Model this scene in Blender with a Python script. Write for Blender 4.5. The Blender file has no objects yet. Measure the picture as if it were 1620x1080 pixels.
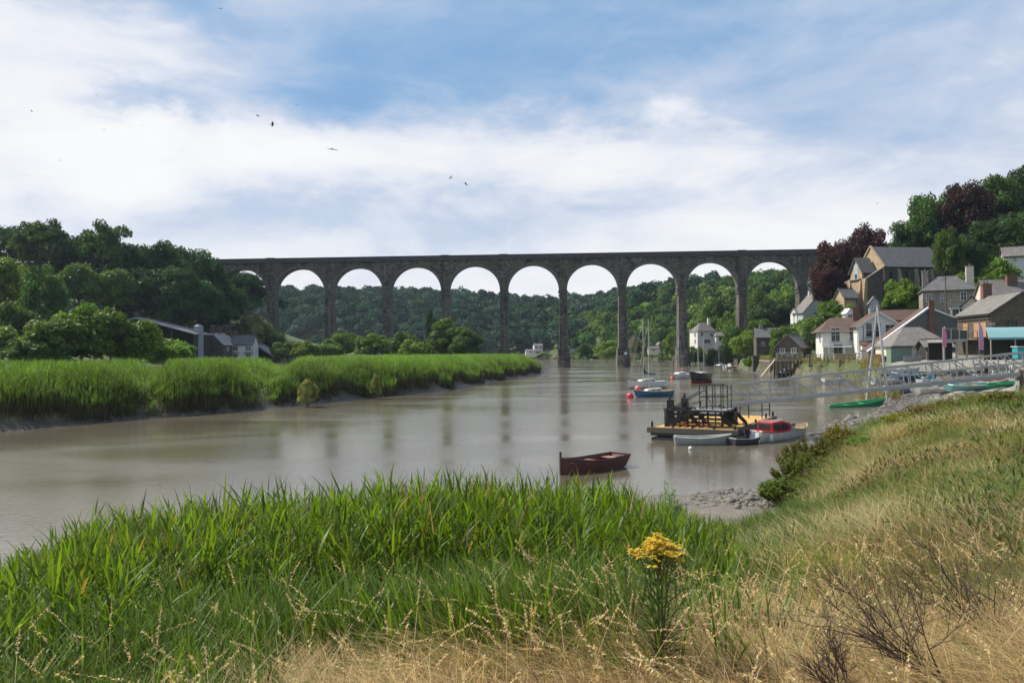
import bpy, math, random
import numpy as np
from mathutils import Vector, Matrix, Euler
R = math.radians
sc = bpy.context.scene
col = sc.collection
# ------------------------------------------------------------------ camera
F_PX = 1260.0
PITCH, ROLL = 0.0135, 0.012
CAM = Vector((0, 0, 5.5))
_F = Vector((0, math.cos(PITCH), math.sin(PITCH)))
_R0 = Vector((1, 0, 0)); _U0 = Vector((0, -math.sin(PITCH), math.cos(PITCH)))
_R = _R0 * math.cos(ROLL) - _U0 * math.sin(ROLL)
_U = _R0 * math.sin(ROLL) + _U0 * math.cos(ROLL)
cd = bpy.data.cameras.new('camera'); cam = bpy.data.objects.new('camera', cd); col.objects.link(cam)
m = Matrix.Identity(4)
for i in range(3):
    m[i][0] = _R[i]; m[i][1] = _U[i]; m[i][2] = -_F[i]; m[i][3] = CAM[i]
cam.matrix_world = m
cd.sensor_width = 36; cd.lens = 36 * F_PX / 1620; cd.clip_start = 0.05; cd.clip_end = 6000
sc.camera = cam

def ray(u, v):
    return _F + _R * ((u - 810) / F_PX) + _U * ((540 - v) / F_PX)
def P(u, v, Y):
    """world point at distance Y (along +Y) measured from the photograph"""
    d = ray(u, v); return CAM + d * (Y / d.y)
def W(u, v, z=0.0):
    d = ray(u, v); return CAM + d * ((z - CAM.z) / d.z)

# ------------------------------------------------------------------ light
SUN_AZ, SUN_EL = R(-62), R(50)      # measured from +Y, negative = left
sd = bpy.data.lights.new('sun', 'SUN'); sd.energy = 5.0; sd.angle = R(0.5); sd.color = (1.0, 0.945, 0.83)
sun = bpy.data.objects.new('sun', sd); col.objects.link(sun)
sv = Vector((math.sin(SUN_AZ) * math.cos(SUN_EL), math.cos(SUN_AZ) * math.cos(SUN_EL), math.sin(SUN_EL)))
sun.rotation_euler = sv.to_track_quat('Z', 'Y').to_euler(); sun.location = (-60, 30, 90)
w = bpy.data.worlds.new('World'); sc.world = w; w.use_nodes = True
nt = w.node_tree; N = nt.nodes; L = nt.links; N.clear()
def wn(t, **k):
    n = N.new(t)
    for a, b in k.items(): setattr(n, a, b)
    return n
def wmath(op, a, b=None, c=None, clamp=False):
    n = wn('ShaderNodeMath', operation=op, use_clamp=clamp)
    for i, x in enumerate((a, b, c)):
        if x is None: continue
        if isinstance(x, (int, float)): n.inputs[i].default_value = x
        else: L.new(x, n.inputs[i])
    return n.outputs[0]
def wvec(op, a, b=None):
    n = wn('ShaderNodeVectorMath', operation=op)
    for i, x in enumerate((a, b)):
        if x is None: continue
        if isinstance(x, (tuple, list, Vector)): n.inputs[i].default_value = tuple(x)
        else: L.new(x, n.inputs[i])
    return n
tc = wn('ShaderNodeTexCoord'); D0 = tc.outputs['Generated']
def bump_dir(u, v, su, sv_, warp=None):
    """soft elliptical patch of sky round the direction of (u,v); su/sv_ in photo px"""
    t = ray(u, v).normalized()
    s = wvec('SUBTRACT', warp or D0, t)
    q = wvec('MULTIPLY', s.outputs[0], (F_PX / su, F_PX / su * 1.0, F_PX / sv_))
    ln = wvec('LENGTH', q.outputs[0]).outputs['Value']
    mr = wn('ShaderNodeMapRange', interpolation_type='SMOOTHERSTEP')
    L.new(ln, mr.inputs['Value'])
    mr.inputs['From Min'].default_value = 0; mr.inputs['From Max'].default_value = 1
    mr.inputs['To Min'].default_value = 1; mr.inputs['To Max'].default_value = 0
    return mr.outputs[0]
sky = wn('ShaderNodeTexSky', sky_type='NISHITA', sun_disc=False)
sky.sun_elevation = SUN_EL; sky.sun_rotation = SUN_AZ; sky.air_density = 1.0; sky.dust_density = 0.6; sky.ozone_density = 1.6
skys = wvec('SCALE', sky.outputs[0]); skys.inputs['Scale'].default_value = 0.10
# warp the direction so cloud edges are wispy
nz = wn('ShaderNodeTexNoise'); nz.inputs['Scale'].default_value = 3.2; nz.inputs['Detail'].default_value = 7; nz.inputs['Roughness'].default_value = 0.6
st = wvec('MULTIPLY', D0, (1.0, 1.0, 2.4)); L.new(st.outputs[0], nz.inputs['Vector'])
wv = wvec('SUBTRACT', nz.outputs['Color'], (0.5, 0.5, 0.5)); wv2 = wvec('MULTIPLY', wv.outputs[0], (0.42, 0.2, 0.20))
WD = wvec('ADD', D0, wv2.outputs[0]).outputs[0]
# fbm cover, streaks fanned out
nf = wn('ShaderNodeTexNoise'); nf.inputs['Scale'].default_value = 4.4; nf.inputs['Detail'].default_value = 10; nf.inputs['Roughness'].default_value = 0.62; nf.inputs['Distortion'].default_value = 0.35
mp = wn('ShaderNodeMapping'); mp.inputs['Rotation'].default_value = (0, R(-24), 0); mp.inputs['Scale'].default_value = (1.0, 1.0, 2.9)
L.new(D0, mp.inputs['Vector']); L.new(mp.outputs[0], nf.inputs['Vector'])
fb = wmath('MULTIPLY_ADD', nf.outputs['Fac'], 1.2, -0.32)
cov = fb
for (u, v, su, sv_, a) in [(60, 60, 620, 300, .42), (560, 255, 680, 120, .44), (980, 235, 420, 80, .26), (1500, 200, 800, 400, .24), (150, 260, 560, 130, .22),
                           (940, 50, 560, 190, -.24), (540, 175, 150, 60, -.42), (270, 15, 220, 70, -.40), (450, 80, 380, 120, -.12), (1300, 90, 420, 170, -.10), (230, 170, 160, 40, -.40), (740, 110, 260, 120, -.12)]:
    cov = wmath('MULTIPLY_ADD', bump_dir(u, v, su, sv_, WD), a, cov)
sep = wn('ShaderNodeSeparateXYZ'); L.new(D0, sep.inputs[0])
low = wn('ShaderNodeMapRange', interpolation_type='SMOOTHSTEP'); L.new(sep.outputs['Z'], low.inputs['Value'])
low.inputs['From Min'].default_value = 0.0; low.inputs['From Max'].default_value = 0.27; low.inputs['To Min'].default_value = 0.80; low.inputs['To Max'].default_value = 0.0
cov = wmath('ADD', cov, low.outputs[0])
cov = wmath('ADD', cov, 0.24)
covc = wn('ShaderNodeMapRange', interpolation_type='SMOOTHSTEP'); L.new(cov, covc.inputs['Value'])
covc.inputs['From Min'].default_value = -0.25; covc.inputs['From Max'].default_value = 1.45; covc.inputs['To Min'].default_value = 0.0; covc.inputs['To Max'].default_value = 1.0
cr = wn('ShaderNodeValToRGB'); L.new(covc.outputs[0], cr.inputs[0])
e = cr.color_ramp.elements
e[0].position = 0.0; e[0].color = (0.20, 0.42, 0.74, 1)
e[1].position = 1.0; e[1].color = (1.0, 1.0, 1.0, 1)
for p_, c_ in ((0.25, (0.30, 0.50, 0.78)), (0.45, (0.46, 0.60, 0.82)), (0.62, (0.60, 0.69, 0.85)), (0.80, (0.82, 0.86, 0.94))):
    k = e.new(p_); k.color = (*c_, 1)
# real scattering sky underneath, cloud veil over it
mixf = wmath('MULTIPLY_ADD', covc.outputs[0], 0.35, 0.72, clamp=True)
mx = wn('ShaderNodeMix', data_type='RGBA'); L.new(mixf, mx.inputs[0]); L.new(skys.outputs[0], mx.inputs[6]); L.new(cr.outputs[0], mx.inputs[7])
bg = wn('ShaderNodeBackground'); bg.inputs[1].default_value = 0.73
L.new(mx.outputs[2], bg.inputs[0])
wo = wn('ShaderNodeOutputWorld'); L.new(bg.outputs[0], wo.inputs[0])
sc.view_settings.view_transform = 'Standard'; sc.view_settings.look = 'None'
sc.view_settings.exposure = 0.42; sc.view_settings.gamma = 1.0
sc.render.engine = 'CYCLES'
sc.cycles.transparent_max_bounces = 8

# ------------------------------------------------------------------ materials
def lin(c):
    return tuple(c)
def mat(name, c1, c2=None, scale=3.0, rough=0.7, bump=0.0, bscale=None, metal=0.0, spec=0.5, detail=6.0, stretch=(1, 1, 1), contrast=1.0, coat=0.0):
    m = bpy.data.materials.new(name); m.use_nodes = True
    nt = m.node_tree; n = nt.nodes; l = nt.links
    b = n['Principled BSDF']; b.inputs['Roughness'].default_value = rough; b.inputs['Metallic'].default_value = metal
    b.inputs['Specular IOR Level'].default_value = spec; b.inputs['Coat Weight'].default_value = coat
    if c2 is None: c2 = tuple(x * 0.75 for x in c1)
    t = n.new('ShaderNodeTexCoord'); mp = n.new('ShaderNodeMapping'); mp.inputs['Scale'].default_value = stretch
    l.new(t.outputs['Object'], mp.inputs[0])
    z = n.new('ShaderNodeTexNoise'); z.inputs['Scale'].default_value = scale; z.inputs['Detail'].default_value = detail; z.inputs['Roughness'].default_value = 0.65
    l.new(mp.outputs[0], z.inputs['Vector'])
    r = n.new('ShaderNodeMapRange'); r.inputs['From Min'].default_value = 0.5 - 0.25 / contrast; r.inputs['From Max'].default_value = 0.5 + 0.25 / contrast
    l.new(z.outputs['Fac'], r.inputs['Value'])
    x = n.new('ShaderNodeMix'); x.data_type = 'RGBA'; x.inputs[6].default_value = (*c1, 1); x.inputs[7].default_value = (*c2, 1)
    l.new(r.outputs[0], x.inputs[0]); l.new(x.outputs[2], b.inputs['Base Color'])
    if bump:
        z2 = n.new('ShaderNodeTexNoise'); z2.inputs['Scale'].default_value = bscale or scale * 5; z2.inputs['Detail'].default_value = 5
        l.new(mp.outputs[0], z2.inputs['Vector'])
        bp = n.new('ShaderNodeBump'); bp.inputs['Strength'].default_value = bump; bp.inputs['Distance'].default_value = 0.05
        l.new(z2.outputs['Fac'], bp.inputs['Height']); l.new(bp.outputs[0], b.inputs['Normal'])
    return m

def block_mat(name, c1, c2, mortar, bw=0.6, bh=0.3, msize=0.02, rough=0.85, bump=0.6, stain=(0.5, 0.5, 0.5), stain_amt=0.6, mode='wall', stscale=0.25, light=None):
    """coursed stone, brick, slates: brick texture laid on walls (x+y, z)"""
    m = bpy.data.materials.new(name); m.use_nodes = True
    nt = m.node_tree; n = nt.nodes; l = nt.links; b = n['Principled BSDF']
    b.inputs['Roughness'].default_value = rough; b.inputs['Specular IOR Level'].default_value = 0.3
    t = n.new('ShaderNodeTexCoord'); s = n.new('ShaderNodeSeparateXYZ'); l.new(t.outputs['Object'], s.inputs[0])
    ad = n.new('ShaderNodeMath'); ad.operation = 'ADD'; l.new(s.outputs[0], ad.inputs[0]); l.new(s.outputs[1], ad.inputs[1])
    c = n.new('ShaderNodeCombineXYZ'); l.new(ad.outputs[0], c.inputs[0]); l.new(s.outputs[2], c.inputs[1])
    wz = n.new('ShaderNodeTexNoise'); wz.inputs['Scale'].default_value = 1.3 / bh; wz.inputs['Detail'].default_value = 2; l.new(t.outputs['Object'], wz.inputs['Vector'])
    wm = n.new('ShaderNodeVectorMath'); wm.operation = 'SCALE'; wm.inputs['Scale'].default_value = bh * 0.35; l.new(wz.outputs['Color'], wm.inputs[0])
    wa = n.new('ShaderNodeVectorMath'); wa.operation = 'ADD'; l.new(c.outputs[0], wa.inputs[0]); l.new(wm.outputs[0], wa.inputs[1])
    k = n.new('ShaderNodeTexBrick'); k.inputs['Scale'].default_value = 1.0
    k.inputs['Brick Width'].default_value = bw; k.inputs['Row Height'].default_value = bh; k.inputs['Mortar Size'].default_value = msize
    k.inputs['Color1'].default_value = (*c1, 1); k.inputs['Color2'].default_value = (*c2, 1); k.inputs['Mortar'].default_value = (*mortar, 1)
    k.inputs['Bias'].default_value = 0.0; k.offset = 0.5
    l.new(wa.outputs[0], k.inputs['Vector'])
    z = n.new('ShaderNodeTexNoise'); z.inputs['Scale'].default_value = stscale; z.inputs['Detail'].default_value = 8; z.inputs['Roughness'].default_value = 0.7
    l.new(t.outputs['Object'], z.inputs['Vector'])
    r = n.new('ShaderNodeMapRange'); r.inputs['From Min'].default_value = 0.42; r.inputs['From Max'].default_value = 0.62; r.inputs['To Max'].default_value = stain_amt
    l.new(z.outputs['Fac'], r.inputs['Value'])
    x = n.new('ShaderNodeMix'); x.data_type = 'RGBA'; x.blend_type = 'MULTIPLY'; l.new(r.outputs[0], x.inputs[0]); l.new(k.outputs['Color'], x.inputs[6]); x.inputs[7].default_value = (*stain, 1)
    last = x.outputs[2]
    if light:
        z3 = n.new('ShaderNodeTexVoronoi'); z3.inputs['Scale'].default_value = 1.0 / bw * 1.3
        vm = n.new('ShaderNodeVectorMath'); vm.operation = 'MULTIPLY'; vm.inputs[1].default_value = (1, 2.0, 1); l.new(wa.outputs[0], vm.inputs[0]); l.new(vm.outputs[0], z3.inputs['Vector'])
        z4 = n.new('ShaderNodeTexNoise'); z4.inputs['Scale'].default_value = 0.09; z4.inputs['Detail'].default_value = 3; l.new(t.outputs['Object'], z4.inputs['Vector'])
        sp = n.new('ShaderNodeSeparateColor'); l.new(z3.outputs['Color'], sp.inputs[0])
        mm = n.new('ShaderNodeMath'); mm.operation = 'MULTIPLY'; l.new(sp.outputs[0], mm.inputs[0]); l.new(z4.outputs['Fac'], mm.inputs[1])
        r3 = n.new('ShaderNodeMapRange'); r3.inputs['From Min'].default_value = 0.40; r3.inputs['From Max'].default_value = 0.52; l.new(mm.outputs[0], r3.inputs['Value'])
        x3 = n.new('ShaderNodeMix'); x3.data_type = 'RGBA'; l.new(r3.outputs[0], x3.inputs[0]); l.new(last, x3.inputs[6]); x3.inputs[7].default_value = (*light, 1)
        last = x3.outputs[2]
    l.new(last, b.inputs['Base Color'])
    bp = n.new('ShaderNodeBump'); bp.inputs['Strength'].default_value = bump; bp.inputs['Distance'].default_value = 0.04
    l.new(k.outputs['Fac'], bp.inputs['Height']); bp.invert = True
    z2 = n.new('ShaderNodeTexNoise'); z2.inputs['Scale'].default_value = 6 / bh * 0.3; z2.inputs['Detail'].default_value = 6; l.new(t.outputs['Object'], z2.inputs['Vector'])
    b2 = n.new('ShaderNodeBump'); b2.inputs['Strength'].default_value = bump; b2.inputs['Distance'].default_value = 0.05
    l.new(z2.outputs['Fac'], b2.inputs['Height']); l.new(bp.outputs[0], b2.inputs['Normal']); l.new(b2.outputs[0], b.inputs['Normal'])
    return m

def leaf_mat(name, tint=(1, 1, 1), trans=0.35, rough=0.55, tcol=(1.3, 1.25, 0.55), spec=.2):
    """foliage: colour from the 'col' attribute, some light passing through the blade"""
    m = bpy.data.materials.new(name); m.use_nodes = True
    nt = m.node_tree; n = nt.nodes; l = nt.links; b = n['Principled BSDF']
    b.inputs['Roughness'].default_value = rough; b.inputs['Specular IOR Level'].default_value = spec
    a = n.new('ShaderNodeAttribute'); a.attribute_name = 'col'
    x = n.new('ShaderNodeMix'); x.data_type = 'RGBA'; x.blend_type = 'MULTIPLY'; x.inputs[0].default_value = 1.0
    l.new(a.outputs['Color'], x.inputs[6]); x.inputs[7].default_value = (*tint, 1)
    oi = n.new('ShaderNodeObjectInfo'); hv = n.new('ShaderNodeHueSaturation'); l.new(x.outputs[2], hv.inputs['Color'])
    mr = n.new('ShaderNodeMapRange'); mr.inputs['To Min'].default_value = 0.78; mr.inputs['To Max'].default_value = 1.25; l.new(oi.outputs['Random'], mr.inputs['Value']); l.new(mr.outputs[0], hv.inputs['Value'])
    mr2 = n.new('ShaderNodeMapRange'); mr2.inputs['To Min'].default_value = 0.485; mr2.inputs['To Max'].default_value = 0.512
    ml = n.new('ShaderNodeMath'); ml.operation = 'FRACT'; m2 = n.new('ShaderNodeMath'); m2.operation = 'MULTIPLY'; m2.inputs[1].default_value = 7.31
    l.new(oi.outputs['Random'], m2.inputs[0]); l.new(m2.outputs[0], ml.inputs[0]); l.new(ml.outputs[0], mr2.inputs['Value']); l.new(mr2.outputs[0], hv.inputs['Hue'])
    l.new(hv.outputs[0], b.inputs['Base Color'])
    t = n.new('ShaderNodeBsdfTranslucent'); y = n.new('ShaderNodeMix'); y.data_type = 'RGBA'; y.blend_type = 'MULTIPLY'; y.inputs[0].default_value = 1.0
    l.new(hv.outputs[0], y.inputs[6]); y.inputs[7].default_value = (*tcol, 1); l.new(y.outputs[2], t.inputs['Color'])
    s = n.new('ShaderNodeMixShader'); s.inputs[0].default_value = trans
    l.new(b.outputs[0], s.inputs[1]); l.new(t.outputs[0], s.inputs[2]); l.new(s.outputs[0], n['Material Output'].inputs['Surface'])
    return m

# ------------------------------------------------------------------ object helpers
def tag(o, label=None, cat=None, group=None, kind=None):
    if label: o['label'] = label
    if cat: o['category'] = cat
    if group: o['group'] = group
    if kind: o['kind'] = kind
    return o
def thing(name, label, cat, loc=(0, 0, 0), rz=0.0, group=None, rot=None):
    o = bpy.data.objects.new(name, None); o.empty_display_size = 0.2; col.objects.link(o)
    o.location = loc; o.rotation_euler = rot or (0, 0, rz)
    return tag(o, label, cat, group)
def link_mesh(name, me, mt, parent=None):
    o = bpy.data.objects.new(name, me); col.objects.link(o)
    if mt and not me.materials: me.materials.append(mt)
    if parent: o.parent = parent
    return o
def copy_tree(o, parent=None):
    c = o.copy(); col.objects.link(c)
    c.parent = parent
    for ch in list(o.children): copy_tree(ch, c)
    return c

class MB:
    def __init__(s): s.v = []; s.f = []
    def add(s, vs, fs):
        k = len(s.v); s.v += [tuple(x) for x in vs]; s.f += [tuple(i + k for i in f) for f in fs]; return s
    def box(s, c, d, rz=0.0, rot=None):
        x, y, z = d[0] / 2, d[1] / 2, d[2] / 2
        pts = [Vector((a * x, b * y, e * z)) for e in (-1, 1) for b in (-1, 1) for a in (-1, 1)]
        M = (rot.to_matrix() if rot else Euler((0, 0, rz)).to_matrix()); c = Vector(c)
        return s.add([M @ p + c for p in pts], [(0, 2, 3, 1), (4, 5, 7, 6), (0, 1, 5, 4), (2, 6, 7, 3), (0, 4, 6, 2), (1, 3, 7, 5)])
    def bar(s, a, b, wx, wz=None):
        a = Vector(a); b = Vector(b); d = b - a; q = d.to_track_quat('X', 'Z')
        return s.box((a + b) / 2, (d.length, wx, wz or wx), rot=q)
    def tube(s, pts, rad, n=8, cap=True):
        pts = [Vector(p) for p in pts]
        if not hasattr(rad, '__len__'): rad = [rad] * len(pts)
        vs = []; fs = []
        for i, p in enumerate(pts):
            d = (pts[min(i + 1, len(pts) - 1)] - pts[max(i - 1, 0)])
            if d.length < 1e-6: d = Vector((0, 0, 1))
            q = d.to_track_quat('Z', 'Y').to_matrix()
            for k in range(n):
                a = 2 * math.pi * k / n; vs.append(p + q @ Vector((math.cos(a) * rad[i], math.sin(a) * rad[i], 0)))
        for i in range(len(pts) - 1):
            for k in range(n):
                fs.append((i * n + k, i * n + (k + 1) % n, (i + 1) * n + (k + 1) % n, (i + 1) * n + k))
        if cap: fs.append(tuple(range(n))[::-1]); fs.append(tuple((len(pts) - 1) * n + k for k in range(n)))
        return s.add(vs, fs)
    def prism(s, poly, d0, d1, axis='y'):
        """extrude a polygon of (a, z) pairs along y (or x)"""
        n = len(poly)
        if axis == 'y': vs = [(a, d0, z) for a, z in poly] + [(a, d1, z) for a, z in poly]
        elif axis == 'x': vs = [(d0, a, z) for a, z in poly] + [(d1, a, z) for a, z in poly]
        else: vs = [(a, b, d0) for a, b in poly] + [(a, b, d1) for a, b in poly]
        fs = [tuple(range(n)), tuple(range(2 * n - 1, n - 1, -1))] + [(i, n + i, n + (i + 1) % n, (i + 1) % n) for i in range(n)]
        return s.add(vs, fs)
    def sphere(s, c, r, n=10, m=6, sc_=(1, 1, 1)):
        vs = []; fs = []
        for j in range(m + 1):
            ph = math.pi * j / m
            for i in range(n):
                th = 2 * math.pi * i / n
                vs.append((c[0] + r * sc_[0] * math.sin(ph) * math.cos(th), c[1] + r * sc_[1] * math.sin(ph) * math.sin(th), c[2] + r * sc_[2] * math.cos(ph)))
        for j in range(m):
            for i in range(n): fs.append((j * n + i, (j + 1) * n + i, (j + 1) * n + (i + 1) % n, j * n + (i + 1) % n))
        return s.add(vs, fs)
    def build(s, name, mt, parent=None, smooth=False, bevel=0.0):
        me = bpy.data.meshes.new(name); me.from_pydata(s.v, [], s.f); me.validate()
        import bmesh
        bm = bmesh.new(); bm.from_mesh(me); bmesh.ops.remove_doubles(bm, verts=bm.verts, dist=1e-5); bmesh.ops.recalc_face_normals(bm, faces=bm.faces)
        bm.to_mesh(me); bm.free()
        if smooth: me.shade_smooth()
        o = link_mesh(name, me, mt, parent)
        if bevel:
            b = o.modifiers.new('bevel', 'BEVEL'); b.width = bevel; b.segments = 2; b.limit_method = 'ANGLE'
        return o

def np_mesh(name, V, Fc, colr=None, smooth=False):
    V = np.asarray(V, dtype=np.float32); Fc = np.asarray(Fc, dtype=np.int32)
    me = bpy.data.meshes.new(name); k = Fc.shape[1]
    me.vertices.add(len(V)); me.vertices.foreach_set('co', V.ravel())
    me.loops.add(Fc.size); me.loops.foreach_set('vertex_index', Fc.ravel())
    me.polygons.add(len(Fc)); me.polygons.foreach_set('loop_start', np.arange(0, Fc.size, k, dtype=np.int32))
    try: me.polygons.foreach_set('loop_total', np.full(len(Fc), k, dtype=np.int32))
    except Exception: pass
    me.update(calc_edges=True)
    if smooth: me.polygons.foreach_set('use_smooth', np.ones(len(Fc), dtype=bool))
    if colr is not None:
        C = np.ones((len(V), 4), dtype=np.float32); C[:, :colr.shape[1]] = colr
        a = me.color_attributes.new('col', 'FLOAT_COLOR', 'POINT'); a.data.foreach_set('color', C.ravel())
    me.validate()
    return me

# ------------------------------------------------------------------ terrain
RIVER = np.array([(-60, 7), (-30, 12), (-12, 15.5), (-5, 18), (0, 19), (4, 21), (6.6, 22.6), (8.2, 25.5), (9.8, 29), (11.6, 33), (14.2, 38), (17, 45), (19.5, 52), (23, 58), (27, 63.5), (31, 69), (37, 82), (45, 103), (52, 122), (55, 140),
                  (52.5, 150), (57, 185), (64, 225), (72, 262), (84, 300), (88, 350), (64, 425), (31, 540), (-60, 600), (-300, 640), (-900, 640),
                  (-900, 500), (-400, 470), (-150, 440), (-30, 395), (7, 340), (12, 290), (12, 240), (8, 204), (-1.3, 161), (-10, 115), (-17, 102), (-22, 87), (-25.6, 78.7), (-32.8, 70), (-38.7, 60), (-52, 52), (-90, 44), (-200, 36), (-200, 8)], dtype=float)
def river_d(x, y):
    """signed distance to the shoreline, positive on land"""
    x = np.asarray(x, float); y = np.asarray(y, float)
    best = np.full(x.shape, 1e9); inside = np.zeros(x.shape, bool); n = len(RIVER)
    for i in range(n):
        ax, ay = RIVER[i]; bx, by = RIVER[(i + 1) % n]
        dx, dy = bx - ax, by - ay
        t = np.clip(((x - ax) * dx + (y - ay) * dy) / (dx * dx + dy * dy), 0, 1)
        best = np.minimum(best, np.hypot(x - ax - t * dx, y - ay - t * dy))
        c = ((ay > y) != (by > y))
        xi = ax + (y - ay) / (by - ay if by != ay else 1e-9) * dx
        inside ^= (c & (x < xi))
    return np.where(inside, -best, best)
def sstep(x, a, b):
    t = np.clip((x - a) / (b - a), 0, 1); return t * t * (3 - 2 * t)
_rng = np.random.RandomState(5)
_ph = _rng.rand(24, 3) * 6.28
def wob(x, y, s=1.0, seed=0):
    """cheap smooth noise about -1..1"""
    r = 0
    for i in range(5):
        a, b, c = _ph[(seed * 5 + i) % 24]; k = s * (1.7 ** i)
        r = r + np.sin(x * k * math.cos(a) + y * k * math.sin(a) + b + 1.3 * np.sin(y * k * .7 + c)) * (0.62 ** i)
    return r / 2.2
HP = np.array([(47, 110, .2), (63, 105, .4), (62, 147, .1), (68, 150, .6), (85, 153, 6.3), (86, 187, 7.6), (60, 165, 1.5), (95, 105, 4), (58, 125, 0), (65, 125, .2), (100, 152, 10), (110, 130, 15), (108, 190, 18), (150, 190, 36), (68, 210, 2), (102, 300, 11), (76, 300, 3), (130, 300, 22),
               (145, 450, 20), (84, 560, 27), (111, 560, 35), (137, 540, 34), (167, 540, 40), (64, 620, 27), (110, 400, 9), (200, 300, 40), (200, 450, 36), (300, 200, 70), (50, 80, 0), (80, 60, 1.5), (120, 60, 12), (60, 30, .5), (200, 60, 30), (40, 10, .3), (0, -50, .6), (-50, -50, 1), (50, -80, 3), (0, 0, 0), (12, 38, 0), (26, 40, 0), (30, 60, 0), (0, 20, 0), (40, 70, 0), (-30, 0, 0),
               (0, 640, 14), (-100, 660, 22), (-190, 720, 46), (-300, 740, 46), (-50, 760, 46), (40, 760, 36), (90, 700, 36), (-190, 1000, 60), (300, 1000, 80), (-500, 720, 60), (100, 900, 55), (-60, 610, 0), (-300, 650, 0), (31, 550, 0), (64, 430, 0), (88, 350, 0),
               (-90, 246, .2), (-60, 230, 0), (-84, 291, 0), (-60, 291, 0), (-103, 278, 12), (-122, 256, 20), (-155, 250, 24), (-104, 262, 5), (-103, 310, 22), (-130, 330, 30), (-90, 330, 5), (-60, 340, 0), (-200, 240, 28), (-300, 300, 50), (-80, 150, 0), (-110, 180, 1.5), (-60, 100, 0), (-150, 120, 5), (-250, 120, 20), (-200, 400, 45), (-120, 430, 6), (-40, 300, 0), (-30, 380, 0), (0, 290, 0), (0, 230, 0), (-30, 180, 0), (-100, 215, 1), (-40, 90, 0), (-60, 60, 0), (-100, 60, 0),
               (50, 100, 0), (59, 112, 0), (56, 185, 0), (600, 300, 90), (600, -200, 60), (-600, -200, 20), (-700, 300, 60), (0, 1800, 60), (1500, 1500, 60), (-1500, 1500, 60), (-1500, -1500, 10), (1500, -1500, 30)], float)
def _rk(r): return r
_A = _rk(np.hypot(HP[:, None, 0] - HP[None, :, 0], HP[:, None, 1] - HP[None, :, 1]))
_n = len(HP); _M = np.zeros((_n + 1, _n + 1)); _M[:_n, :_n] = _A; _M[:_n, _n] = 1; _M[_n, :_n] = 1
_c = np.linalg.solve(_M, np.append(HP[:, 2], 0))
def hill(x, y):
    s = np.full(np.shape(x), _c[-1], float)
    for i in range(_n): s = s + _c[i] * _rk(np.hypot(x - HP[i, 0], y - HP[i, 1]))
    return np.maximum(s, 0)
def H(x, y):
    x = np.asarray(x, float); y = np.asarray(y, float)
    d0 = river_d(x, y)
    d = d0 + wob(x, y, .9, 1) * 0.35 * sstep(np.abs(x) + y, 10, 30) + wob(x, y, .22, 2) * 0.8 * sstep(y, 40, 60)
    I = np.interp
    near = I(d, [-6, 0, 1.5, 4, 8, 12, 16, 25, 60], [-1.5, 0, .5, 1.05, 2.1, 3.15, 3.68, 3.95, 4.4])
    rgt = I(d, [-6, -2.2, 0, 1, 2.5, 5.5, 10, 30], [-1.5, -.3, .05, .6, 1.7, 2.6, 3.1, 3.35])
    slip = I(d, [-6, 0, 6, 12, 22, 40], [-1.2, 0, .95, 2.1, 3.3, 3.6])
    quay = I(d, [-6, -3, 0, .6, 1.2, 5, 30], [-1.5, -.3, .15, 1.2, 3.0, 3.7, 4.2])
    left = I(d, [-6, 0, .8, 1.6, 2.2, 4, 30], [-1.5, 0, .3, .8, 1.45, 1.9, 2.6])
    far = I(d, [-6, 0, 6, 12, 40], [-1.5, 0, .5, 2.2, 4])
    a = near + (rgt - near) * sstep(x, 4, 10)
    a = a + (slip - a) * sstep(y - 0.35 * (x - 20), 37, 46)
    a = a + (quay - a) * sstep(y, 94, 104)
    a = a + (far - a) * sstep(y, 232, 250)
    xl = -300 * np.ones_like(x)
    lim = I(y, [0, 40, 60, 80, 100, 160, 204, 240, 340, 400, 480], [-300, -60, -30, -16, -6, 12, 22, 26, 26, 10, -100])
    isl = (y > 34) & (x < lim) & (y < 560 - np.minimum(0, x) * 0)
    isl &= ~((y > 520))
    a = np.where(isl, left, a)
    h = hill(x, y) * sstep(d0, 3, 22)
    # wet mud flat in the little bay
    mf = .16 - ((x - 7.6) / 5.0) ** 2 * .3 - ((y - 27) / 5.6) ** 2 * .3 + .05 * wob(x, y, 1.2, 3)
    a = np.maximum(a, np.where((y > 17) & (y < 36) & (x < 14) & (x > -1), mf, -9))
    z = a + h
    z = z + np.where(d0 > 3, wob(x, y, 1.3, 3) * 0.07 + wob(x, y, .35, 4) * .12, wob(x, y, 2.1, 3) * 0.05)
    z = z - 0.0
    return z
def Hs(x, y): return float(H(np.array([x]), np.array([y]))[0])
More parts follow.
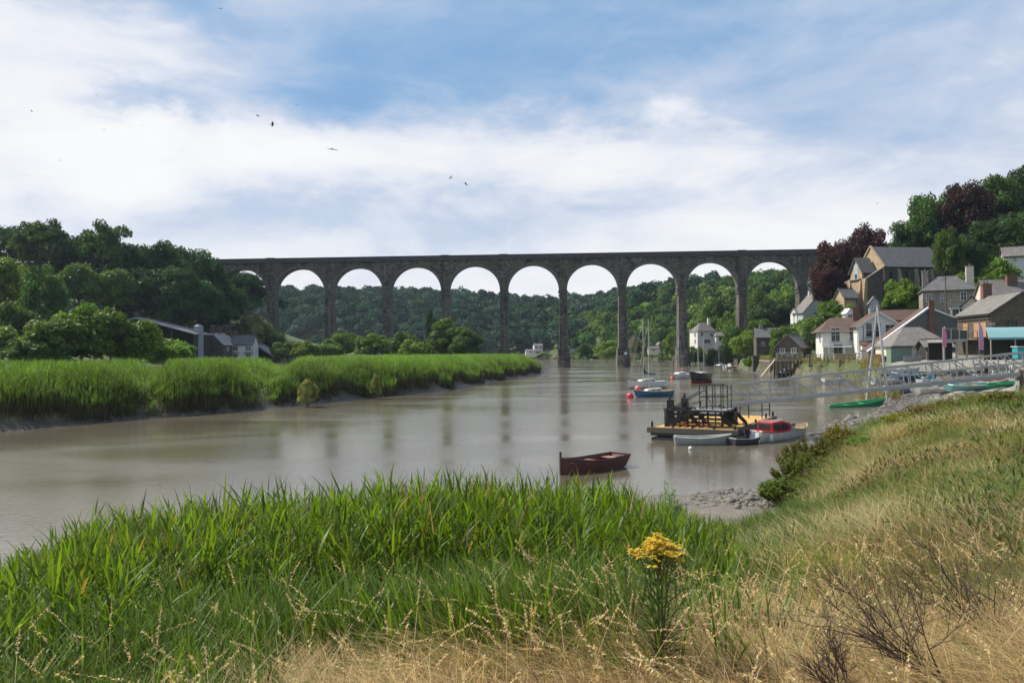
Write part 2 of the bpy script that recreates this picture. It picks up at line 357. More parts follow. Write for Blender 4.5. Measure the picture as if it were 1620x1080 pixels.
# ------------------------------------------------------------------ ground sheet
def build_ground():
    a1 = np.linspace(R(-52), R(52), 420); a2 = np.linspace(R(52), R(308), 70)[1:-1]
    ang = np.concatenate([a1, a2]); rr = np.concatenate([[0.02], np.exp(np.linspace(math.log(0.8), math.log(3200), 430))])
    A, Q = np.meshgrid(ang, rr); X = Q * np.sin(A); Y = Q * np.cos(A)
    Z = H(X, Y); na = len(ang); nr = len(rr)
    V = np.stack([X, Y, Z], -1).reshape(-1, 3)
    i, j = np.meshgrid(np.arange(nr - 1), np.arange(na), indexing='ij'); j2 = (j + 1) % na
    Fc = np.stack([i * na + j, i * na + j2, (i + 1) * na + j2, (i + 1) * na + j], -1).reshape(-1, 4)
    x, y, z = V.T
    d = river_d(x, y)
    mud = np.clip(1 - sstep(z, .55, 1.0), 0, 1)
    slip = sstep(y, 46, 50) * (1 - sstep(y, 92, 104)) * sstep(x, 18, 21) * (1 - sstep(z, 2.6, 3.2))
    quay = sstep(y + (x - 45) * .35, 92, 106) * (1 - sstep(y, 135, 150)) * (x > 40) * (1 - sstep(z, 4.6, 5.4)) * sstep(d, 2, 5)
    n1 = wob(x, y, .5, 2)[:, None]; n2 = wob(x, y, 2.7, 1)[:, None]
    dry = np.array([.21, .155, .07]); grn = np.array([.062, .085, .02]); mudc = np.array([.055, .043, .032]) + np.array([.11, .09, .07]) * (np.exp(-((x - 7) / 7) ** 2 - ((y - 25) / 9) ** 2) + .5 * np.clip(wob(x, y, .5, 3), 0, 1))[:, None]; conc = np.array([.24, .22, .19]); shing = np.array([.25, .225, .20])
    far = sstep(np.hypot(x, y), 45, 90)[:, None]
    g = dry * (1 - far) + grn * far
    g = g + (grn - g) * np.clip(sstep(x, 2, 10) * sstep(y, 8, 16), 0, 1)[:, None] * .7 
    c = g * (1 + .18 * n2) + np.array([.02, .01, 0]) * n1
    for mk, cc in ((slip, shing), (quay, conc), (mud, mudc)):
        c = c + (cc * (1 + .2 * n2) - c) * mk[:, None]
    al = 1 - mud * .9
    C = np.concatenate([np.clip(c, .01, 1), al[:, None]], 1)
    me = np_mesh('ground', V, Fc, C, smooth=True)
    m = bpy.data.materials.new('earth_and_mud'); m.use_nodes = True; n = m.node_tree.nodes; l = m.node_tree.links; b = n['Principled BSDF']
    at = n.new('ShaderNodeAttribute'); at.attribute_name = 'col'
    tc = n.new('ShaderNodeTexCoord'); z1 = n.new('ShaderNodeTexNoise'); z1.inputs['Scale'].default_value = 1.7; z1.inputs['Detail'].default_value = 12; z1.inputs['Roughness'].default_value = .7
    l.new(tc.outputs['Object'], z1.inputs['Vector'])
    r = n.new('ShaderNodeMapRange'); r.inputs['From Min'].default_value = .3; r.inputs['From Max'].default_value = .7; r.inputs['To Min'].default_value = .6; r.inputs['To Max'].default_value = 1.35
    l.new(z1.outputs['Fac'], r.inputs['Value'])
    x = n.new('ShaderNodeVectorMath'); x.operation = 'SCALE'; l.new(at.outputs['Color'], x.inputs[0]); l.new(r.outputs[0], x.inputs['Scale']); l.new(x.outputs[0], b.inputs['Base Color'])
    r2 = n.new('ShaderNodeMapRange'); r2.inputs['To Min'].default_value = .45; r2.inputs['To Max'].default_value = .9; l.new(at.outputs['Alpha'], r2.inputs['Value']); l.new(r2.outputs[0], b.inputs['Roughness'])
    bp = n.new('ShaderNodeBump'); bp.inputs['Strength'].default_value = .8; bp.inputs['Distance'].default_value = .12; l.new(z1.outputs['Fac'], bp.inputs['Height']); l.new(bp.outputs[0], b.inputs['Normal'])
    tag(link_mesh('ground', me, m), kind='structure', label='grassy and muddy ground of the river valley')
build_ground()

# ------------------------------------------------------------------ river
def build_river():
    m = bpy.data.materials.new('river_water'); m.use_nodes = True; n = m.node_tree.nodes; l = m.node_tree.links; b = n['Principled BSDF']
    b.inputs['IOR'].default_value = 2.0; b.inputs['Specular IOR Level'].default_value = 1.0; b.inputs['Roughness'].default_value = .13
    b.inputs['Base Color'].default_value = (.105, .086, .056, 1)
    tc = n.new('ShaderNodeTexCoord')
    def noise(sc_, st, det, dist=0.0):
        mp = n.new('ShaderNodeMapping'); mp.inputs['Scale'].default_value = st; mp.inputs['Rotation'].default_value = (0, 0, R(12)); l.new(tc.outputs['Object'], mp.inputs[0])
        z = n.new('ShaderNodeTexNoise'); z.inputs['Scale'].default_value = sc_; z.inputs['Detail'].default_value = det; z.inputs['Roughness'].default_value = .55; z.inputs['Distortion'].default_value = dist
        l.new(mp.outputs[0], z.inputs['Vector']); return z.outputs['Fac']
    fine = noise(2.4, (1, 2.2, 1), 5, .6); broad = noise(.28, (1, 2.0, 1), 3); patch = noise(.035, (1, 2.6, 1), 4, .8)
    pr = n.new('ShaderNodeMapRange'); pr.interpolation_type = 'SMOOTHSTEP'; pr.inputs['From Min'].default_value = .30; pr.inputs['From Max'].default_value = .70; pr.inputs['To Min'].default_value = .40; pr.inputs['To Max'].default_value = 1.0
    l.new(patch, pr.inputs['Value'])
    # calmer towards the landing stage and the near shore
    b1 = n.new('ShaderNodeBump'); b1.inputs['Distance'].default_value = .014; l.new(pr.outputs[0], b1.inputs['Strength']); l.new(fine, b1.inputs['Height'])
    b2 = n.new('ShaderNodeBump'); b2.inputs['Distance'].default_value = .02; b2.inputs['Strength'].default_value = .15; l.new(broad, b2.inputs['Height']); l.new(b1.outputs[0], b2.inputs['Normal'])
    l.new(b2.outputs[0], b.inputs['Normal'])
    rr = n.new('ShaderNodeMapRange'); rr.inputs['From Min'].default_value = .36; rr.inputs['From Max'].default_value = .64; rr.inputs['To Min'].default_value = .085; rr.inputs['To Max'].default_value = .19
    l.new(patch, rr.inputs['Value']); l.new(rr.outputs[0], b.inputs['Roughness'])
    s = 3000
    me = np_mesh('river', np.array([(-s, -s, 0), (s, -s, 0), (s, s, 0), (-s, s, 0)]), np.array([(0, 1, 2, 3)]))
    tag(link_mesh('river', me, m), kind='structure', label='brown tidal river reflecting the sky')
build_river()

# ------------------------------------------------------------------ common materials
M = {}
M['masonry'] = block_mat('viaduct_masonry', (.070, .059, .047), (.165, .136, .10), (.055, .047, .038), 1.1, .5, .03, bump=.7, stain=(.42, .42, .45), stain_amt=.8, stscale=.16, light=(.19, .17, .14))
def streaks(m):
    nt = m.node_tree; n = nt.nodes; l = nt.links; b = n['Principled BSDF']; src = b.inputs['Base Color'].links[0].from_socket
    t = n.new('ShaderNodeTexCoord'); mp = n.new('ShaderNodeMapping'); mp.inputs['Scale'].default_value = (.9, .9, .07); l.new(t.outputs['Object'], mp.inputs[0])
    z = n.new('ShaderNodeTexNoise'); z.inputs['Scale'].default_value = 1.0; z.inputs['Detail'].default_value = 6; z.inputs['Roughness'].default_value = .7; l.new(mp.outputs[0], z.inputs['Vector'])
    r = n.new('ShaderNodeMapRange'); r.inputs['From Min'].default_value = .52; r.inputs['From Max'].default_value = .70; r.inputs['To Max'].default_value = .75; l.new(z.outputs['Fac'], r.inputs['Value'])
    x = n.new('ShaderNodeMix'); x.data_type = 'RGBA'; x.inputs[7].default_value = (.24, .20, .15, 1); l.new(r.outputs[0], x.inputs[0]); l.new(src, x.inputs[6])
    r2 = n.new('ShaderNodeMapRange'); r2.inputs['From Min'].default_value = .46; r2.inputs['From Max'].default_value = .30; r2.inputs['To Max'].default_value = .8; l.new(z.outputs['Fac'], r2.inputs['Value'])
    y = n.new('ShaderNodeMix'); y.data_type = 'RGBA'; y.inputs[7].default_value = (.022, .021, .020, 1); l.new(r2.outputs[0], y.inputs[0]); l.new(x.outputs[2], y.inputs[6]); l.new(y.outputs[2], b.inputs['Base Color'])
streaks(M['masonry'])
M['masonry_plain'] = mat('weathered_dressed_stone', (.15, .135, .11), (.07, .065, .058), .6, .85, .5, 4, contrast=1.3)
M['parapet'] = mat('dark_parapet_stone', (.05, .05, .055), (.085, .08, .075), .5, .9, .4, 3)  # parapet toned darker than the masonry below
M['pier_side'] = M['masonry']
M['rubble'] = block_mat('rubble_stone', (.40, .36, .30), (.20, .175, .145), (.32, .28, .23), .42, .2, .03, stain=(.6, .55, .5), stain_amt=.5, stscale=.8)
M['rubble_dark'] = block_mat('dark_rubble_stone', (.15, .125, .10), (.075, .062, .05), (.12, .10, .08), .42, .2, .03, stain=(.55, .5, .45), stain_amt=.5, stscale=.8)
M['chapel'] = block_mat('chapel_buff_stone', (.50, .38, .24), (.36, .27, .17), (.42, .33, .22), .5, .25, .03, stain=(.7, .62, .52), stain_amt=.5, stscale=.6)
M['chapel_shaded'] = block_mat('chapel_stone_shaded', (.15, .12, .10), (.10, .085, .07), (.12, .10, .08), .5, .25, .03, stain_amt=.5, stscale=.6)  # same chapel stone, with the shade of its unlit walls put into the colour
M['slate'] = block_mat('roof_slates', (.13, .125, .132), (.175, .165, .165), (.06, .06, .06), .35, .16, .012, rough=.6, stain=(.6, .62, .5), stain_amt=.5, stscale=.9)
M['slate_grey'] = block_mat('pale_roof_slates', (.17, .155, .145), (.23, .21, .19), (.09, .085, .08), .35, .16, .012, rough=.7, stain=(.65, .62, .5), stain_amt=.5, stscale=.7)
M['tile_brown'] = block_mat('brown_roof_tiles', (.12, .072, .052), (.17, .105, .075), (.05, .035, .03), .3, .2, .02, rough=.8, stain_amt=.4, stscale=.8)
M['render'] = mat('white_render', (.76, .75, .72), (.50, .48, .43), .7, .8, .15, 20, stretch=(1, 1, .4), contrast=.8)
M['cream'] = mat('cream_render', (.66, .60, .46), (.55, .49, .37), .8, .8, .1, 20)
M['greywall'] = mat('grey_rendered_wall', (.125, .125, .12), (.09, .09, .088), .7, .85, .2, 15, contrast=1.4)
M['bluegrey'] = mat('pale_blue_grey_render', (.40, .45, .47), (.33, .37, .38), .7, .85, .1, 15)
M['white'] = mat('white_paint', (.80, .80, .78), (.70, .70, .68), 2, .45, .03)
M['glass'] = mat('window_glass', (.03, .035, .04), (.05, .055, .06), .7, .08, 0, spec=.8)
M['timber'] = mat('weathered_timber', (.16, .125, .09), (.095, .075, .055), 3, .85, .5, 9, stretch=(6, 6, .6))
M['timber_dark'] = mat('tarred_timber', (.03, .028, .026), (.055, .05, .045), 3, .75, .5, 12)
M['timber_pale'] = mat('pale_timber', (.36, .31, .24), (.26, .22, .17), 3, .8, .3, 12, stretch=(1, 1, 5))
M['timber_orange'] = mat('larch_boards', (.42, .25, .12), (.33, .19, .09), 3, .8, .3, 12)
M['brick'] = block_mat('red_brick', (.22, .10, .07), (.16, .075, .055), (.2, .17, .14), .23, .08, .01, stain_amt=.3)
M['black_steel'] = mat('black_painted_steel', (.012, .012, .014), (.022, .02, .02), 2, .42, .05)
M['galv'] = mat('galvanised_steel', (.43, .425, .41), (.32, .315, .30), 2.5, .45, .05, metal=.35)
M['yellow_deck'] = mat('yellow_gritty_deck', (.62, .36, .09), (.38, .24, .08), 1.6, .85, .2, 40)
M['red'] = mat('red_paint', (.42, .035, .035), (.34, .03, .03), 2, .35, coat=.3)
M['hull_white'] = mat('white_hull_paint', (.70, .70, .67), (.42, .40, .34), 1.2, .35, coat=.2)
M['hull_grey'] = mat('grey_hull_paint', (.30, .32, .30), (.22, .235, .22), 1.5, .45)
M['hull_black'] = mat('black_hull_paint', (.012, .014, .014), (.02, .022, .02), 1.5, .3)
M['hull_blue'] = mat('blue_hull_paint', (.03, .13, .24), (.025, .10, .18), 1.5, .35)
M['hull_green'] = mat('green_canoe_plastic', (.03, .30, .11), (.02, .22, .08), 1.5, .4)
M['hull_turq'] = mat('turquoise_hull_paint', (.18, .42, .38), (.13, .33, .30), 1.5, .45)
M['hull_maroon'] = mat('maroon_tarred_planks', (.11, .028, .02), (.06, .02, .015), 2.0, .5, .3, 6, stretch=(1, 1, 6))
M['cover_blue'] = mat('pale_blue_boat_cover', (.36, .46, .58), (.28, .36, .46), 2, .7, .4, 4)
M['wood_in'] = mat('pinkish_bare_boards', (.34, .19, .135), (.22, .125, .09), 2.5, .75, .3, 14, stretch=(5, 1, 1))
M['wood_var'] = mat('varnished_wood', (.36, .21, .09), (.25, .14, .06), 3, .4, .1)
M['orange'] = mat('orange_buoy', (.75, .16, .06), (.6, .12, .05), 2, .5)
M['redbuoy'] = mat('red_buoy', (.62, .03, .05), (.5, .03, .04), 2, .45)
M['pinkbuoy'] = mat('faded_red_buoy', (.75, .16, .15), (.65, .12, .12), 2, .5)
M['rubber'] = mat('dark_grey_rubber', (.06, .065, .07), (.04, .042, .045), 2, .6)
M['alloy'] = mat('mast_alloy', (.45, .44, .41), (.36, .35, .33), 2, .4, metal=.3)
M['navy'] = mat('navy_sail_cover', (.012, .02, .06), (.01, .015, .04), 3, .8)
M['antifoul'] = mat('red_antifouling', (.30, .07, .04), (.22, .05, .03), 2, .7)
M['rope'] = mat('old_rope', (.35, .30, .22), (.22, .19, .14), 5, .9)
M['bark'] = mat('bark', (.075, .062, .05), (.045, .038, .03), 4, .9, .8, 8, stretch=(3, 3, .6))
M['twig'] = mat('dead_twigs', (.10, .06, .045), (.06, .04, .035), 4, .85)
M['awning'] = mat('turquoise_awning_cloth', (.20, .35, .37), (.16, .29, .31), 2, .8)
M['teal'] = mat('teal_paint', (.03, .30, .32), (.03, .26, .28), 2, .5)
M['pink'] = mat('pink_banner_cloth', (.62, .20, .34), (.5, .17, .28), 3, .8)
M['lilac'] = mat('lilac_banner_cloth', (.50, .30, .62), (.42, .26, .54), 3, .8)
M['rock'] = mat('shore_rock', (.20, .175, .145), (.06, .052, .045), 2.5, .75, .8, 9)
M['stoneblock'] = mat('grey_stone_block', (.33, .32, .29), (.22, .21, .19), 2, .8, .4)
M['barn_roof'] = mat('asbestos_sheet_roof', (.36, .34, .33), (.26, .25, .24), .8, .8, .2)
M['silo'] = mat('pale_grey_silo_steel', (.26, .29, .32), (.2, .23, .25), .6, .6)
M['dark'] = mat('shade_and_dark_frames', (.02, .019, .018), (.03, .028, .026), 1, .9)  # near-black: shade inside open fronts put into the colour; also dark window frames
M['greenshed'] = mat('sage_green_paint', (.15, .22, .17), (.12, .17, .135), 2, .7)
M['leaf'] = leaf_mat('tree_leaves', (1.32, 1.28, 1.05), .34)
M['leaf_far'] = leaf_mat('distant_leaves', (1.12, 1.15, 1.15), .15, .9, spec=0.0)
M['stalk'] = leaf_mat('dead_reed_stalks', (1, 1, 1), .0, .9, spec=.05)
M['reed'] = leaf_mat('reed_leaves', (1, 1, 1), .48, .45, (1.5, 1.55, .45))
M['grass'] = leaf_mat('dry_grass_blades', (1, 1, 1), .40, .6, (1.2, 1.1, .7))
M['reed_far'] = leaf_mat('far_reed_leaves', (1, 1, 1), .40, .5, (1.4, 1.4, .5))

# ------------------------------------------------------------------ viaduct
def build_viaduct():
    P0 = P(432, 500, 291.5); P1 = P(1268, 500, 284.0)
    p0 = Vector((P0.x, P0.y, 0)); p1 = Vector((P1.x, P1.y, 0)); ax = (p1 - p0).normalized(); pitch = (p1 - p0).length / 9
    t = thing('viaduct', 'long dark stone railway viaduct with tall round arches crossing the whole river', 'viaduct', p0, math.atan2(ax.y, ax.x))
    ZS, RAD, TOP, PAR = 27.6, pitch / 2 - 1.42, 38.9, 40.5
    HW = 2.15
    n0, n1 = -3, 12
    rnd = random.Random(3)
    # piers: local x = k*pitch
    for k in range(-2, 12):
        x = k * pitch
        gx, gy = (t.matrix_basis @ Vector((x, 0, 0))).xy
        gz = min(Hs(gx, gy), 26.0)
        zb = max(-1.2, gz - 1.5)
        if zb > 22: continue
        plinth = gz < 6.0
        mb = MB(); zt = ZS - 0.1; z0 = 6.2 if plinth else zb
        f = lambda z: (ZS - z) / (ZS - 6.2)
        zs = [z0 + (zt - z0) * i / 8 for i in range(9)]
        vs = []; fs = []
        for z in zs:
            hx = 1.28 + .32 * f(z); hy = HW - .05 + .75 * f(z)
            vs += [(x - hx, -hy, z), (x + hx, -hy, z), (x + hx, hy, z), (x - hx, hy, z)]
        for i in range(8):
            for q in range(4): fs.append((i * 4 + q, i * 4 + (q + 1) % 4, i * 4 + 4 + (q + 1) % 4, i * 4 + 4 + q))
        fs += [(3, 2, 1, 0), (32, 33, 34, 35)]
        mb.add(vs, fs); pr = mb.build('pier', M['masonry'], t)
        c = MB(); c.box((x, 0, ZS - 0.9), (3.15, 2 * HW + .35, .35)); c.box((x, 0, ZS - .5), (3.45, 2 * HW + .7, .42)); c.box((x, 0, ZS - 1.9), (3.3, 2 * HW + .5, .3))
        c.build('capital', M['masonry_plain'], pr)
        if plinth:
            c = MB(); c.box((x, 0, 3.0), (4.2, 2 * HW + 2.2, 6.4)); c.box((x, 0, 6.25), (4.5, 2 * HW + 2.5, .4)); c.box((x, 0, 1.5), (4.6, 2 * HW + 2.6, 4.6))
            c.prism([(x - 2.3, -HW - 1.3), (x + 2.3, -HW - 1.3), (x, -HW - 2.6)], -.8, 3.6, 'z')
            c.build('plinth', M['masonry'], pr, bevel=.06)
        if k == 6:
            c = MB(); c.box((x + .7, -HW - 1.2, 4.6), (1.1, .12, .9)); c.build('notice_board', M['white'], pr)
        if k in (0, 3, 4, 8):
            c = MB(); c.box((x, 0, (ZS + PAR) / 2 + .3), (2.5, 2 * HW + .5, PAR - ZS - .1)); c.build('pilaster', M['masonry'], pr)
            c = MB(); c.box((x, 0, PAR + .15), (3.0, 2 * HW + .9, .35)); c.build('pilaster_cap', M['parapet'], pr)
    # spandrels with arch openings, one part per bay
    NS = 28
    for k in range(n0, n1):
        xc = (k + .5) * pitch; mb = MB(); vs = []
        xs = [xc - pitch / 2] + [xc - RAD * math.cos(math.pi * i / NS) for i in range(NS + 1)] + [xc + pitch / 2]
        zs = [ZS] + [ZS + RAD * math.sin(math.pi * i / NS) for i in range(NS + 1)] + [ZS]
        for x, z in zip(xs, zs): vs += [(x, -HW, z), (x, -HW, TOP), (x, HW, z), (x, HW, TOP)]
        fs = []
        for i in range(len(xs) - 1):
            a, b = i * 4, i * 4 + 4
            fs += [(a, b, b + 1, a + 1), (a + 2, a + 3, b + 3, b + 2), (a, a + 2, b + 2, b), (a + 1, b + 1, b + 3, a + 3)]
        mb.add(vs, fs); sp = mb.build('arch_bay', M['masonry'], t)
        rb = MB(); vs = []; fs = []
        ns = 40
        for i in range(ns + 1):
            a = math.pi * i / ns
            for (r_, yy) in ((RAD - .02, -HW - .09), (RAD + .85, -HW - .09), (RAD + .85, HW + .09), (RAD - .02, HW + .09)):
                vs.append((xc - r_ * math.cos(a), yy, ZS + r_ * math.sin(a)))
        for i in range(ns):
            for q in range(4): fs.append((i * 4 + q, i * 4 + (q + 1) % 4, i * 4 + 4 + (q + 1) % 4, i * 4 + 4 + q))
        fs += [(0, 1, 2, 3), (ns * 4 + 3, ns * 4 + 2, ns * 4 + 1, ns * 4)]
        rb.add(vs, fs); rb.build('arch_ring', M['masonry_plain'], sp)
    x0, x1 = n0 * pitch - 40, n1 * pitch + 60
    mb = MB()
    for s in (-1, 1):
        mb.box(((x0 + x1) / 2, s * (HW + .22), TOP + .18), (x1 - x0, .75, .36))
        mb.box(((x0 + x1) / 2, s * (HW + .12), (TOP + PAR) / 2 + .15), (x1 - x0, .4, PAR - TOP - .3))
        mb.box(((x0 + x1) / 2, s * (HW + .14), PAR + .06), (x1 - x0, .62, .2))
    mb.build('parapet', M['parapet'], t)
    mb = MB(); mb.box(((x0 + x1) / 2, 0, TOP + .1), (x1 - x0, 2 * HW - .6, .3)); mb.build('track_bed', M['rock'], t)
    # solid end walls running into the hillsides
    mb = MB(); mb.box((x0 - 0 + 20, 0, TOP - 8.5), (40, 2 * HW, 16.9)); mb.build('abutment', M['masonry'], t)
    mb = MB(); mb.box((x1 - 30, 0, TOP - 8.5), (60, 2 * HW, 16.9)); mb.build('abutment', M['masonry'], t)
build_viaduct()

# ------------------------------------------------------------------ trees
GREENS = {'mid': (.048, .098, .022), 'dark': (.026, .060, .020), 'bright': (.095, .170, .024), 'copper': (.040, .018, .020), 'olive': (.075, .140, .030), 'pale': (.15, .19, .075), 'blue': (.040, .075, .040)}
def leaf_cards(pos, nrm, size, rs, asp=1.5):
    n = len(pos)
    nrm = nrm / (np.linalg.norm(nrm, axis=1, keepdims=True) + 1e-9)
    r = rs.normal(size=(n, 3)); t = np.cross(nrm, r); t /= (np.linalg.norm(t, axis=1, keepdims=True) + 1e-9); b = np.cross(nrm, t)
    s = size[:, None]
    V = np.stack([pos - t * s * asp * .5, pos + b * s * .42 + nrm * s * .08, pos + t * s * asp * .5, pos - b * s * .42 - nrm * s * .08], 1).reshape(-1, 3)
    Fc = np.arange(n * 4).reshape(-1, 4)
    return V, Fc
def crown_np(seed, nclump, nleaf, leaf, rad=(.44, .44, .38), cz=.60, clump=(.09, .17), rgb=(.04, .08, .02), flat=.55, droop=0.0):
    rs = np.random.RandomState(seed)
    d = rs.normal(size=(nclump, 3)); d /= np.linalg.norm(d, axis=1, keepdims=True)
    d[:, 2] = np.where(d[:, 2] < -.55, -d[:, 2] * .5, d[:, 2])
    rr = rs.uniform(.45, 1.0, nclump) ** .6
    # uneven outline: lobes pushed in and out
    lob = 1 + .16 * np.sin(d[:, 0] * 5 + seed) * np.cos(d[:, 2] * 4 + seed * 2) + .10 * np.sin(d[:, 1] * 7 + seed * 3)
    c = d * rr[:, None] * lob[:, None] * np.array(rad) * .86 + np.array([0, 0, cz])
    cr_ = rs.uniform(clump[0], clump[1], nclump)
    cb = rs.uniform(.72, 1.3, nclump); wgt = cr_ ** 2; wgt /= wgt.sum()
    k = rs.choice(nclump, nleaf, p=wgt)
    e = rs.normal(size=(nleaf, 3)); e /= np.linalg.norm(e, axis=1, keepdims=True); e[:, 2] = np.where(e[:, 2] < -.2, -e[:, 2], e[:, 2])
    pos = c[k] + e * (cr_[k] * rs.uniform(.55, 1.15, nleaf))[:, None] * np.array([1.1, 1.1, flat + .45])
    pos[:, 2] -= droop * rs.rand(nleaf) ** 2
    nrm = e + rs.normal(size=(nleaf, 3)) * .75 + np.array([0, 0, .15])
    V, Fc = leaf_cards(pos, nrm, leaf * rs.uniform(.6, 1.35, nleaf), rs)
    cc = np.array(rgb)[None] * (cb[k] * rs.uniform(.75, 1.25, nleaf))[:, None]
    cc[:, 0] *= rs.uniform(.8, 1.35, nleaf)
    return V, Fc, np.repeat(cc, 4, 0), c
def trunk_mb(centers, seed, th=.5, r0=.028, nb=9):
    rnd = random.Random(seed); mb = MB()
    bend = [(rnd.uniform(-.02, .02), rnd.uniform(-.02, .02)) for _ in range(5)]
    pts = [(0, 0, -.06)] + [(bend[i][0], bend[i][1], th * (i + 1) / 5) for i in range(5)]
    mb.tube(pts, [r0 * 1.35, r0, r0 * .9, r0 * .8, r0 * .65, r0 * .5], 7)
    cs = list(centers); rnd.shuffle(cs)
    for c in cs[:nb]:
        c = Vector(c); s = Vector(pts[rnd.randint(2, 5)])
        md = s.lerp(c, .5) + Vector((rnd.uniform(-.02, .02), rnd.uniform(-.02, .02), -.02))
        mb.tube([s, md, c], [r0 * .42, r0 * .25, r0 * .1], 5, cap=False)
    return mb
TREES = {}
def tree_kind(kind, seed, rgb, nclump=46, nleaf=9000, leaf=.030, rad=(.44, .44, .38), cz=.60, clump=(.09, .17), th=.5, r0=.026, flat=.55, droop=0.0, nb=9):
    V, Fc, C, cc = crown_np(seed, nclump, nleaf, leaf, rad, cz, clump, rgb, flat, droop)
    cm = np_mesh('crown', V, Fc, C); cm.materials.append(M['leaf'])
    mb = trunk_mb(cc, seed, th, r0, nb)
    tm = bpy.data.meshes.new('trunk'); tm.from_pydata(mb.v, [], mb.f); tm.materials.append(M['bark'])
    TREES.setdefault(kind, []).append((cm, tm))
for s in range(3): tree_kind('broad', 11 + s, GREENS['mid'], 60, 12000, .027, clump=(.07, .15))
for s in range(2): tree_kind('broad_dark', 21 + s, GREENS['dark'], 60, 12000, .027, clump=(.07, .15))
for s in range(2): tree_kind('bright', 31 + s, GREENS['bright'], 55, 12000, .027, clump=(.07, .15))
for s in range(2): tree_kind('copper', 41 + s, GREENS['copper'], 70, 14000, .024, clump=(.06, .13))
for s in range(3): tree_kind('bush', 51 + s, GREENS['olive'], 42, 9000, .040, rad=(.46, .46, .44), cz=.46, th=.3, r0=.015)
for s in range(2): tree_kind('bush_bright', 61 + s, GREENS['bright'], 42, 9000, .040, rad=(.46, .46, .44), cz=.46, th=.3, r0=.015)
for s in range(2): tree_kind('bush_dark', 65 + s, GREENS['mid'], 42, 9000, .040, rad=(.46, .46, .44), cz=.46, th=.3, r0=.015)
tree_kind('tall', 71, GREENS['mid'], 50, 11000, .027, rad=(.42, .42, .37), cz=.60, clump=(.07, .13), th=.7, r0=.03)
tree_kind('open', 81, GREENS['mid'], 60, 6500, .026, rad=(.46, .46, .42), cz=.58, clump=(.05, .10), th=.6, r0=.03, nb=30)
tree_kind('open', 82, GREENS['dark'], 60, 6500, .026, rad=(.46, .46, .42), cz=.58, clump=(.05, .10), th=.6, r0=.03, nb=30)
tree_kind('willow', 91, GREENS['bright'], 50, 11000, .028, rad=(.44, .44, .42), cz=.52, th=.45, r0=.02, droop=.25)
tree_kind('pale', 95, GREENS['pale'], 42, 9000, .035, rad=(.46, .46, .42), cz=.50, th=.3, r0=.02)
tree_kind('cone', 97, GREENS['dark'], 50, 8000, .03, rad=(.30, .30, .46), cz=.52, clump=(.06, .12), th=.8, r0=.025)
_ti = [0]
def tree(u, vt, Y, wpx, kind, label, cat='tree', name=None, group=None, sink=.3, zb=None):
    g = P(u, 540, Y); z0 = Hs(g.x, g.y) if zb is None else zb
    zt = P(u, vt, Y).z; h = max(zt - z0, 1.5); wm = wpx * Y / F_PX
    _ti[0] += 1; i = _ti[0]; var = TREES[kind]; cm, tm = var[i % len(var)]
    nm = name or ('bush' if 'bush' in kind else 'tree')
    t = thing(nm, label, cat, (g.x, g.y, z0 - sink), (i * 2.399) % 6.28, group)
    hh = (h + sink) / .985
    if wm < .5 * hh: pass
    t.scale = (wm, wm, hh)
    link_mesh('trunk', tm, None, t); link_mesh('crown', cm, None, t)
    return t
# ------------------------------------------------------------------ individual trees
LW = 'trees of the dark wood on the left hillside'
for a in [
 (18, 362, 252, 85, 'open', 'dark open-crowned tree at the far left end of the wood skyline'),
 (70, 345, 246, 105, 'open', 'tall spreading tree, leftmost high point of the wood skyline'),
 (122, 378, 250, 75, 'broad_dark', 'lower dark tree in the dip between the two highest crowns of the left wood'),
 (166, 349, 244, 112, 'open', 'tall airy tree with sky showing through, second high point of the left wood'),
 (208, 384, 250, 70, 'broad_dark', 'dark tree just right of the airy tall tree on the left skyline'),
 (252, 383, 250, 86, 'broad_dark', 'round dark tree in the middle right of the left wood skyline'),
 (298, 387, 254, 84, 'broad_dark', 'dark tree with a knobbly crown near the viaduct end of the left wood'),
 (333, 410, 262, 64, 'broad_dark', 'dark tree covering the place where the viaduct parapet disappears'),
 (360, 446, 268, 70, 'broad_dark', 'dark tree standing left of the first viaduct pier'),
 (396, 432, 312, 66, 'broad_dark', 'dark tree seen behind the leftmost open arch'),
 (8, 407, 200, 90, 'bright', 'bright green tree at the left edge below the wood skyline'),
 (66, 424, 190, 80, 'broad', 'mid green rounded tree below the tall leftmost tree'),
 (125, 412, 226, 84, 'broad', 'mid green tree halfway up the left wood between two dark ones'),
 (180, 428, 232, 90, 'broad', 'rounded tree halfway up the left wood under the airy tall tree'),
 (232, 420, 238, 88, 'broad_dark', 'dark tree halfway up the left wood above the barn roof'),
 (280, 424, 240, 90, 'broad_dark', 'dark tree halfway up the left wood above the silo'),
 (318, 440, 246, 80, 'broad_dark', 'dark tree halfway up the left wood above the farmhouse chimneys'),
 (345, 470, 258, 76, 'broad_dark', 'dark tree low in the wood right behind the farmhouse'),
 (15, 470, 176, 100, 'bush_dark', 'dark rounded tree low at the left edge behind the riverside hedge'),
 (262, 462, 246, 90, 'broad_dark', 'dark low tree behind the barn roof'),
 (205, 462, 242, 90, 'broad_dark', 'dark low tree behind the riverside hedge trees')]:
    tree(*a, group=LW)
HG = 'hedge trees along the left marsh'
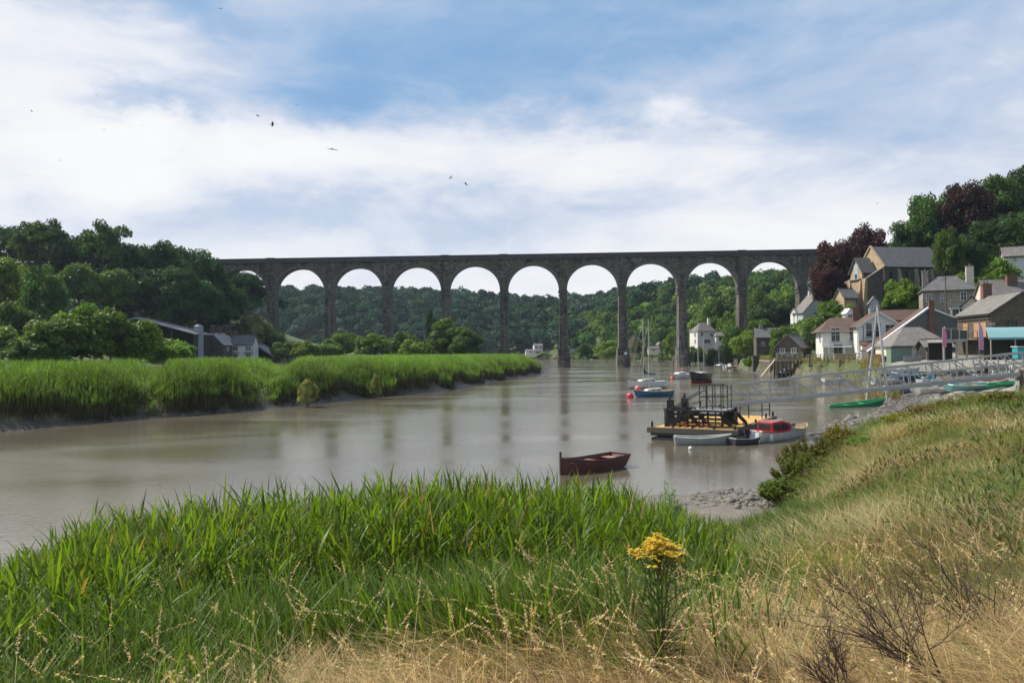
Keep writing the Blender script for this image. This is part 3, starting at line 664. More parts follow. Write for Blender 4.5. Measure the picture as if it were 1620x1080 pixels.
for a in [
 (22, 514, 140, 130, 'bush', 'low spreading hedge tree at the left edge above the reeds'),
 (84, 492, 132, 110, 'bush', 'hedge tree with a sunlit top, second from the left edge'),
 (128, 474, 136, 116, 'bush_bright', 'tallest bright hedge tree above the left reeds'),
 (176, 483, 138, 112, 'bush', 'broad hedge tree just right of the tallest bright one'),
 (216, 502, 142, 90, 'bush_bright', 'bright hedge tree in front of the left end of the barn roof'),
 (262, 531, 150, 84, 'bush_bright', 'low sunlit hedge bush below the barn roof'),
 (290, 541, 160, 50, 'bush', 'small hedge bush at the right end of the hedge by the farmhouse'),
 (50, 530, 128, 90, 'bush_dark', 'low shaded hedge bush between the two leftmost hedge trees')]:
    tree(*a, group=HG)
FB = 'bushes along the foot of the viaduct'
for a in [
 (402, 494, 268, 62, 'pale', 'pale green tree right behind the white end of the farmhouse'),
 (428, 520, 276, 60, 'broad_dark', 'dark bush at the foot of the leftmost pier'),
 (455, 536, 262, 60, 'bush_dark', 'dark spreading bush right of the sloping shed roof'),
 (486, 535, 236, 46, 'bush_bright', 'bright green bush below the second pier'),
 (518, 534, 244, 50, 'bush', 'olive bush right beside the bright one below the second pier'),
 (548, 519, 262, 50, 'bush', 'rounded bush between the second and third piers'),
 (588, 523, 246, 62, 'bush', 'wide grey-green bush below the third pier'),
 (640, 520, 262, 60, 'bush_dark', 'dull green bush right of the third pier foot'),
 (652, 534, 236, 46, 'bush_bright', 'small bright bush in front of the dull one right of the third pier'),
 (683, 488, 272, 32, 'cone', 'narrow dark conifer left of the fourth pier'),
 (716, 500, 238, 82, 'bush', 'large domed bush, biggest of the row, below the fourth pier'),
 (738, 518, 228, 56, 'bush_dark', 'round dark bush at the right end of the row'),
 (694, 516, 248, 46, 'bush_dark', 'dark bush tucked left of the large domed bush'),
 (487, 597, 84, 34, 'pale', 'pale bushy clump leaning out of the reeds above the shining mud'),
 (593, 588, 97, 18, 'pale', 'small narrow pale clump at the foot of the reed bank')]:
    tree(*a, group=FB if a[1] < 560 else None, name='bush' if a[1] > 500 else 'tree', cat='bush' if a[1] > 500 else 'tree')
RT = 'trees on the hillside above the village'
for a in [
 (1442, 345, 212, 70, 'broad_dark', 'dark tree at the lower left end of the right skyline'),
 (1474, 300, 208, 76, 'broad', 'tree with a sunlit left side on the right skyline beside the purple one'),
 (1500, 312, 214, 66, 'broad_dark', 'dark green tree half behind the purple skyline tree'),
 (1536, 285, 202, 96, 'copper', 'big dark purple copper beech on the right skyline'),
 (1588, 272, 206, 86, 'broad', 'tall green tree on the skyline right of the purple beech'),
 (1628, 262, 208, 90, 'broad_dark', 'highest dark tree at the right edge of the picture'),
 (1612, 332, 172, 80, 'broad_dark', 'dark tree below the skyline at the right edge'),
 (1566, 350, 176, 80, 'broad_dark', 'dark tree below the purple skyline beech'),
 (1535, 378, 172, 60, 'broad_dark', 'dark tree between the chapel roof tree and the slope trees'),
 (1507, 357, 165, 58, 'tall', 'tall green tree with a bare trunk standing in front of the chapel roof end'),
 (1372, 357, 207, 84, 'copper', 'purple copper beech with a thin top left of the chapel gable'),
 (1326, 378, 200, 92, 'copper', 'broad purple copper beech hiding the right end of the viaduct'),
 (1312, 420, 188, 64, 'copper', 'lower purple beech hanging over the blue-grey house'),
 (1358, 420, 214, 60, 'broad_dark', 'dark tree behind the chapel front left corner'),
 (1434, 434, 168, 62, 'bush_bright', 'bright green tree in front of the chapel side wall'),
 (1458, 446, 170, 60, 'bush', 'green bush between the chapel and the hipped stone house'),
 (1416, 462, 170, 46, 'bush_dark', 'dark bush against the foot of the chapel'),
 (1579, 405, 160, 60, 'bush_bright', 'bright green tree above the roofs near the right edge'),
 (1616, 400, 170, 40, 'bush_dark', 'dark bush by the white house at the right edge'),
 (1556, 396, 172, 50, 'bush_dark', 'dark bush behind the tall cream chimney'),
 (1566, 452, 148, 36, 'bush_bright', 'small bright bush right of the hipped stone house'),
 (1478, 492, 134, 28, 'bush_bright', 'small bright bush over the apex of the grey gable'),
 (1298, 488, 178, 60, 'bush', 'green tree left of the white balcony house'),
 (1324, 470, 182, 60, 'bush_dark', 'dark green tree above the white balcony house'),
 (1298, 516, 160, 56, 'broad_dark', 'dark round tree beside the balcony of the white house'),
 (1340, 478, 168, 40, 'bush_bright', 'sunlit bush above the brown roof of the balcony house'),
 (1316, 455, 186, 56, 'bush_bright', 'light green garden bush below the purple beech'),
 (1284, 530, 168, 36, 'bush', 'green bush right of the boathouse roof'),
 (1182, 524, 226, 62, 'willow', 'yellow-green willow on the quay left of the boathouse'),
 (1200, 500, 244, 56, 'bush_dark', 'dark green tree behind the willow right of the eighth pier'),
 (1240, 512, 206, 50, 'bush', 'green tree above the boathouse roof'),
 (1222, 522, 222, 44, 'bush_dark', 'dark bush left above the boathouse'),
 (1160, 505, 270, 40, 'bush', 'green tree left of the eighth pier foot'),
 (1100, 500, 310, 40, 'bush_bright', 'bright bush left of the white riverside house'),
 (1150, 485, 312, 50, 'bush_bright', 'bright bush above the white riverside house'),
 (1112, 478, 330, 46, 'bush', 'olive tree above the chimney of the white riverside house'),
 (1232, 455, 330, 60, 'bush_bright', 'sunlit tree on the slope framed by the ninth arch'),
 (1206, 450, 326, 50, 'bush', 'tree on the slope just right of the eighth pier top'),
 (1222, 470, 300, 70, 'broad_dark', 'dark shaded tree above the white terrace'),
 (1262, 466, 296, 40, 'broad_dark', 'dark tree against the left side of the ninth pier'),
 (1220, 476, 300, 40, 'bush_bright', 'bright bush at the left end of the white terrace'),
 (960, 536, 420, 50, 'bush_bright', 'bright rounded bush on the far shore between two river piers'),
 (1066, 520, 330, 34, 'bush', 'green tree left of the seventh pier foot'),
 (930, 540, 430, 40, 'bush_dark', 'dark bush on the far shore right of the first river pier'),
 (1016, 532, 400, 40, 'bush_dark', 'dark bush on the far shore beside the stone cottage'),
 (1048, 520, 380, 40, 'broad_dark', 'dark tree behind the small white summerhouse'),
 (858, 532, 590, 26, 'bush', 'small bush beside the distant white boathouse'),
 (1185, 562, 200, 20, 'bush_bright', 'small yellow-green bush at the foot of the willow'),
 (1100, 544, 290, 30, 'bush', 'bush below the white riverside house'),
 (1130, 548, 285, 36, 'bush_dark', 'dark bush on the shore in front of the white riverside house'),
 (1152, 540, 280, 34, 'bush', 'green bush at the foot of the eighth pier'),
 (1140, 462, 322, 50, 'bush_dark', 'dark tree above the slate roofs in the eighth arch'),
 (1122, 476, 316, 44, 'bush', 'green tree in front of the slate roofs in the eighth arch'),
 (1224, 545, 170, 16, 'willow', 'ivy column on the corner of the boathouse')]:
    tree(*a, group=RT, name='tree' if a[1] < 500 else 'bush', cat='tree' if a[1] < 500 else 'bush')
for i, (u, v, Y) in enumerate([(867, 456, 620), (884, 462, 640), (922, 470, 640), (940, 469, 640)]):
    pass

# ------------------------------------------------------------------ far woods (read as one mass)
def wood(name, label, xs, ys, step, nleaf, leaf, hts, rgbs, seed, keep, zoff=0.0):
    rs = np.random.RandomState(seed)
    gx, gy = np.meshgrid(np.arange(*xs, step), np.arange(*ys, step)); gx = gx.ravel() + rs.uniform(-.45, .45, gx.size) * step; gy = gy.ravel() + rs.uniform(-.45, .45, gy.size) * step
    gz = H(gx, gy); k = keep(gx, gy, gz); gx, gy, gz = gx[k], gy[k], gz[k]; n = len(gx)
    hh = rs.uniform(hts[0], hts[1], n); rr = rs.uniform(.38, .78, n) * step * 1.25
    # every crown: lobes on an ellipsoid
    nl = 9
    ci = rs.normal(size=(n, nl, 3)); ci /= np.linalg.norm(ci, axis=2, keepdims=True); ci[..., 2] = np.abs(ci[..., 2]) * .9 - .1
    lobe = ci * rr[:, None, None] * .62; lobe[..., 2] *= 1.1
    pick = rs.randint(0, nl, size=(n, nleaf))
    e = rs.normal(size=(n, nleaf, 3)); e /= np.linalg.norm(e, axis=2, keepdims=True); e[..., 2] = np.where(e[..., 2] < -.3, -e[..., 2], e[..., 2])
    L0 = np.take_along_axis(lobe, pick[..., None], 1)
    pos = L0 + e * (rr[:, None, None] * .52 * rs.uniform(.75, 1.1, (n, nleaf))[..., None])
    pos[..., 0] += gx[:, None]; pos[..., 1] += gy[:, None]; pos[..., 2] += (gz + hh - rr * .9 + zoff)[:, None]
    nrm = e + rs.normal(size=e.shape) * .35
    V, Fc = leaf_cards(pos.reshape(-1, 3), nrm.reshape(-1, 3), (leaf * rs.uniform(.6, 1.3, (n, nleaf))).ravel(), rs)
    base = np.array(rgbs)[rs.randint(0, len(rgbs), n)] * rs.uniform(.68, 1.4, n)[:, None]
    lb = rs.uniform(.72, 1.3, (n, nl)); cc = base[:, None, :] * np.take_along_axis(lb, pick, 1)[..., None]
    C = np.repeat(cc.reshape(-1, 3), 4, 0)
    tag(link_mesh(name, np_mesh(name, V, Fc, C), M['leaf_far']), label, 'woodland', kind='stuff')
G1 = [(.034, .066, .034), (.030, .058, .032), (.042, .076, .034), (.046, .072, .045), (.03, .055, .034)]  # leaf greens with the blue of distance haze mixed into the colour
G2 = [(.040, .085, .022), (.060, .110, .024), (.085, .135, .028), (.035, .070, .022), (.05, .095, .022)]
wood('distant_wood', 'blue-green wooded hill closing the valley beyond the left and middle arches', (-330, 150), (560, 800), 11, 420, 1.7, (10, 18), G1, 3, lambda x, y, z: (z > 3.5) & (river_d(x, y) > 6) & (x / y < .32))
wood('hillside_wood', 'green wooded hillside behind the right-hand arches', (40, 330), (322, 660), 9, 430, 1.35, (7, 14), G2, 4, lambda x, y, z: (z > 3.6) & (river_d(x, y) > 7) & (np.hypot(x - 150, y - 350) > 20))
wood('left_slope_wood', 'dark wood filling the slope behind the tall trees on the left', (-330, -96), (262, 330), 8, 320, .95, (10, 16), [(.022, .048, .018), (.028, .055, .02)], 6, lambda x, y, z: (z > 7.0) & (np.abs(y - 291) > 6))
wood('upper_hill_wood', 'dark wood on the steep slope at the right behind the chapel', (96, 260), (205, 275), 8, 320, .8, (9, 14), [(.022, .048, .018), (.035, .065, .02)], 7, lambda x, y, z: (z > 18.0))
wood('far_shore_scrub', 'low yellow-green scrub along the far shore under the arches', (20, 100), (395, 580), 4.0, 90, .6, (1.0, 2.4), [(.09, .12, .03), (.06, .10, .03)], 8, lambda x, y, z: (river_d(x, y) > 2.5) & (river_d(x, y) < 12))

# ------------------------------------------------------------------ blades
def blades(base, Lh, wd, az, lean, droop, c0, c1, seg=3, rs=np.random, tipw=.12, broad=.5):
    n = len(base); t = np.linspace(0, 1, seg + 1)
    av = np.stack([np.cos(az), np.sin(az), np.zeros(n)], -1); up = np.array([0, 0, 1.0])
    sa = np.sin(lean)[:, None]; ca = np.cos(lean)[:, None]
    sj = az + math.pi / 2 + rs.uniform(-.6, .6, n); sv_ = np.stack([np.cos(sj), np.sin(sj), np.zeros(n)], -1)
    V = np.zeros((n, seg + 1, 2, 3)); C = np.zeros((n, seg + 1, 2, 3))
    for i, tt in enumerate(t):
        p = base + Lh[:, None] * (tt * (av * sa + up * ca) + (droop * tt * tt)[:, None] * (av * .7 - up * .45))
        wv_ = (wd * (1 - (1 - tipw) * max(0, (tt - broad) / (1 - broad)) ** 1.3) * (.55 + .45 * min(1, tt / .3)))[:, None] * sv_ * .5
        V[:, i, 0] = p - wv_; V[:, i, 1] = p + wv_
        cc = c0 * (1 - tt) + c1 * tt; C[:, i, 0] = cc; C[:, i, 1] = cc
    V = V.reshape(-1, 3); C = C.reshape(-1, 3)
    b = np.arange(n)[:, None, None] * (seg + 1) * 2 + np.arange(seg)[None, :, None] * 2
    Fc = (b + np.array([0, 1, 3, 2])[None, None, :]).reshape(-1, 4)
    return V, Fc, C
def merge(parts):
    Vs, Fs, Cs = [], [], []; k = 0
    for V, Fc, C in parts: Vs.append(V); Fs.append(Fc + k); Cs.append(C); k += len(V)
    return np.concatenate(Vs), np.concatenate(Fs), np.concatenate(Cs)
def vary(rs, c, n, a=.25, hue=.12):
    k = rs.uniform(1 - a, 1 + a, (n, 1)); h = 1 + rs.uniform(-hue, hue, (n, 3)); return np.array(c)[None] * k * h
def stems_with_leaves(xy, ht, rs, nl, leafL, leafW, cg, cb, seg=3, stemw=.012, top=.4):
    """reeds: a stalk with alternate leaves reaching up and out"""
    n = len(xy); z = H(xy[:, 0], xy[:, 1]) - .05
    base = np.column_stack([xy, z]); az = rs.uniform(0, 6.28, n); lean = rs.uniform(0, .14, n)
    parts = [blades(base, ht * .95, np.full(n, stemw), az, lean, np.full(n, .05), vary(rs, cb, n), vary(rs, cg, n, .2) * .8, 2, rs)]
    av = np.stack([np.cos(az), np.sin(az)], -1)
    for k in range(nl):
        t = top + (1 - top) * (k + rs.uniform(0, .8, n)) / nl
        b = base.copy(); b[:, 2] += ht * .95 * t * np.cos(lean); b[:, :2] += av * (ht * .95 * t * np.sin(lean))[:, None]
        la = rs.uniform(0, 6.28, n)
        LL = leafL * rs.uniform(.6, 1.2, n) * (1.1 - .35 * t)
        cg_ = vary(rs, cg, n, .35)
        parts.append(blades(b, LL, leafW * rs.uniform(.7, 1.2, n), la, rs.uniform(.12, 1.0, n) * (1.15 - .6 * t), rs.uniform(.05, .95, n) * (1.2 - .7 * t), cg_ * .85, cg_, seg, rs, tipw=.04, broad=.25))
    return merge(parts)
def scatter(rs, n, x0, x1, y0, y1):
    return np.column_stack([rs.uniform(x0, x1, n), rs.uniform(y0, y1, n)])
rs = np.random.RandomState(77)
# left bank reed bed
def left_reeds():
    q = scatter(rs, 420000, -95, 20, 45, 208); d = river_d(q[:, 0], q[:, 1]) + wob(q[:, 0], q[:, 1], .3, 2) * 1.1 + wob(q[:, 0], q[:, 1], 1.1, 3) * .5
    x, y = q.T; lim = np.interp(y, [0, 40, 60, 80, 100, 160, 204, 240], [-300, -60, -30, -16, -6, 12, 22, 26])
    dens = np.where(d < 8, 1.0, .38) * np.interp(y, [45, 90, 208], [1, .75, .5])
    k = (d > .9) & (d < 34) & (x < lim) & (rs.rand(len(q)) < dens)
    gap = np.ones(len(q))
    for (cx, cy, w_) in ((-33.5, 71, 1.5), (-25.0, 80.5, 2.2)):
        ux, uy = cx / math.hypot(cx, cy) + .06, cy / math.hypot(cx, cy)
        gd = np.abs(x * uy - y * ux + wob(x, y, .35, 3) * 1.2 - (cx * uy - cy * ux)); gap = np.minimum(gap, .28 + .72 * sstep(gd, .2, w_ * 1.6)); k &= (gd > w_ * .35) | (rs.rand(len(q)) < .25)
    q = q[k]; d = d[k]; gap = gap[k]; n = len(q)
    ht = 3.1 + .5 * wob(q[:, 0], q[:, 1], .22, 1) + .4 * wob(q[:, 0], q[:, 1], 1.1, 2) + rs.uniform(-.5, .3, n)
    ht *= .6 + .4 * sstep(d, .9, 4.8)
    gz = H(q[:, 0], q[:, 1]); ht = np.minimum(ht, 5.25 - gz + .22 * wob(q[:, 0], q[:, 1], .8, 2) + .25 * wob(q[:, 0], q[:, 1], .2, 3) * sstep(-q[:, 1], -90, -60) + rs.uniform(-.4, .2, n)); ht = np.maximum(ht * gap, .5)
    V, Fc, C = stems_with_leaves(q, ht, rs, 5, .62, .085, (.105, .175, .030), (.05, .04, .025), seg=1, stemw=.05, top=.70)
    vv = V[:, :2]; tone = 1 + .30 * wob(vv[:, 0], vv[:, 1], .45, 2) + .25 * wob(vv[:, 0], vv[:, 1], 1.7, 4) + .35 * sstep(vv[:, 1], 85, 130); C = C * tone[:, None].clip(.45, 1.8) * np.array([1, 1, 1])
    base = np.column_stack([q, gz - .1]); f = d < 9; base = base[f]; hb = ht[f]; m_ = len(base)
    parts = []
    for _ in range(6):
        b2 = base - 0 + np.column_stack([rs.normal(size=(m_, 2)) * .45, np.full(m_, -.15)])
        parts.append(blades(b2, hb * rs.uniform(.40, .74, m_), np.full(m_, .12), rs.uniform(0, 6.28, m_), rs.uniform(0, .3, m_), rs.uniform(0, .25, m_), vary(rs, (.050, .040, .026), m_, .4), vary(rs, (.10, .095, .040), m_, .4), 1, rs))
    V2, F2, C2 = merge(parts)
    tag(link_mesh('reed_stalks', np_mesh('reed_stalks', V2, F2, C2), M['stalk']), 'dark dead stalks at the foot of the reed bed along the left bank', 'reeds', kind='stuff')
    print('left reeds', n)
    tag(link_mesh('reed_bed', np_mesh('reed_bed', V, Fc, C), M['reed_far']), 'tall green reed bed with brown stalks along the left river bank', 'reeds', kind='stuff')
left_reeds()
def marsh_grass():
    q = scatter(rs, 60000, -110, 26, 50, 290); d = river_d(q[:, 0], q[:, 1]); x, y = q.T
    lim = np.interp(y, [0, 40, 60, 80, 100, 160, 204, 240, 340], [-300, -60, -30, -16, -6, 12, 22, 26, 26])
    k = (d > 2.2) & (x < lim); q = q[k]; n = len(q); base = np.column_stack([q, H(q[:, 0], q[:, 1]) - .05])
    V, Fc, C = blades(base, rs.uniform(.5, 1.0, n), np.full(n, .12), rs.uniform(0, 6.28, n), rs.uniform(0, .5, n), rs.uniform(0, .5, n), vary(rs, (.08, .10, .03), n), vary(rs, (.15, .19, .05), n), 1, rs)
    tag(link_mesh('marsh_grass', np_mesh('marsh_grass', V, Fc, C), M['reed_far']), 'short yellow-green marsh grass in the gaps behind the left reeds', 'grass', kind='stuff')
marsh_grass()
# near reed bed
def near_reeds():
    q = scatter(rs, 90000, -22, 6.5, 5.0, 22.5); x, y = q.T
    d = river_d(x, y); cl = wob(x, y, 1.6, 2)
    edge = 7.4 + .9 * wob(x, y, .8, 2) + np.where(x < -1.2, (x + 1.2) * 1.0, (x + 1.2) * .25)
    dens = np.clip((y - edge) / 3.2, .10, 1) * (.78 + .75 * cl).clip(.12, 1.3)
    k = (d > -.2) & (y > edge) & (rs.rand(len(q)) < dens * .34) & (rs.rand(len(q)) < 1 - sstep(x / y + .03 * wob(x, y, 1.1, 1), .14, .33)) & (river_d(x, y) > .1) & (np.abs(x) < y * .70 + 1)
    q = q[k]; n = len(q); x, y = q.T
    q = q + np.column_stack([wob(x, y, 3.1, 1), wob(x, y, 3.3, 3)]) * .16; x, y = q.T
    gz = H(x, y); r_ = x / y
    kk = np.interp(r_, [-.66, -.60, -.52, -.36, -.15, .0, .12, .18, .30], [.275, .245, .195, .178, .160, .162, .170, .198, .235])
    top = 5.5 - y * kk + (.20 * wob(x, y, .7, 2) + .16 * wob(x, y, 2.3, 1) + rs.uniform(-.5, .12, n))
    ht = np.clip(np.minimum(top - gz, 2.1 + rs.uniform(-.5, .2, n)), .35, 2.4) * np.interp(y, [5, 9], [.62, 1])
    V, Fc, C = stems_with_leaves(q, ht, rs, 9, .50, .028, (.090, .158, .020), (.08, .085, .03), seg=4, stemw=.010, top=.25)
    # one stem in nine is dead, and many blades end in a dry tip
    rs2 = np.random.RandomState(4); dead = rs2.rand(n) < .10; per = len(C); print('near reeds', n)
    xy = V[:, :2]; f = (rs2.rand(len(C) // 10 + 1) < .035).repeat(10)[:len(C)][:, None]; C = np.where(f, np.array([.26, .20, .09]) * (C[:, 1:2] / .165).clip(.5, 1.3), C)
    tag(link_mesh('reed_bed', np_mesh('reed_bed', V, Fc, C), M['reed']), 'bright green pointed reeds filling the near bank in front of the river', 'reeds', kind='stuff')
near_reeds()
def grass_patch(name, label, q, hfun, w, c0, c1, leanr=(0, .5), droopr=(.1, .8), seg=3, mt='grass', colf=None):
    n = len(q); base = np.column_stack([q, H(q[:, 0], q[:, 1]) - .04]); h = hfun(q[:, 0], q[:, 1], n)
    a = vary(rs, c0, n, .3); b = vary(rs, c1, n, .3)
    if colf is not None: f = colf(q[:, 0], q[:, 1])[:, None]; a = a * (1 - f[:, 0:1]) + vary(rs, (.11, .16, .035), n, .3) * f[:, 0:1]; b = b * (1 - f[:, 0:1]) + vary(rs, (.15, .23, .04), n, .3) * f[:, 0:1]
    # gusts comb the grass one way in patches
    az = 2.6 + wob(q[:, 0], q[:, 1], .9, 4) * 1.6 + rs.normal(size=n) * .9
    dist = np.hypot(q[:, 0], q[:, 1])
    V, Fc, C = blades(base, h, w * (1 + dist * .045) * rs.uniform(.7, 1.4, n), az, rs.uniform(*leanr, n), rs.uniform(*droopr, n), a, b, seg, rs, tipw=.1, broad=.3)
    print(name, n)
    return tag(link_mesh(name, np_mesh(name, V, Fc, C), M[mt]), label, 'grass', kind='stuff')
def inview(q, m=.72): return (np.abs(q[:, 0]) < q[:, 1] * m + .6)
def line_green(x, y):
    """share of green in the near grass"""
    n_ = wob(x, y, .9, 1)
    return np.clip(.12 + .75 * sstep(-x + n_ * .8, .9, 2.6) + .9 * sstep(y + n_ * 1.5 - np.abs(x) * .0, 6.6, 9.2) + .5 * n_, 0, 1)
q = scatter(rs, 230000, -10, 12, 2.7, 13); q = q[inview(q) & (rs.rand(len(q)) < np.interp(q[:, 1], [2.7, 6, 13], [1, .85, .42]))]
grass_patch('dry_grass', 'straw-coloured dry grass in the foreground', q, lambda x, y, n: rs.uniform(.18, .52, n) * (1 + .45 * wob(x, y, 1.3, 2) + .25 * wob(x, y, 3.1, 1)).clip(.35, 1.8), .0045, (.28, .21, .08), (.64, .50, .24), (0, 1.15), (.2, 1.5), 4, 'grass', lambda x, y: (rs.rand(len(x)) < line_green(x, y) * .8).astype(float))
q = scatter(rs, 60000, -8, 10, 2.9, 11); q = q[inview(q)]
grass_patch('fallen_straw', 'fallen pale and brown straw lying tangled between the grasses', q, lambda x, y, n: rs.uniform(.15, .42, n), .0045, (.38, .28, .15), (.60, .47, .24), (1.0, 1.75), (-.3, .2), 2, 'grass')
q = scatter(rs, 26000, -3, 10, 3.2, 13); q = q[inview(q) & (wob(q[:, 0], q[:, 1], 1.5, 3) > .1)]
grass_patch('russet_weeds', 'russet brown dock and dead weed stems in patches of the dry grass', q, lambda x, y, n: rs.uniform(.25, .6, n), .004, (.13, .065, .035), (.24, .13, .07), (0, .9), (.0, .6), 3, 'grass')
q = scatter(rs, 60000, -9, 2.5, 3.0, 10.5); g = line_green(q[:, 0], q[:, 1]); q = q[inview(q) & (rs.rand(len(q)) < (g - .25) * 1.1)]
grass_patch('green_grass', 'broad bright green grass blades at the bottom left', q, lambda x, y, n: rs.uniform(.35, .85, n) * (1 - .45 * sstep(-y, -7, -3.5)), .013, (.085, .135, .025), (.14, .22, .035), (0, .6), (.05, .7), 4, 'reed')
q = scatter(rs, 60000, .5, 11, 8.5, 27); q = q[inview(q, .7) & (river_d(q[:, 0], q[:, 1]) > .3) & (q[:, 0] > .12 * q[:, 1] + .3 * wob(q[:, 0], q[:, 1], .9, 2)) & (rs.rand(len(q)) < 1 - sstep(q[:, 0] / q[:, 1] + .05 * wob(q[:, 0], q[:, 1], .9, 3), .24, .44))]
grass_patch('green_grass', 'fresh green grass between the tall reeds and the dry slope', q, lambda x, y, n: rs.uniform(.25, .65, n) * (1 + .4 * wob(x, y, .9, 1)).clip(.6, 1.6), .012, (.085, .12, .026), (.15, .21, .045), (0, .7), (.05, .9), 3, 'reed')
# slope to the right: mixed green and rusty grass, shorter and finer with distance
q = scatter(rs, 420000, 1.5, 40, 9.5, 50); d_ = river_d(q[:, 0], q[:, 1])
q = q[(d_ > .6) & inview(q, .70) & (q[:, 0] > 2 + wob(q[:, 0], q[:, 1], .6, 2)) & (H(q[:, 0], q[:, 1]) > .75) & (rs.rand(len(q)) < np.interp(q[:, 1], [9, 20, 50], [.9, .8, .42]))]
def green_right(x, y):
    return (rs.rand(len(x)) < np.clip(.76 + .5 * wob(x, y, .33, 3) + .45 * wob(x, y, 1.3, 1) - .3 * (1 - sstep(y, 9, 14)) + .45 * (1 - sstep(x / y, .28, .5)), .10, .95)).astype(float)
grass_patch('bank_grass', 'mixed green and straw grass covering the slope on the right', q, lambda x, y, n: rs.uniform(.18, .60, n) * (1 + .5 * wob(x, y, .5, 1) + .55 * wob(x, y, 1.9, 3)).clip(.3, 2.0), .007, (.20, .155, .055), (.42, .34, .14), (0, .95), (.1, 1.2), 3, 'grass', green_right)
# broad-leaved weeds knotted through the slope
q = scatter(rs, 150000, 2.5, 34, 8, 46); cl_ = wob(q[:, 0], q[:, 1], .55, 2) + .7 * wob(q[:, 0], q[:, 1], 1.7, 1); q = q[inview(q, .7) & (river_d(q[:, 0], q[:, 1]) > .5) & (H(q[:, 0], q[:, 1]) > .8) & (cl_ > .22)]
def weeds():
    n = len(q); cl = wob(q[:, 0], q[:, 1], .55, 2) + .7 * wob(q[:, 0], q[:, 1], 1.7, 1); hh = .15 + .62 * np.clip(cl - .1, 0, 1.1); D_ = np.hypot(q[:, 0], q[:, 1])
    base = np.column_stack([q, H(q[:, 0], q[:, 1]) + hh * rs.rand(n) ** .6]); kind_ = wob(q[:, 0], q[:, 1], .4, 4) + rs.normal(size=n) * .25
    c = np.where((kind_ > .35)[:, None], np.array([[.20, .145, .05]]), np.where((kind_ < -.3)[:, None], np.array([[.10, .19, .035]]), np.array([[.125, .165, .04]]))) * rs.uniform(.6, 1.4, (n, 1))
    V, Fc, C = blades(base, rs.uniform(.06, .16, n) * (1 + D_ * .012), rs.uniform(.02, .04, n) * (1 + D_ * .03), rs.uniform(0, 6.28, n), rs.uniform(.2, 1.5, n), rs.uniform(0, .6, n), c * .8, c, 2, rs, tipw=.05, broad=.3)
    tag(link_mesh('bank_weeds', np_mesh('bank_weeds', V, Fc, C), M['grass']), 'tangled leafy weeds in green and rusty clumps on the right slope', 'weeds', kind='stuff'); print('weeds', n)
weeds()
q = scatter(rs, 52000, 2, 22, 7.5, 32); q = q[inview(q, .7) & (H(q[:, 0], q[:, 1]) > .9) & (wob(q[:, 0], q[:, 1], .7, 4) + .5 * wob(q[:, 0], q[:, 1], 2.2, 2) > .05)]
grass_patch('tall_straw', 'tall pale straw stems in tufts across the right slope', q, lambda x, y, n: rs.uniform(.5, .95, n), .0042, (.36, .28, .13), (.66, .54, .31), (0, .8), (.2, 1.1), 4, 'grass')
# seed heads
def seedheads():
    q = np.concatenate([scatter(rs, 620, -4, 6, 3.4, 8.5), scatter(rs, 260, 0, 2.6, 4, 9), scatter(rs, 260, 1, 10, 6, 16)]); q = q[wob(q[:, 0], q[:, 1], 1.1, 2) > -.35]; q = q[inview(q)]
    n = len(q); base = np.column_stack([q, H(q[:, 0], q[:, 1]) - .03])
    Lh = rs.uniform(.45, .9, n); az = 2.6 + rs.normal(size=n) * 1.5; lean = rs.uniform(0, .75, n); dr = rs.uniform(.15, .95, n)
    c = vary(rs, (.46, .37, .18), n, .2); parts = [blades(base, Lh, np.full(n, .0035), az, lean, dr, c, c, 6, rs)]
    av = np.stack([np.cos(az), np.sin(az), np.zeros(n)], -1); up = np.array([0, 0, 1.])
    ps = []
    for k in range(26):
        t = .76 + .25 * k / 26
        p = base + Lh[:, None] * (t * (av * np.sin(lean)[:, None] + up * np.cos(lean)[:, None]) + (dr * t * t)[:, None] * (av * .7 - up * .45))
        ps.append(p + rs.normal(size=(n, 3)) * .0045 * (1.25 - abs(k - 10) / 16))
    pos = np.concatenate(ps); V, Fc = leaf_cards(pos, rs.normal(size=pos.shape), rs.uniform(.006, .013, len(pos)), rs, 2.4)
    parts.append((V, Fc, np.repeat(vary(rs, (.56, .46, .25), len(pos), .25), 4, 0)))
    V, Fc, C = merge(parts)
    tag(link_mesh('seed_heads', np_mesh('seed_heads', V, Fc, C), M['grass']), 'pale feathery grass seed heads rising over the dry grass', 'grass', kind='stuff')
seedheads()
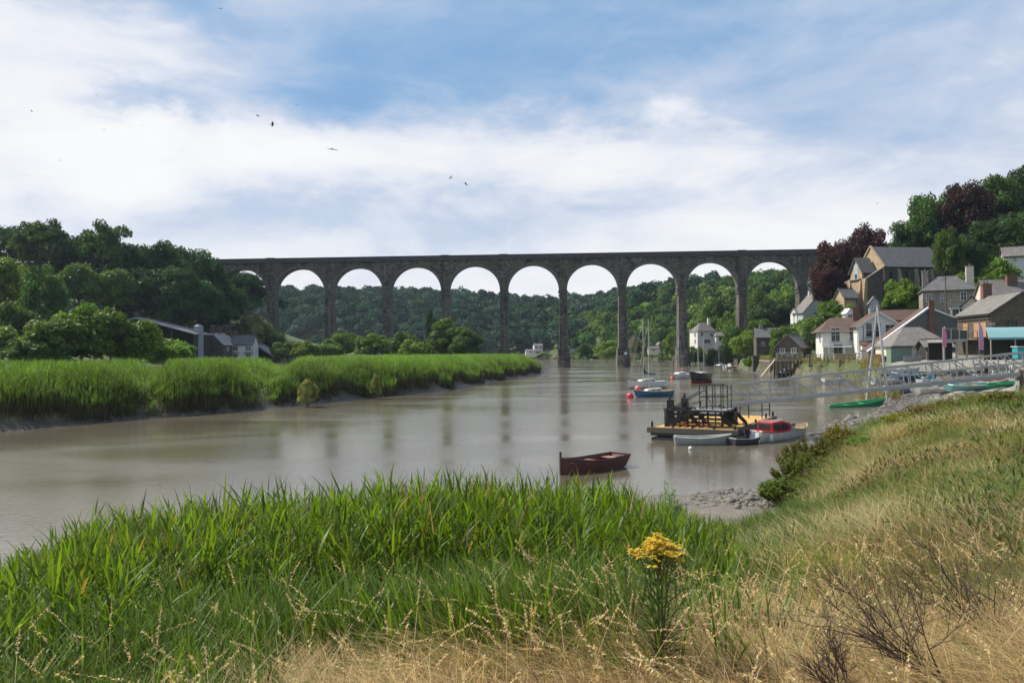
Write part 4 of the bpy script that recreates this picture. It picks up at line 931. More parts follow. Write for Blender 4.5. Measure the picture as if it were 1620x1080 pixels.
def pebbles():
    """shingle and small rocks on the muddy foreshore"""
    qs = []
    for (u, v, su, sv_, n) in ((1205, 772, 42, 18, 1100), (1160, 780, 60, 10, 500), (1350, 660, 60, 24, 2200), (1420, 640, 80, 16, 1400), (560, 628, 90, 8, 120), (280, 652, 50, 6, 60), (760, 608, 60, 5, 60), (1110, 576, 30, 4, 60)):
        for _ in range(n):
            p = W(u + rs.normal() * su * .6, v + rs.normal() * sv_ * .6, .3); qs.append((p.x, p.y))
    q = np.array(qs); z = H(q[:, 0], q[:, 1]); k = (z > -.05) & (z < 2.4); q = q[k]; z = z[k]; n = len(q)
    ico = []; phi = (1 + 5 ** .5) / 2
    vs = np.array([(-1, phi, 0), (1, phi, 0), (-1, -phi, 0), (1, -phi, 0), (0, -1, phi), (0, 1, phi), (0, -1, -phi), (0, 1, -phi), (phi, 0, -1), (phi, 0, 1), (-phi, 0, -1), (-phi, 0, 1)], float) / 1.9
    fs = np.array([(0, 11, 5), (0, 5, 1), (0, 1, 7), (0, 7, 10), (0, 10, 11), (1, 5, 9), (5, 11, 4), (11, 10, 2), (10, 7, 6), (7, 1, 8), (3, 9, 4), (3, 4, 2), (3, 2, 6), (3, 6, 8), (3, 8, 9), (4, 9, 5), (2, 4, 11), (6, 2, 10), (8, 6, 7), (9, 8, 1)])
    s = .030 * np.exp(rs.normal(size=(n, 1, 1)) * .55) * (1 + .022 * q[:, 1])[:, None, None] * np.stack([rs.uniform(.8, 1.6, n), rs.uniform(.8, 1.6, n), rs.uniform(.3, .7, n)], -1)[:, None, :]
    V = vs[None] * (1 + rs.uniform(-.25, .25, (n, 12, 1))) * s; V += np.column_stack([q, z])[:, None, :]
    Fc = (fs[None] + np.arange(n)[:, None, None] * 12).reshape(-1, 3)
    tag(link_mesh('shore_stones', np_mesh('shore_stones', V.reshape(-1, 3), Fc), M['rock']), 'scattered stones on the muddy foreshore', 'stones', kind='stuff')
pebbles()
# ------------------------------------------------------------------ boats
def hull_mesh(L, B, D, transom=.7, sheer=.25, draft=.12, rake=.06, nx=18, nc=7, thick=.04, bowfull=.55, open_=True, vee=.6, double=False):
    """lofted hull, bow at +x. Returns MB of shell (outer + inner when open) ; z=0 is the waterline"""
    mb = MB(); secs = []
    for i in range(nx + 1):
        t = i / nx
        if double: wd = math.sin(math.pi * min(max(t, .015), .985)) ** .62
        else: wd = (transom + (1 - transom) * min(1, t / .45) ** .7) if t < .45 else max(.02, (1 - ((t - .45) / .55) ** (1.6 + bowfull * 1.4)))
        zt = D * (1 + sheer * (2 * t - .9) ** 2 * (1.3 if t > .45 else .7)); zk = -draft + (draft + D * .25) * max(0, (t - .78) / .22) ** 2 * .7
        if double: zk += (draft + D * .2) * max(0, (.22 - t) / .22) ** 2 * .7
        x = (t - .5) * L
        secs.append((x, wd * B / 2, zt, zk))
    def ring(x, hb, zt, zk, inn=0.0):
        pts = []
        hb = max(hb - inn, .004)
        for k in range(-nc, nc + 1):
            a = abs(k) / nc; s = 1 if k > 0 else -1
            yy = hb * (a ** vee) if a > 0 else 0; zz = zk + inn + (zt - zk - inn) * a ** 2.2
            xr = x + rake * L * ((zz - zk) / (zt - zk + 1e-6)) * max(0, (x / L + .5 - .7) / .3)
            if not double and x < -L * .49: xr -= .04 * L * a ** 2
            pts.append((xr, s * yy, zz))
        return pts
    n = 2 * nc + 1
    vs = []; fs = []
    for s in secs: vs += ring(*s)
    for i in range(nx):
        for k in range(n - 1): fs.append((i * n + k, (i + 1) * n + k, (i + 1) * n + k + 1, i * n + k + 1))
    fs.append(tuple(range(n)))
    if open_:
        o = len(vs)
        for s in secs: vs += ring(*s, inn=thick)
        for i in range(nx):
            for k in range(n - 1): fs.append((o + i * n + k, o + i * n + k + 1, o + (i + 1) * n + k + 1, o + (i + 1) * n + k))
            for k in (0, n - 1): fs.append((i * n + k, (i + 1) * n + k, o + (i + 1) * n + k, o + i * n + k))
        fs.append(tuple(o + k for k in range(n))[::-1])
    else:
        for i in range(nx): fs.append((i * n, i * n + n - 1, (i + 1) * n + n - 1, (i + 1) * n))
    mb.add(vs, fs)
    return mb, secs
def gunwale(secs, L, r, rake=.06):
    g = MB()
    def fx(s): return s[0] + rake * L * max(0, (s[0] / L + .5 - .7) / .3)
    for sd_ in (-1, 1): g.tube([(fx(s), sd_ * s[1], s[2]) for s in secs], r, 5)
    g.tube([(secs[0][0] - .02, -secs[0][1], secs[0][2]), (secs[0][0] - .02, secs[0][1], secs[0][2])], r, 5)
    return g
def small_boat(name, label, cat, pos, rz, L, B, D, hull, rim, inside=None, thwarts=(.3, .55, .78), group=None, tilt=0, pitch=0, **kw):
    t = thing(name, label, cat, pos, 0, group, rot=(tilt, pitch, rz))
    mb, secs = hull_mesh(L, B, D, **kw); h = mb.build('hull', M[hull], t, smooth=False)
    gunwale(secs, L, .035 if L > 2.5 else .025).build('gunwale', M[rim], t)
    def wat(q):
        i = min(int(q * (len(secs) - 1)), len(secs) - 1); return secs[i]
    if inside:
        f = MB(); z = D * .22; pts = [(s[0], s[1] * .62, z + .01) for s in secs[1:-3]]
        vs = [(a, b, c) for a, b, c in pts] + [(a, -b, c) for a, b, c in pts]; n = len(pts)
        f.add(vs, [(i, i + 1, n + i + 1, n + i) for i in range(n - 1)]); f.build('floor_boards', M[inside], t)
    for q in thwarts:
        s = wat(q); b = MB(); b.box((s[0], 0, s[2] * .80), (L * .07, s[1] * 1.9, .035)); b.build('thwart', M[inside or rim], t)
    return t, secs
def Wp(u, v, z=0): p = W(u, v, z); return Vector((p.x, p.y, z))
# brown flat-bottomed rowing boat
def heading(a, b): d = b - a; return math.atan2(d.y, d.x)
def brown_boat():
    bow = Wp(893, 750); st = Wp(972, 737); c = (bow + st) / 2; c.z = .0; Lb = 4.0
    t = thing('rowing_boat', 'maroon flat-bottomed wooden rowing boat with bare plank seats floating alone near the reeds', 'rowing boat', c, heading(st, bow))
    # chine hull: straight flared sides, wide transom
    nx = 14; vs = []; fs = []
    def sec(t_):
        hb = (.62 + .16 * math.sin(math.pi * min(1, t_ / .9) * .6)) if t_ < .4 else .745 * math.cos((t_ - .4) / .6 * math.pi / 2) ** .72
        hb = max(hb, .025); zt = .50 + .30 * max(0, t_ - .45) ** 1.6 * 2.0 + .06 * (1 - t_) ** 2; zk = -.10 + .14 * max(0, .18 - t_) / .18
        x = (t_ - .5) * Lb
        return x, hb, zt, zk
    def rg(t_, inn=0):
        x, hb, zt, zk = sec(t_); hb = max(hb - inn, .01); xs = x - (.22 if t_ == 0 else 0)
        xb = x - (.12 if t_ > .95 else 0)
        return [(xs, -hb, zt), (xb, -hb * .78, zk + inn), (xb, hb * .78, zk + inn), (xs, hb, zt)]
    for i in range(nx + 1): vs += rg(i / nx)
    o = len(vs)
    for i in range(nx + 1): vs += rg(i / nx, .04)
    for i in range(nx):
        for k in range(3): fs.append((i * 4 + k, i * 4 + 4 + k, i * 4 + 5 + k, i * 4 + k + 1)); fs.append((o + i * 4 + k + 1, o + i * 4 + 5 + k, o + i * 4 + 4 + k, o + i * 4 + k))
        for k in (0, 3): fs.append((i * 4 + k, i * 4 + 4 + k, o + i * 4 + 4 + k, o + i * 4 + k))
    fs += [(0, 1, 2, 3), (o + 3, o + 2, o + 1, o), (0, 3, o + 3, o)]
    m = MB().add(vs, fs); m.build('hull', M['hull_maroon'], t)
    g = MB()
    for sd_ in (-1, 1): g.tube([(rg(i / nx)[0][0], sd_ * sec(i / nx)[1], sec(i / nx)[2] + .01) for i in range(nx + 1)], .032, 5)
    g.tube([(-Lb / 2 - .22, -.62, .57), (-Lb / 2 - .22, .62, .57)], .035, 5); g.build('gunwale', M['hull_maroon'], t)
    f = MB(); pts = [sec(i / nx) for i in range(0, nx - 1)]; n = len(pts)
    f.add([(p[0], p[1] * .86, .20) for p in pts] + [(p[0], -p[1] * .86, .20) for p in pts], [(i, i + 1, n + i + 1, n + i) for i in range(n - 1)]); f.build('floor_boards', M['wood_in'], t)
    for q, w_ in ((.08, .5), (.40, .3), (.66, .3), (.86, .34)):
        s = sec(q); b = MB(); b.box((s[0], 0, s[2] - .13), (w_, s[1] * 1.84, .045)); b.build('thwart', M['wood_in'], t)
    b = MB(); b.box((Lb / 2 - .02, 0, .50), (.09, .07, 1.05)); b.build('stem_post', M['hull_maroon'], t)
brown_boat()
BT = 'boats tied along the landing stage'
small_boat('dinghy', 'grey rowing dinghy tied against the front of the yellow landing stage', 'dinghy', (11.0, 46.5, -.04), R(-6), 3.0, 1.25, .46, 'hull_grey', 'hull_white', 'hull_grey', group=BT)
small_boat('dinghy', 'dark grey rubber dinghy between the grey rowing dinghy and the red cabin boat', 'dinghy', (13.6, 46.6, -.04), R(32), 2.4, 1.15, .38, 'rubber', 'hull_grey', 'rubber', group=BT, thwarts=(.5,))
small_boat('dinghy', 'small yellow-rimmed white dinghy behind the red cabin boat', 'dinghy', (17.7, 50.2, -.02), R(40), 2.6, 1.25, .55, 'hull_white', 'yellow_deck', 'yellow_deck', group=BT)
def red_cabin_boat():
    t = thing('cabin_boat', 'small motor boat with a red cabin and white hull beside the landing stage', 'motor boat', (15.75, 48.2, 0), R(34), BT)
    t.scale = (.84, .9, .94)
    mb, secs = hull_mesh(4.4, 1.75, .62, transom=.85, sheer=.3); mb.build('hull', M['hull_white'], t)
    gunwale(secs, 4.4, .05).build('gunwale', M['red'], t)
    b = MB(); b.prism([(-1.0, .45), (1.35, .55), (1.0, 1.12), (.2, 1.28), (-1.0, 1.22)], -.62, .62, 'y'); b.build('cabin', M['red'], t, bevel=.06)
    for y in (-.64, .64):
        w_ = MB(); w_.prism([(-.85, .75), (-.15, .75), (-.15, 1.08), (-.85, 1.06)], y - .015, y + .015, 'y'); w_.build('window', M['glass'], t)
        w_ = MB(); w_.prism([(0, .75), (.8, .78), (.62, 1.02), (0, 1.08)], y - .015, y + .015, 'y'); w_.build('window', M['glass'], t)
    w_ = MB(); w_.box((-1.02, 0, .95), (.03, .9, .35)); w_.build('window', M['glass'], t)
    b = MB(); b.tube([(-.8, -.45, 1.27), (-.8, -.45, 1.34), (.3, -.45, 1.38), (.3, -.45, 1.27)], .02, 5); b.tube([(-.8, .45, 1.27), (-.8, .45, 1.34), (.3, .45, 1.38), (.3, .45, 1.27)], .02, 5); b.build('roof_rail', M['white'], t)
    b = MB(); b.box((-2.33, 0, .35), (.08, 1.1, .65)); b.build('transom_board', M['white'], t)
    b = MB(); b.box((-2.5, .25, .68), (.28, .24, .4)); b.box((-2.5, .25, .2), (.12, .1, .7)); b.build('outboard_motor', M['black_steel'], t, bevel=.03)
    for x, y in ((-1.6, -.95), (1.2, .9)):
        b = MB(); b.sphere((x, y, .3), .14, 8, 6, (1, 1, 1.7)); b.build('fender', M['hull_white'], t, smooth=True)
    b = MB(); b.tube([(-2.2, -.7, .1), (-2.2, .7, .1)], .01, 4); b.box((0, 0, .02), (4.1, 1.3, .1)); 
red_cabin_boat()

def sailboat(label, pos, rz, L, B, D, hull, rim, deck, mast_h, mast2=None, cover=None, boot=None, name='sailing_boat', mast_x=.08, group='sailing boats moored by the viaduct', cabin='hull_white', cab=(.8, .5)):
    t = thing(name, label, 'sailing boat', pos, rz, group)
    mb, secs = hull_mesh(L, B, D, transom=.6, sheer=.22, open_=False); mb.build('hull', M[hull], t)
    gunwale(secs, L, .045).build('gunwale', M[rim], t)
    if boot:
        bm_, s2 = hull_mesh(L * .985, B * 1.012, D * .26, transom=.6, sheer=0, open_=False, draft=.12); bm_.build('boot_stripe', M[boot], t)
    dk = MB(); pts = [(s[0], s[1] * .9, s[2] + .02) for s in secs[:-1]]; n = len(pts)
    dk.add(pts + [(a, -b, c) for a, b, c in pts], [(i, i + 1, n + i + 1, n + i) for i in range(n - 1)]); dk.build('deck', M[deck], t)
    c = MB(); h0 = D * 1.0; hw = B * .30; c.prism([(-L * .18, h0 - .05), (L * .24, h0), (L * .20, h0 + cab[1] * .7), (-L * .18, h0 + cab[1])], -hw, hw, 'y'); cb = c.build('cabin', M[cabin], t, bevel=.05)
    for y in (-hw - .01, hw + .01):
        for x in (-L * .1, L * .06): w_ = MB(); w_.box((x, y, h0 + cab[1] * .5), (L * .09, .02, cab[1] * .32)); w_.build('window', M['glass'], cb)
    mx = L * mast_x
    ms = MB(); ms.tube([(mx, 0, D), (mx, 0, D + mast_h)], [.075, .05], 6); ms.bar((mx, -B * .34, D + mast_h * .55), (mx, B * .34, D + mast_h * .55), .04); ms.build('mast', M['alloy'], t)
    bo = MB(); bo.tube([(mx, 0, D + 1.1), (mx - L * .38, 0, D + 1.0)], .05, 6); bo.build('boom', M['alloy'], t)
    if cover:
        s = MB(); s.tube([(mx - .05, 0, D + 2.0), (mx - .15, 0, D + 1.35), (mx - L * .2, 0, D + 1.15), (mx - L * .36, 0, D + 1.08)], [.09, .2, .15, .07], 7); s.build('sail_cover', M[cover], t)
    rg = MB()
    for q in ((L * .52, 0, D * 1.2), (-L * .5, 0, D * 1.1), (mx - .1, B * .46, D), (mx - .1, -B * .46, D)): rg.tube([(mx, 0, D + mast_h * .97), q], .016, 3)
    rg.build('rigging', M['galv'], t)
    rl = MB(); px = [-.46, -.25, 0.0, .25, .42]
    for s in (-1, 1):
        pp = [(q * L, s * B * .46 * (1 - max(0, q - .05) ** 1.3 * 1.9), D * 1.05) for q in px]
        for p in pp: rl.tube([p, (p[0], p[1], p[2] + .55)], .014, 4)
        rl.tube([(p[0], p[1], p[2] + .55) for p in pp], .012, 4)
    rl.build('guard_rail', M['galv'], t)
    if mast2:
        m2 = MB(); x2 = -L * .28; m2.tube([(x2, 0, D), (x2, 0, D + mast2)], [.06, .04], 6); m2.tube([(x2, 0, D + 1.0), (x2 - L * .22, 0, D + .95)], .04, 5); m2.build('mizzen_mast', M['alloy'], t)
    return t
sailboat('small blue sailing boat with a pale wooden deck nearest the pair by the red buoys', (16.9, 95.5, 0), R(193), 4.6, 1.9, .62, 'hull_blue', 'wood_var', 'wood_var', 8.6, cover=None, mast_x=.12, cab=(.8, .42))
sailboat('white sailing boat with a navy sail cover behind the small blue one', (19.6, 116, 0), R(196), 5.6, 2.2, .95, 'hull_white', 'hull_grey', 'hull_white', 9.2, cover='navy', boot='hull_grey', mast_x=.10)
sailboat('small white sailing boat moored in front of the seventh pier', (32.5, 154, 0), R(215), 5.4, 2.1, .85, 'hull_white', 'hull_white', 'hull_white', 11.2)
sailboat('black two-masted sailing boat with a red waterline seen bow-on', (31.6, 134.5, 0), R(236), 7.4, 2.9, 1.45, 'hull_black', 'hull_black', 'timber_dark', 9.3, mast2=6.6, boot='antifoul', cab=(.8, .35))
p = P(1139, 572, 245); sailboat('white sailing yacht aground on the mud by the white riverside house', (p.x, p.y, Hs(p.x, p.y) + .5), R(225), 6.4, 2.3, 1.1, 'hull_white', 'hull_white', 'hull_white', 8.8, group='sailing boats moored by the viaduct')
def motor_boat(label, pos, rz, L, B, D, hull, roof='hull_white', person=None, group='motor boats moored near the quay'):
    t = thing('motor_boat', label, 'motor boat', pos, rz, group)
    mb, secs = hull_mesh(L, B, D, transom=.85, sheer=.3, open_=False); mb.build('hull', M[hull], t); gunwale(secs, L, .05).build('gunwale', M['hull_white'], t)
    c = MB(); h0 = D; c.prism([(-L * .12, h0), (L * .28, h0 + .05), (L * .15, h0 + .45), (L * .05, h0 + .85), (-L * .12, h0 + .88)], -B * .33, B * .33, 'y'); cb = c.build('cabin', M[roof], t, bevel=.04)
    for y in (-B * .335, B * .335): w_ = MB(); w_.prism([(-L * .09, h0 + .45), (L * .10, h0 + .45), (L * .03, h0 + .75), (-L * .09, h0 + .78)], y - .015, y + .015, 'y'); w_.build('window', M['glass'], cb)
    w_ = MB(); w_.prism([(L * .145, h0 + .50), (L * .07, h0 + .80), (L * .08, h0 + .81), (L * .157, h0 + .52)], -B * .27, B * .27, 'y'); w_.build('windscreen', M['glass'], cb)
    b = MB(); b.box((-L * .52, 0, D * .9), (.3, .28, .45)); b.box((-L * .52, 0, D * .4), (.12, .1, .8)); b.build('outboard_motor', M['black_steel'], t, bevel=.04)
    return t
motor_boat('black and white cabin boat aground in front of the timber jetty', (*W(1243, 597).xy, .05), R(200), 4.0, 1.8, .75, 'hull_black')
motor_boat('white motor boat with an outboard at the end of the pale floating walkway', (*W(1156, 583).xy, 0), R(30), 4.6, 1.9, .6, 'hull_white')
small_boat('dinghy', 'tiny black dinghy afloat to the right of the two-masted boat', 'dinghy', (*W(1127, 577).xy, 0), R(10), 3.6, 1.6, .5, 'hull_black', 'hull_black', 'rubber')
small_boat('dinghy', 'dark dinghy afloat far off between the two river piers', 'dinghy', (*W(909, 568.5).xy, 0), R(0), 5, 1.8, .6, 'hull_black', 'hull_black', 'rubber')
# far boats by the distant boathouse
for i, (u, v, lab, L_) in enumerate([(848, 565.5, 'distant white motor boat left of the first river pier', 13), (912, 566, 'distant white motor boat just right of the first river pier', 12), (868, 567.2, 'distant small white boat close to the tip of the reed bank', 7)]):
    p = P(u, v, 560); motor_boat(lab, (p.x, p.y, .1), R(180 if i != 1 else 0), L_, 3.2, 1.4, 'hull_white', group='far white boats beyond the viaduct')

# buoys
def buoy(u, v, r, m_, label, ring=True):
    p = W(u, v); t = thing('buoy', label, 'buoy', (p.x, p.y, 0), 0, 'mooring buoys on the river')
    b = MB(); b.sphere((0, 0, r * .45), r, 12, 8); b.build('float', M[m_], t, smooth=True)
    if ring: b = MB(); b.tube([(0, 0, r * 1.3), (0, 0, r * 1.7)], r * .18, 6); b.build('eye', M['galv'], t)
buoy(997, 629, .42, 'redbuoy', 'dark red conical buoy left of the small blue sailing boat')
buoy(1009, 617, .45, 'pinkbuoy', 'pinkish red buoy at the bow of the small blue sailing boat')
buoy(1064, 599.5, .42, 'orange', 'orange buoy under the bow of the small white sailing boat')
buoy(1095, 604.5, .32, 'orange', 'orange buoy at the bow of the black two-masted boat')
buoy(1073, 578, .6, 'orange', 'orange buoy at the foot of the seventh pier')
buoy(1079, 585, .32, 'pinkbuoy', 'faded red buoy right of the small white sailing boat')
buoy(1092.5, 711, .13, 'hull_white', 'little white buoy in the calm water before the landing stage')

# ------------------------------------------------------------------ landing stage
def landing_stage():
    o = Vector((8.55, 49.4, 0)); rz = math.atan2(-.5, .87); Wd, Ln = 5.1, 11.0
    t = thing('landing_stage', 'floating landing stage with yellow deck and black steel stair platform', 'landing stage', o, rz)
    d = MB(); d.box((Wd / 2, Ln / 2, .70), (Wd - .3, Ln - .3, .14)); d.build('deck', M['yellow_deck'], t)
    b = MB()
    b.box((Wd / 2, .02, .60), (Wd + .5, .24, .34)); b.box((Wd / 2, Ln - .02, .60), (Wd + .4, .24, .34)); b.box((.0, Ln / 2, .60), (.24, Ln - .3, .34)); b.box((Wd, Ln / 2, .60), (.24, Ln - .3, .34)); b.build('edge_beam', M['timber'], t, bevel=.02)
    for z in (.05, .36):
        b = MB(); b.box((Wd / 2, .15 if z > .2 else .0, z), (Wd - .4 if z < .2 else Wd + .1, .25, .2)); b.box((.12, Ln / 2, z), (.22, Ln, .2)); b.box((Wd - .12, Ln / 2, z), (.22, Ln, .2)); b.build('fender_beam', M['timber_dark'], t)
    f = MB(); f.box((Wd / 2, Ln / 2, .18), (Wd - .7, Ln - .6, .75)); f.build('float', M['timber_dark'], t)
    for (x, y) in ((.05, .05), (1.4, .05), (2.6, .05), (3.9, .05), (Wd, .3), (Wd, 3.0), (Wd, 5.5), (Wd, 8.5), (Wd, Ln - .3)):
        b = MB(); b.tube([(x, y, .5), (x, y, 1.12 if x in (.05,) or y > 8 else .98)], .07, 7); b.build('mooring_post', M['black_steel'], t)
    # front guard rail
    def rail(pts, hgt, name='guard_rail', posts=True, mid=True, rr=.032, mt='black_steel'):
        g = MB(); pts = [Vector(p) for p in pts]
        for p in pts: g.tube([p, p + Vector((0, 0, hgt))], rr * 1.3, 5)
        g.tube([p + Vector((0, 0, hgt)) for p in pts], rr, 5)
        if mid: g.tube([p + Vector((0, 0, hgt * .5)) for p in pts], rr * .8, 5)
        return g.build(name, M[mt], t)
    rail([(.45, 1.6, .76), (.75, .45, .76), (1.7, .45, .76), (2.9, .45, .76), (3.9, .45, .76)], 1.05, mid=True)
    rail([(3.9, 8.7, .76), (4.8, 8.7, .76), (4.9, 10.6, .76), (2.8, 10.7, .76)], 1.05)
    rail([(.3, 9.5, .76), (.3, 6.6, .76)], 1.05)
    # steel platform frame carrying the gangway end
    B_ = lambda mb, a, c, w_, h_=None: mb.bar(a, c, w_, h_)
    fr = MB()
    for y in (2.0, 3.0):
        for z in (.92, 1.16, 1.42): fr.box((2.3 - (1.4 - z) * .6, y, z), (3.6, .10, .075))
        for x in (.75, 1.7, 2.7, 3.9): fr.box((x, y, 1.15), (.11, .11, .8))
    fr.box((2.35, 1.75, 1.74), (4.2, .12, .17)); fr.box((2.35, 3.25, 1.74), (4.2, .12, .17))
    for x in (.4, 1.2, 2.0, 2.8, 3.6, 4.3): fr.box((x, 2.5, 1.74), (.1, 1.4, .12))
    for x in (1.0, 3.0):
        fr.bar((x + .8, 1.75, 1.6), (x + 1.5, 1.75, .8), .16, .2); fr.bar((x + .8, 3.3, 1.6), (x + 1.5, 3.3, .8), .16, .2)
    fr.build('platform_frame', M['black_steel'], t)
    for (x, y) in ((.55, 2.1), (.95, 3.8)):
        p_ = MB(); p_.box((x, y, 1.62), (.38, .38, 1.5)); p_.tube([(x, y, 2.3), (x, y, 2.7)], .06, 6); p_.tube([(x - .1, y, 2.4), (x - .05, y, 2.52)], .05, 5); p_.build('guide_post', M['black_steel'], t, bevel=.02)
    st = MB()
    for i in range(6): st.box((.9 + i * .32, 1.1, .9 + i * .17), (.34, .9, .04))
    st.bar((.7, .62, .8), (2.7, .62, 1.88), .06, .22); st.bar((.7, 1.58, .8), (2.7, 1.58, 1.88), .06, .22); st.build('stair', M['black_steel'], t)
    hr = MB()
    for y in (.62, 1.58):
        hr.tube([(.95, y, .9), (.95, y, 1.8), (2.9, y, 3.0)], .034, 5); hr.tube([(1.8, y, 1.4), (1.8, y, 2.35)], .02, 5); hr.tube([(1.0, y, 1.4), (2.85, y, 2.4)], .018, 5)
    hr.build('handrail', M['black_steel'], t)
    lf = MB(); lf.box((3.9, 3.9, 1.3), (.7, .9, 1.1)); lf.build('winch_box', M['black_steel'], t, bevel=.03)
    lg = MB()
    for x in (3.0, 3.7):
        lg.bar((x, 4.4, 1.9), (x + .9, 4.9, .8), .28, .2)
    lg.build('slanting_leg', M['black_steel'], t)
    cg = MB(); c0 = (2.6, .6, 1.88); X = (2.6, 4.3); Y = (.62, 3.2)
    ps = [(2.9, .62), (3.3, .62), (3.7, .62), (4.2, .62), (4.45, 1.2), (4.45, 2.0), (2.9, 2.2), (3.4, 2.2), (3.9, 2.2)]
    for x, y in ps: cg.tube([(x, y, 1.85), (x, y, 3.35)], .03, 5)
    for z in (3.35, 2.65, 1.98):
        cg.tube([(2.9, 2.2, z), (2.9, .62, z)], .03, 5); cg.tube([(2.9, .62, z), (4.2, .62, z), (4.45, 1.2, z)], .03, 5); cg.tube([(2.9, 2.2, z), (4.0, 2.2, z)], .03, 5)
    cg.tube([(3.1, .62, 3.35), (3.7, .62, 1.95)], .02, 5); cg.build('platform_cage', M['black_steel'], t)
    fl = MB(); fl.box((3.45, 1.5, 1.86), (2.1, 2.0, .08)); fl.build('platform_floor', M['galv'], t)
    rd = MB(); rd.box((2.0, 1.7, .82), (2.9, .3, .07)); rd.build('red_sill', M['red'], t)
    return t, o, rz
LS, LSo, LSrz = landing_stage()
def gangway():
    a = P(1152, 640, 50.2); b = P(1628, 590, 46.0)
    d = Vector((b.x - a.x, b.y - a.y, b.z - a.z)); Lg = d.length; hh = 1.22
    t = thing('gangway', 'long grey steel truss gangway rising from the landing stage to the shore', 'gangway', a, 0, rot=(0, -math.asin(d.z / Lg), math.atan2(d.y, d.x)))
    n = 13; st = Lg / n
    for s, y in ((0, -.65), (1, .65)):
        m_ = MB(); m_.box((Lg / 2, y, .0), (Lg, .12, .20)); m_.box((Lg / 2, y, hh), (Lg, .08, .085)); m_.box((Lg / 2, y, hh * .52), (Lg, .04, .05))
        for i in range(n + 1):
            m_.box((i * st, y, hh / 2), (.06, .07, hh)); m_.box((i * st + st * .28, y, hh / 2), (.035, .05, hh))
            if i < n:
                m_.bar((i * st, y, hh), ((i + 1) * st, y, .05), .045, .055)
        m_.build('side_truss', M['galv'], t)
    f = MB(); f.box((Lg / 2, 0, .0), (Lg, 1.18, .05))
    for i in range(n * 2): f.box((i * st / 2, 0, -.07), (.06, 1.2, .1))
    f.build('walkway', M['galv'], t)
    g = P(1608, 592, 46.2); p = thing('mooring_pile', 'square timber post at the shore end of the gangway', 'post', (g.x, g.y - .8, Hs(g.x, g.y - .8) - .3))
    m_ = MB(); m_.box((0, 0, .9), (.42, .42, 2.2)); m_.build('post', M['timber'], p); m_ = MB(); m_.box((0, 0, 2.05), (.5, .5, .1)); m_.build('cap', M['timber'], p)
    g2 = P(1640, 592, 45.8); ab = thing('gangway_abutment', 'stone block carrying the shore end of the gangway', 'abutment', (g2.x, g2.y, Hs(g2.x, g2.y) - .5), R(-8))
    zt = g2.z - (Hs(g2.x, g2.y) - .5); m_ = MB(); m_.box((.8, 0, zt / 2 - .15), (2.6, 3, max(zt - .1, .5))); m_.build('block', M['stoneblock'], ab, bevel=.05); m_ = MB(); m_.box((.8, 0, zt - .12), (2.9, 3.3, .18)); m_.build('coping', M['stoneblock'], ab)
gangway()

# ------------------------------------------------------------------ boats hauled up on the slip
def on_ground(u, v, y0, y1=220):
    y = np.arange(y0, y1, .25); d = ray(u, v); x = d.x / d.y * y; z = CAM.z + d.z / d.y * y; h = H(x, y); k = np.argmax(z <= h + .05)
    return float(y[k]) if (z <= h + .05).any() else y0
def slip_boat(u, v, Y, rz, L, B, D, hull, rim, label, inside=None, tilt=0.12, name='rowing_boat', cover=None, **kw):
    Y = on_ground(u, v, 52); p = P(u, v, Y); z = Hs(p.x, p.y); print('slip', u, v, round(Y, 1), round(z, 2))
    t, secs = small_boat(name, label, 'boat', (p.x, p.y, z + .16), R(rz), L, B, D, hull, rim, inside or rim, group='boats pulled up on the slip', tilt=tilt, **kw)
    if cover:
        c = MB(); n = len(secs); pts = []
        for s in secs[:-1]: pts += [(s[0], -s[1] * 1.03, s[2] * .98 + .01), (s[0], 0, s[2] + .22 * math.sin(math.pi * (s[0] / L + .5)) + .05), (s[0], s[1] * 1.03, s[2] * .98 + .01)]
        fs = []
        for i in range(n - 2): fs += [(i * 3, i * 3 + 3, i * 3 + 4, i * 3 + 1), (i * 3 + 1, i * 3 + 4, i * 3 + 5, i * 3 + 2)]
        c.add(pts, fs); c.build('cover', M[cover], t)
    return t
slip_boat(1354, 648, 63.5, 21, 6.4, 1.05, .5, 'hull_green', 'hull_green', 'long bright green canoe lying on the shingle at the water edge', pitch=-.05, double=True, name='canoe', thwarts=(.35, .65), draft=.05)
slip_boat(1425, 622, 63, 24, 4.6, 1.7, .62, 'cover_blue', 'hull_white', 'dinghy under a pale blue cover under the middle of the gangway', cover='cover_blue')
slip_boat(1466, 620, 66, 22, 3.8, 1.6, .6, 'hull_grey', 'hull_white', 'grey dinghy with a raised bow just right of the blue-covered one', 'rubber')
slip_boat(1493, 622, 61, 18, 6.2, 1.2, .42, 'hull_white', 'timber_pale', 'long slim pale rowing skiff in front on the slip', 'timber_pale')
slip_boat(1545, 617, 60, 20, 6.6, 1.3, .42, 'hull_turq', 'hull_white', 'long turquoise and white rowing gig on the slip', 'wood_var')
slip_boat(1555, 612, 63.5, 20, 6.2, 1.3, .48, 'red', 'hull_white', 'long red rowing gig right behind the turquoise one', 'wood_var')
slip_boat(1583, 614, 58, 26, 3.6, .9, .32, 'hull_green', 'hull_green', 'short dark green canoe at the right end of the slip', double=True, name='canoe', thwarts=(.5,), draft=.05)
slip_boat(1530, 606, 68, 20, 5.6, 1.4, .45, 'wood_var', 'timber_pale', 'brown varnished rowing boat behind the red gig', 'wood_var')
slip_boat(1560, 630, 54, 18, 5.0, 1.3, .25, 'timber_pale', 'timber_pale', 'flat pale plank boat nearest the grass on the slip', 'timber_pale', thwarts=(.5,), draft=.05)
slip_boat(1440, 600, 78, 15, 4.6, 1.7, .6, 'hull_blue', 'hull_white', 'blue and white dinghy behind the middle of the gangway', 'hull_blue')
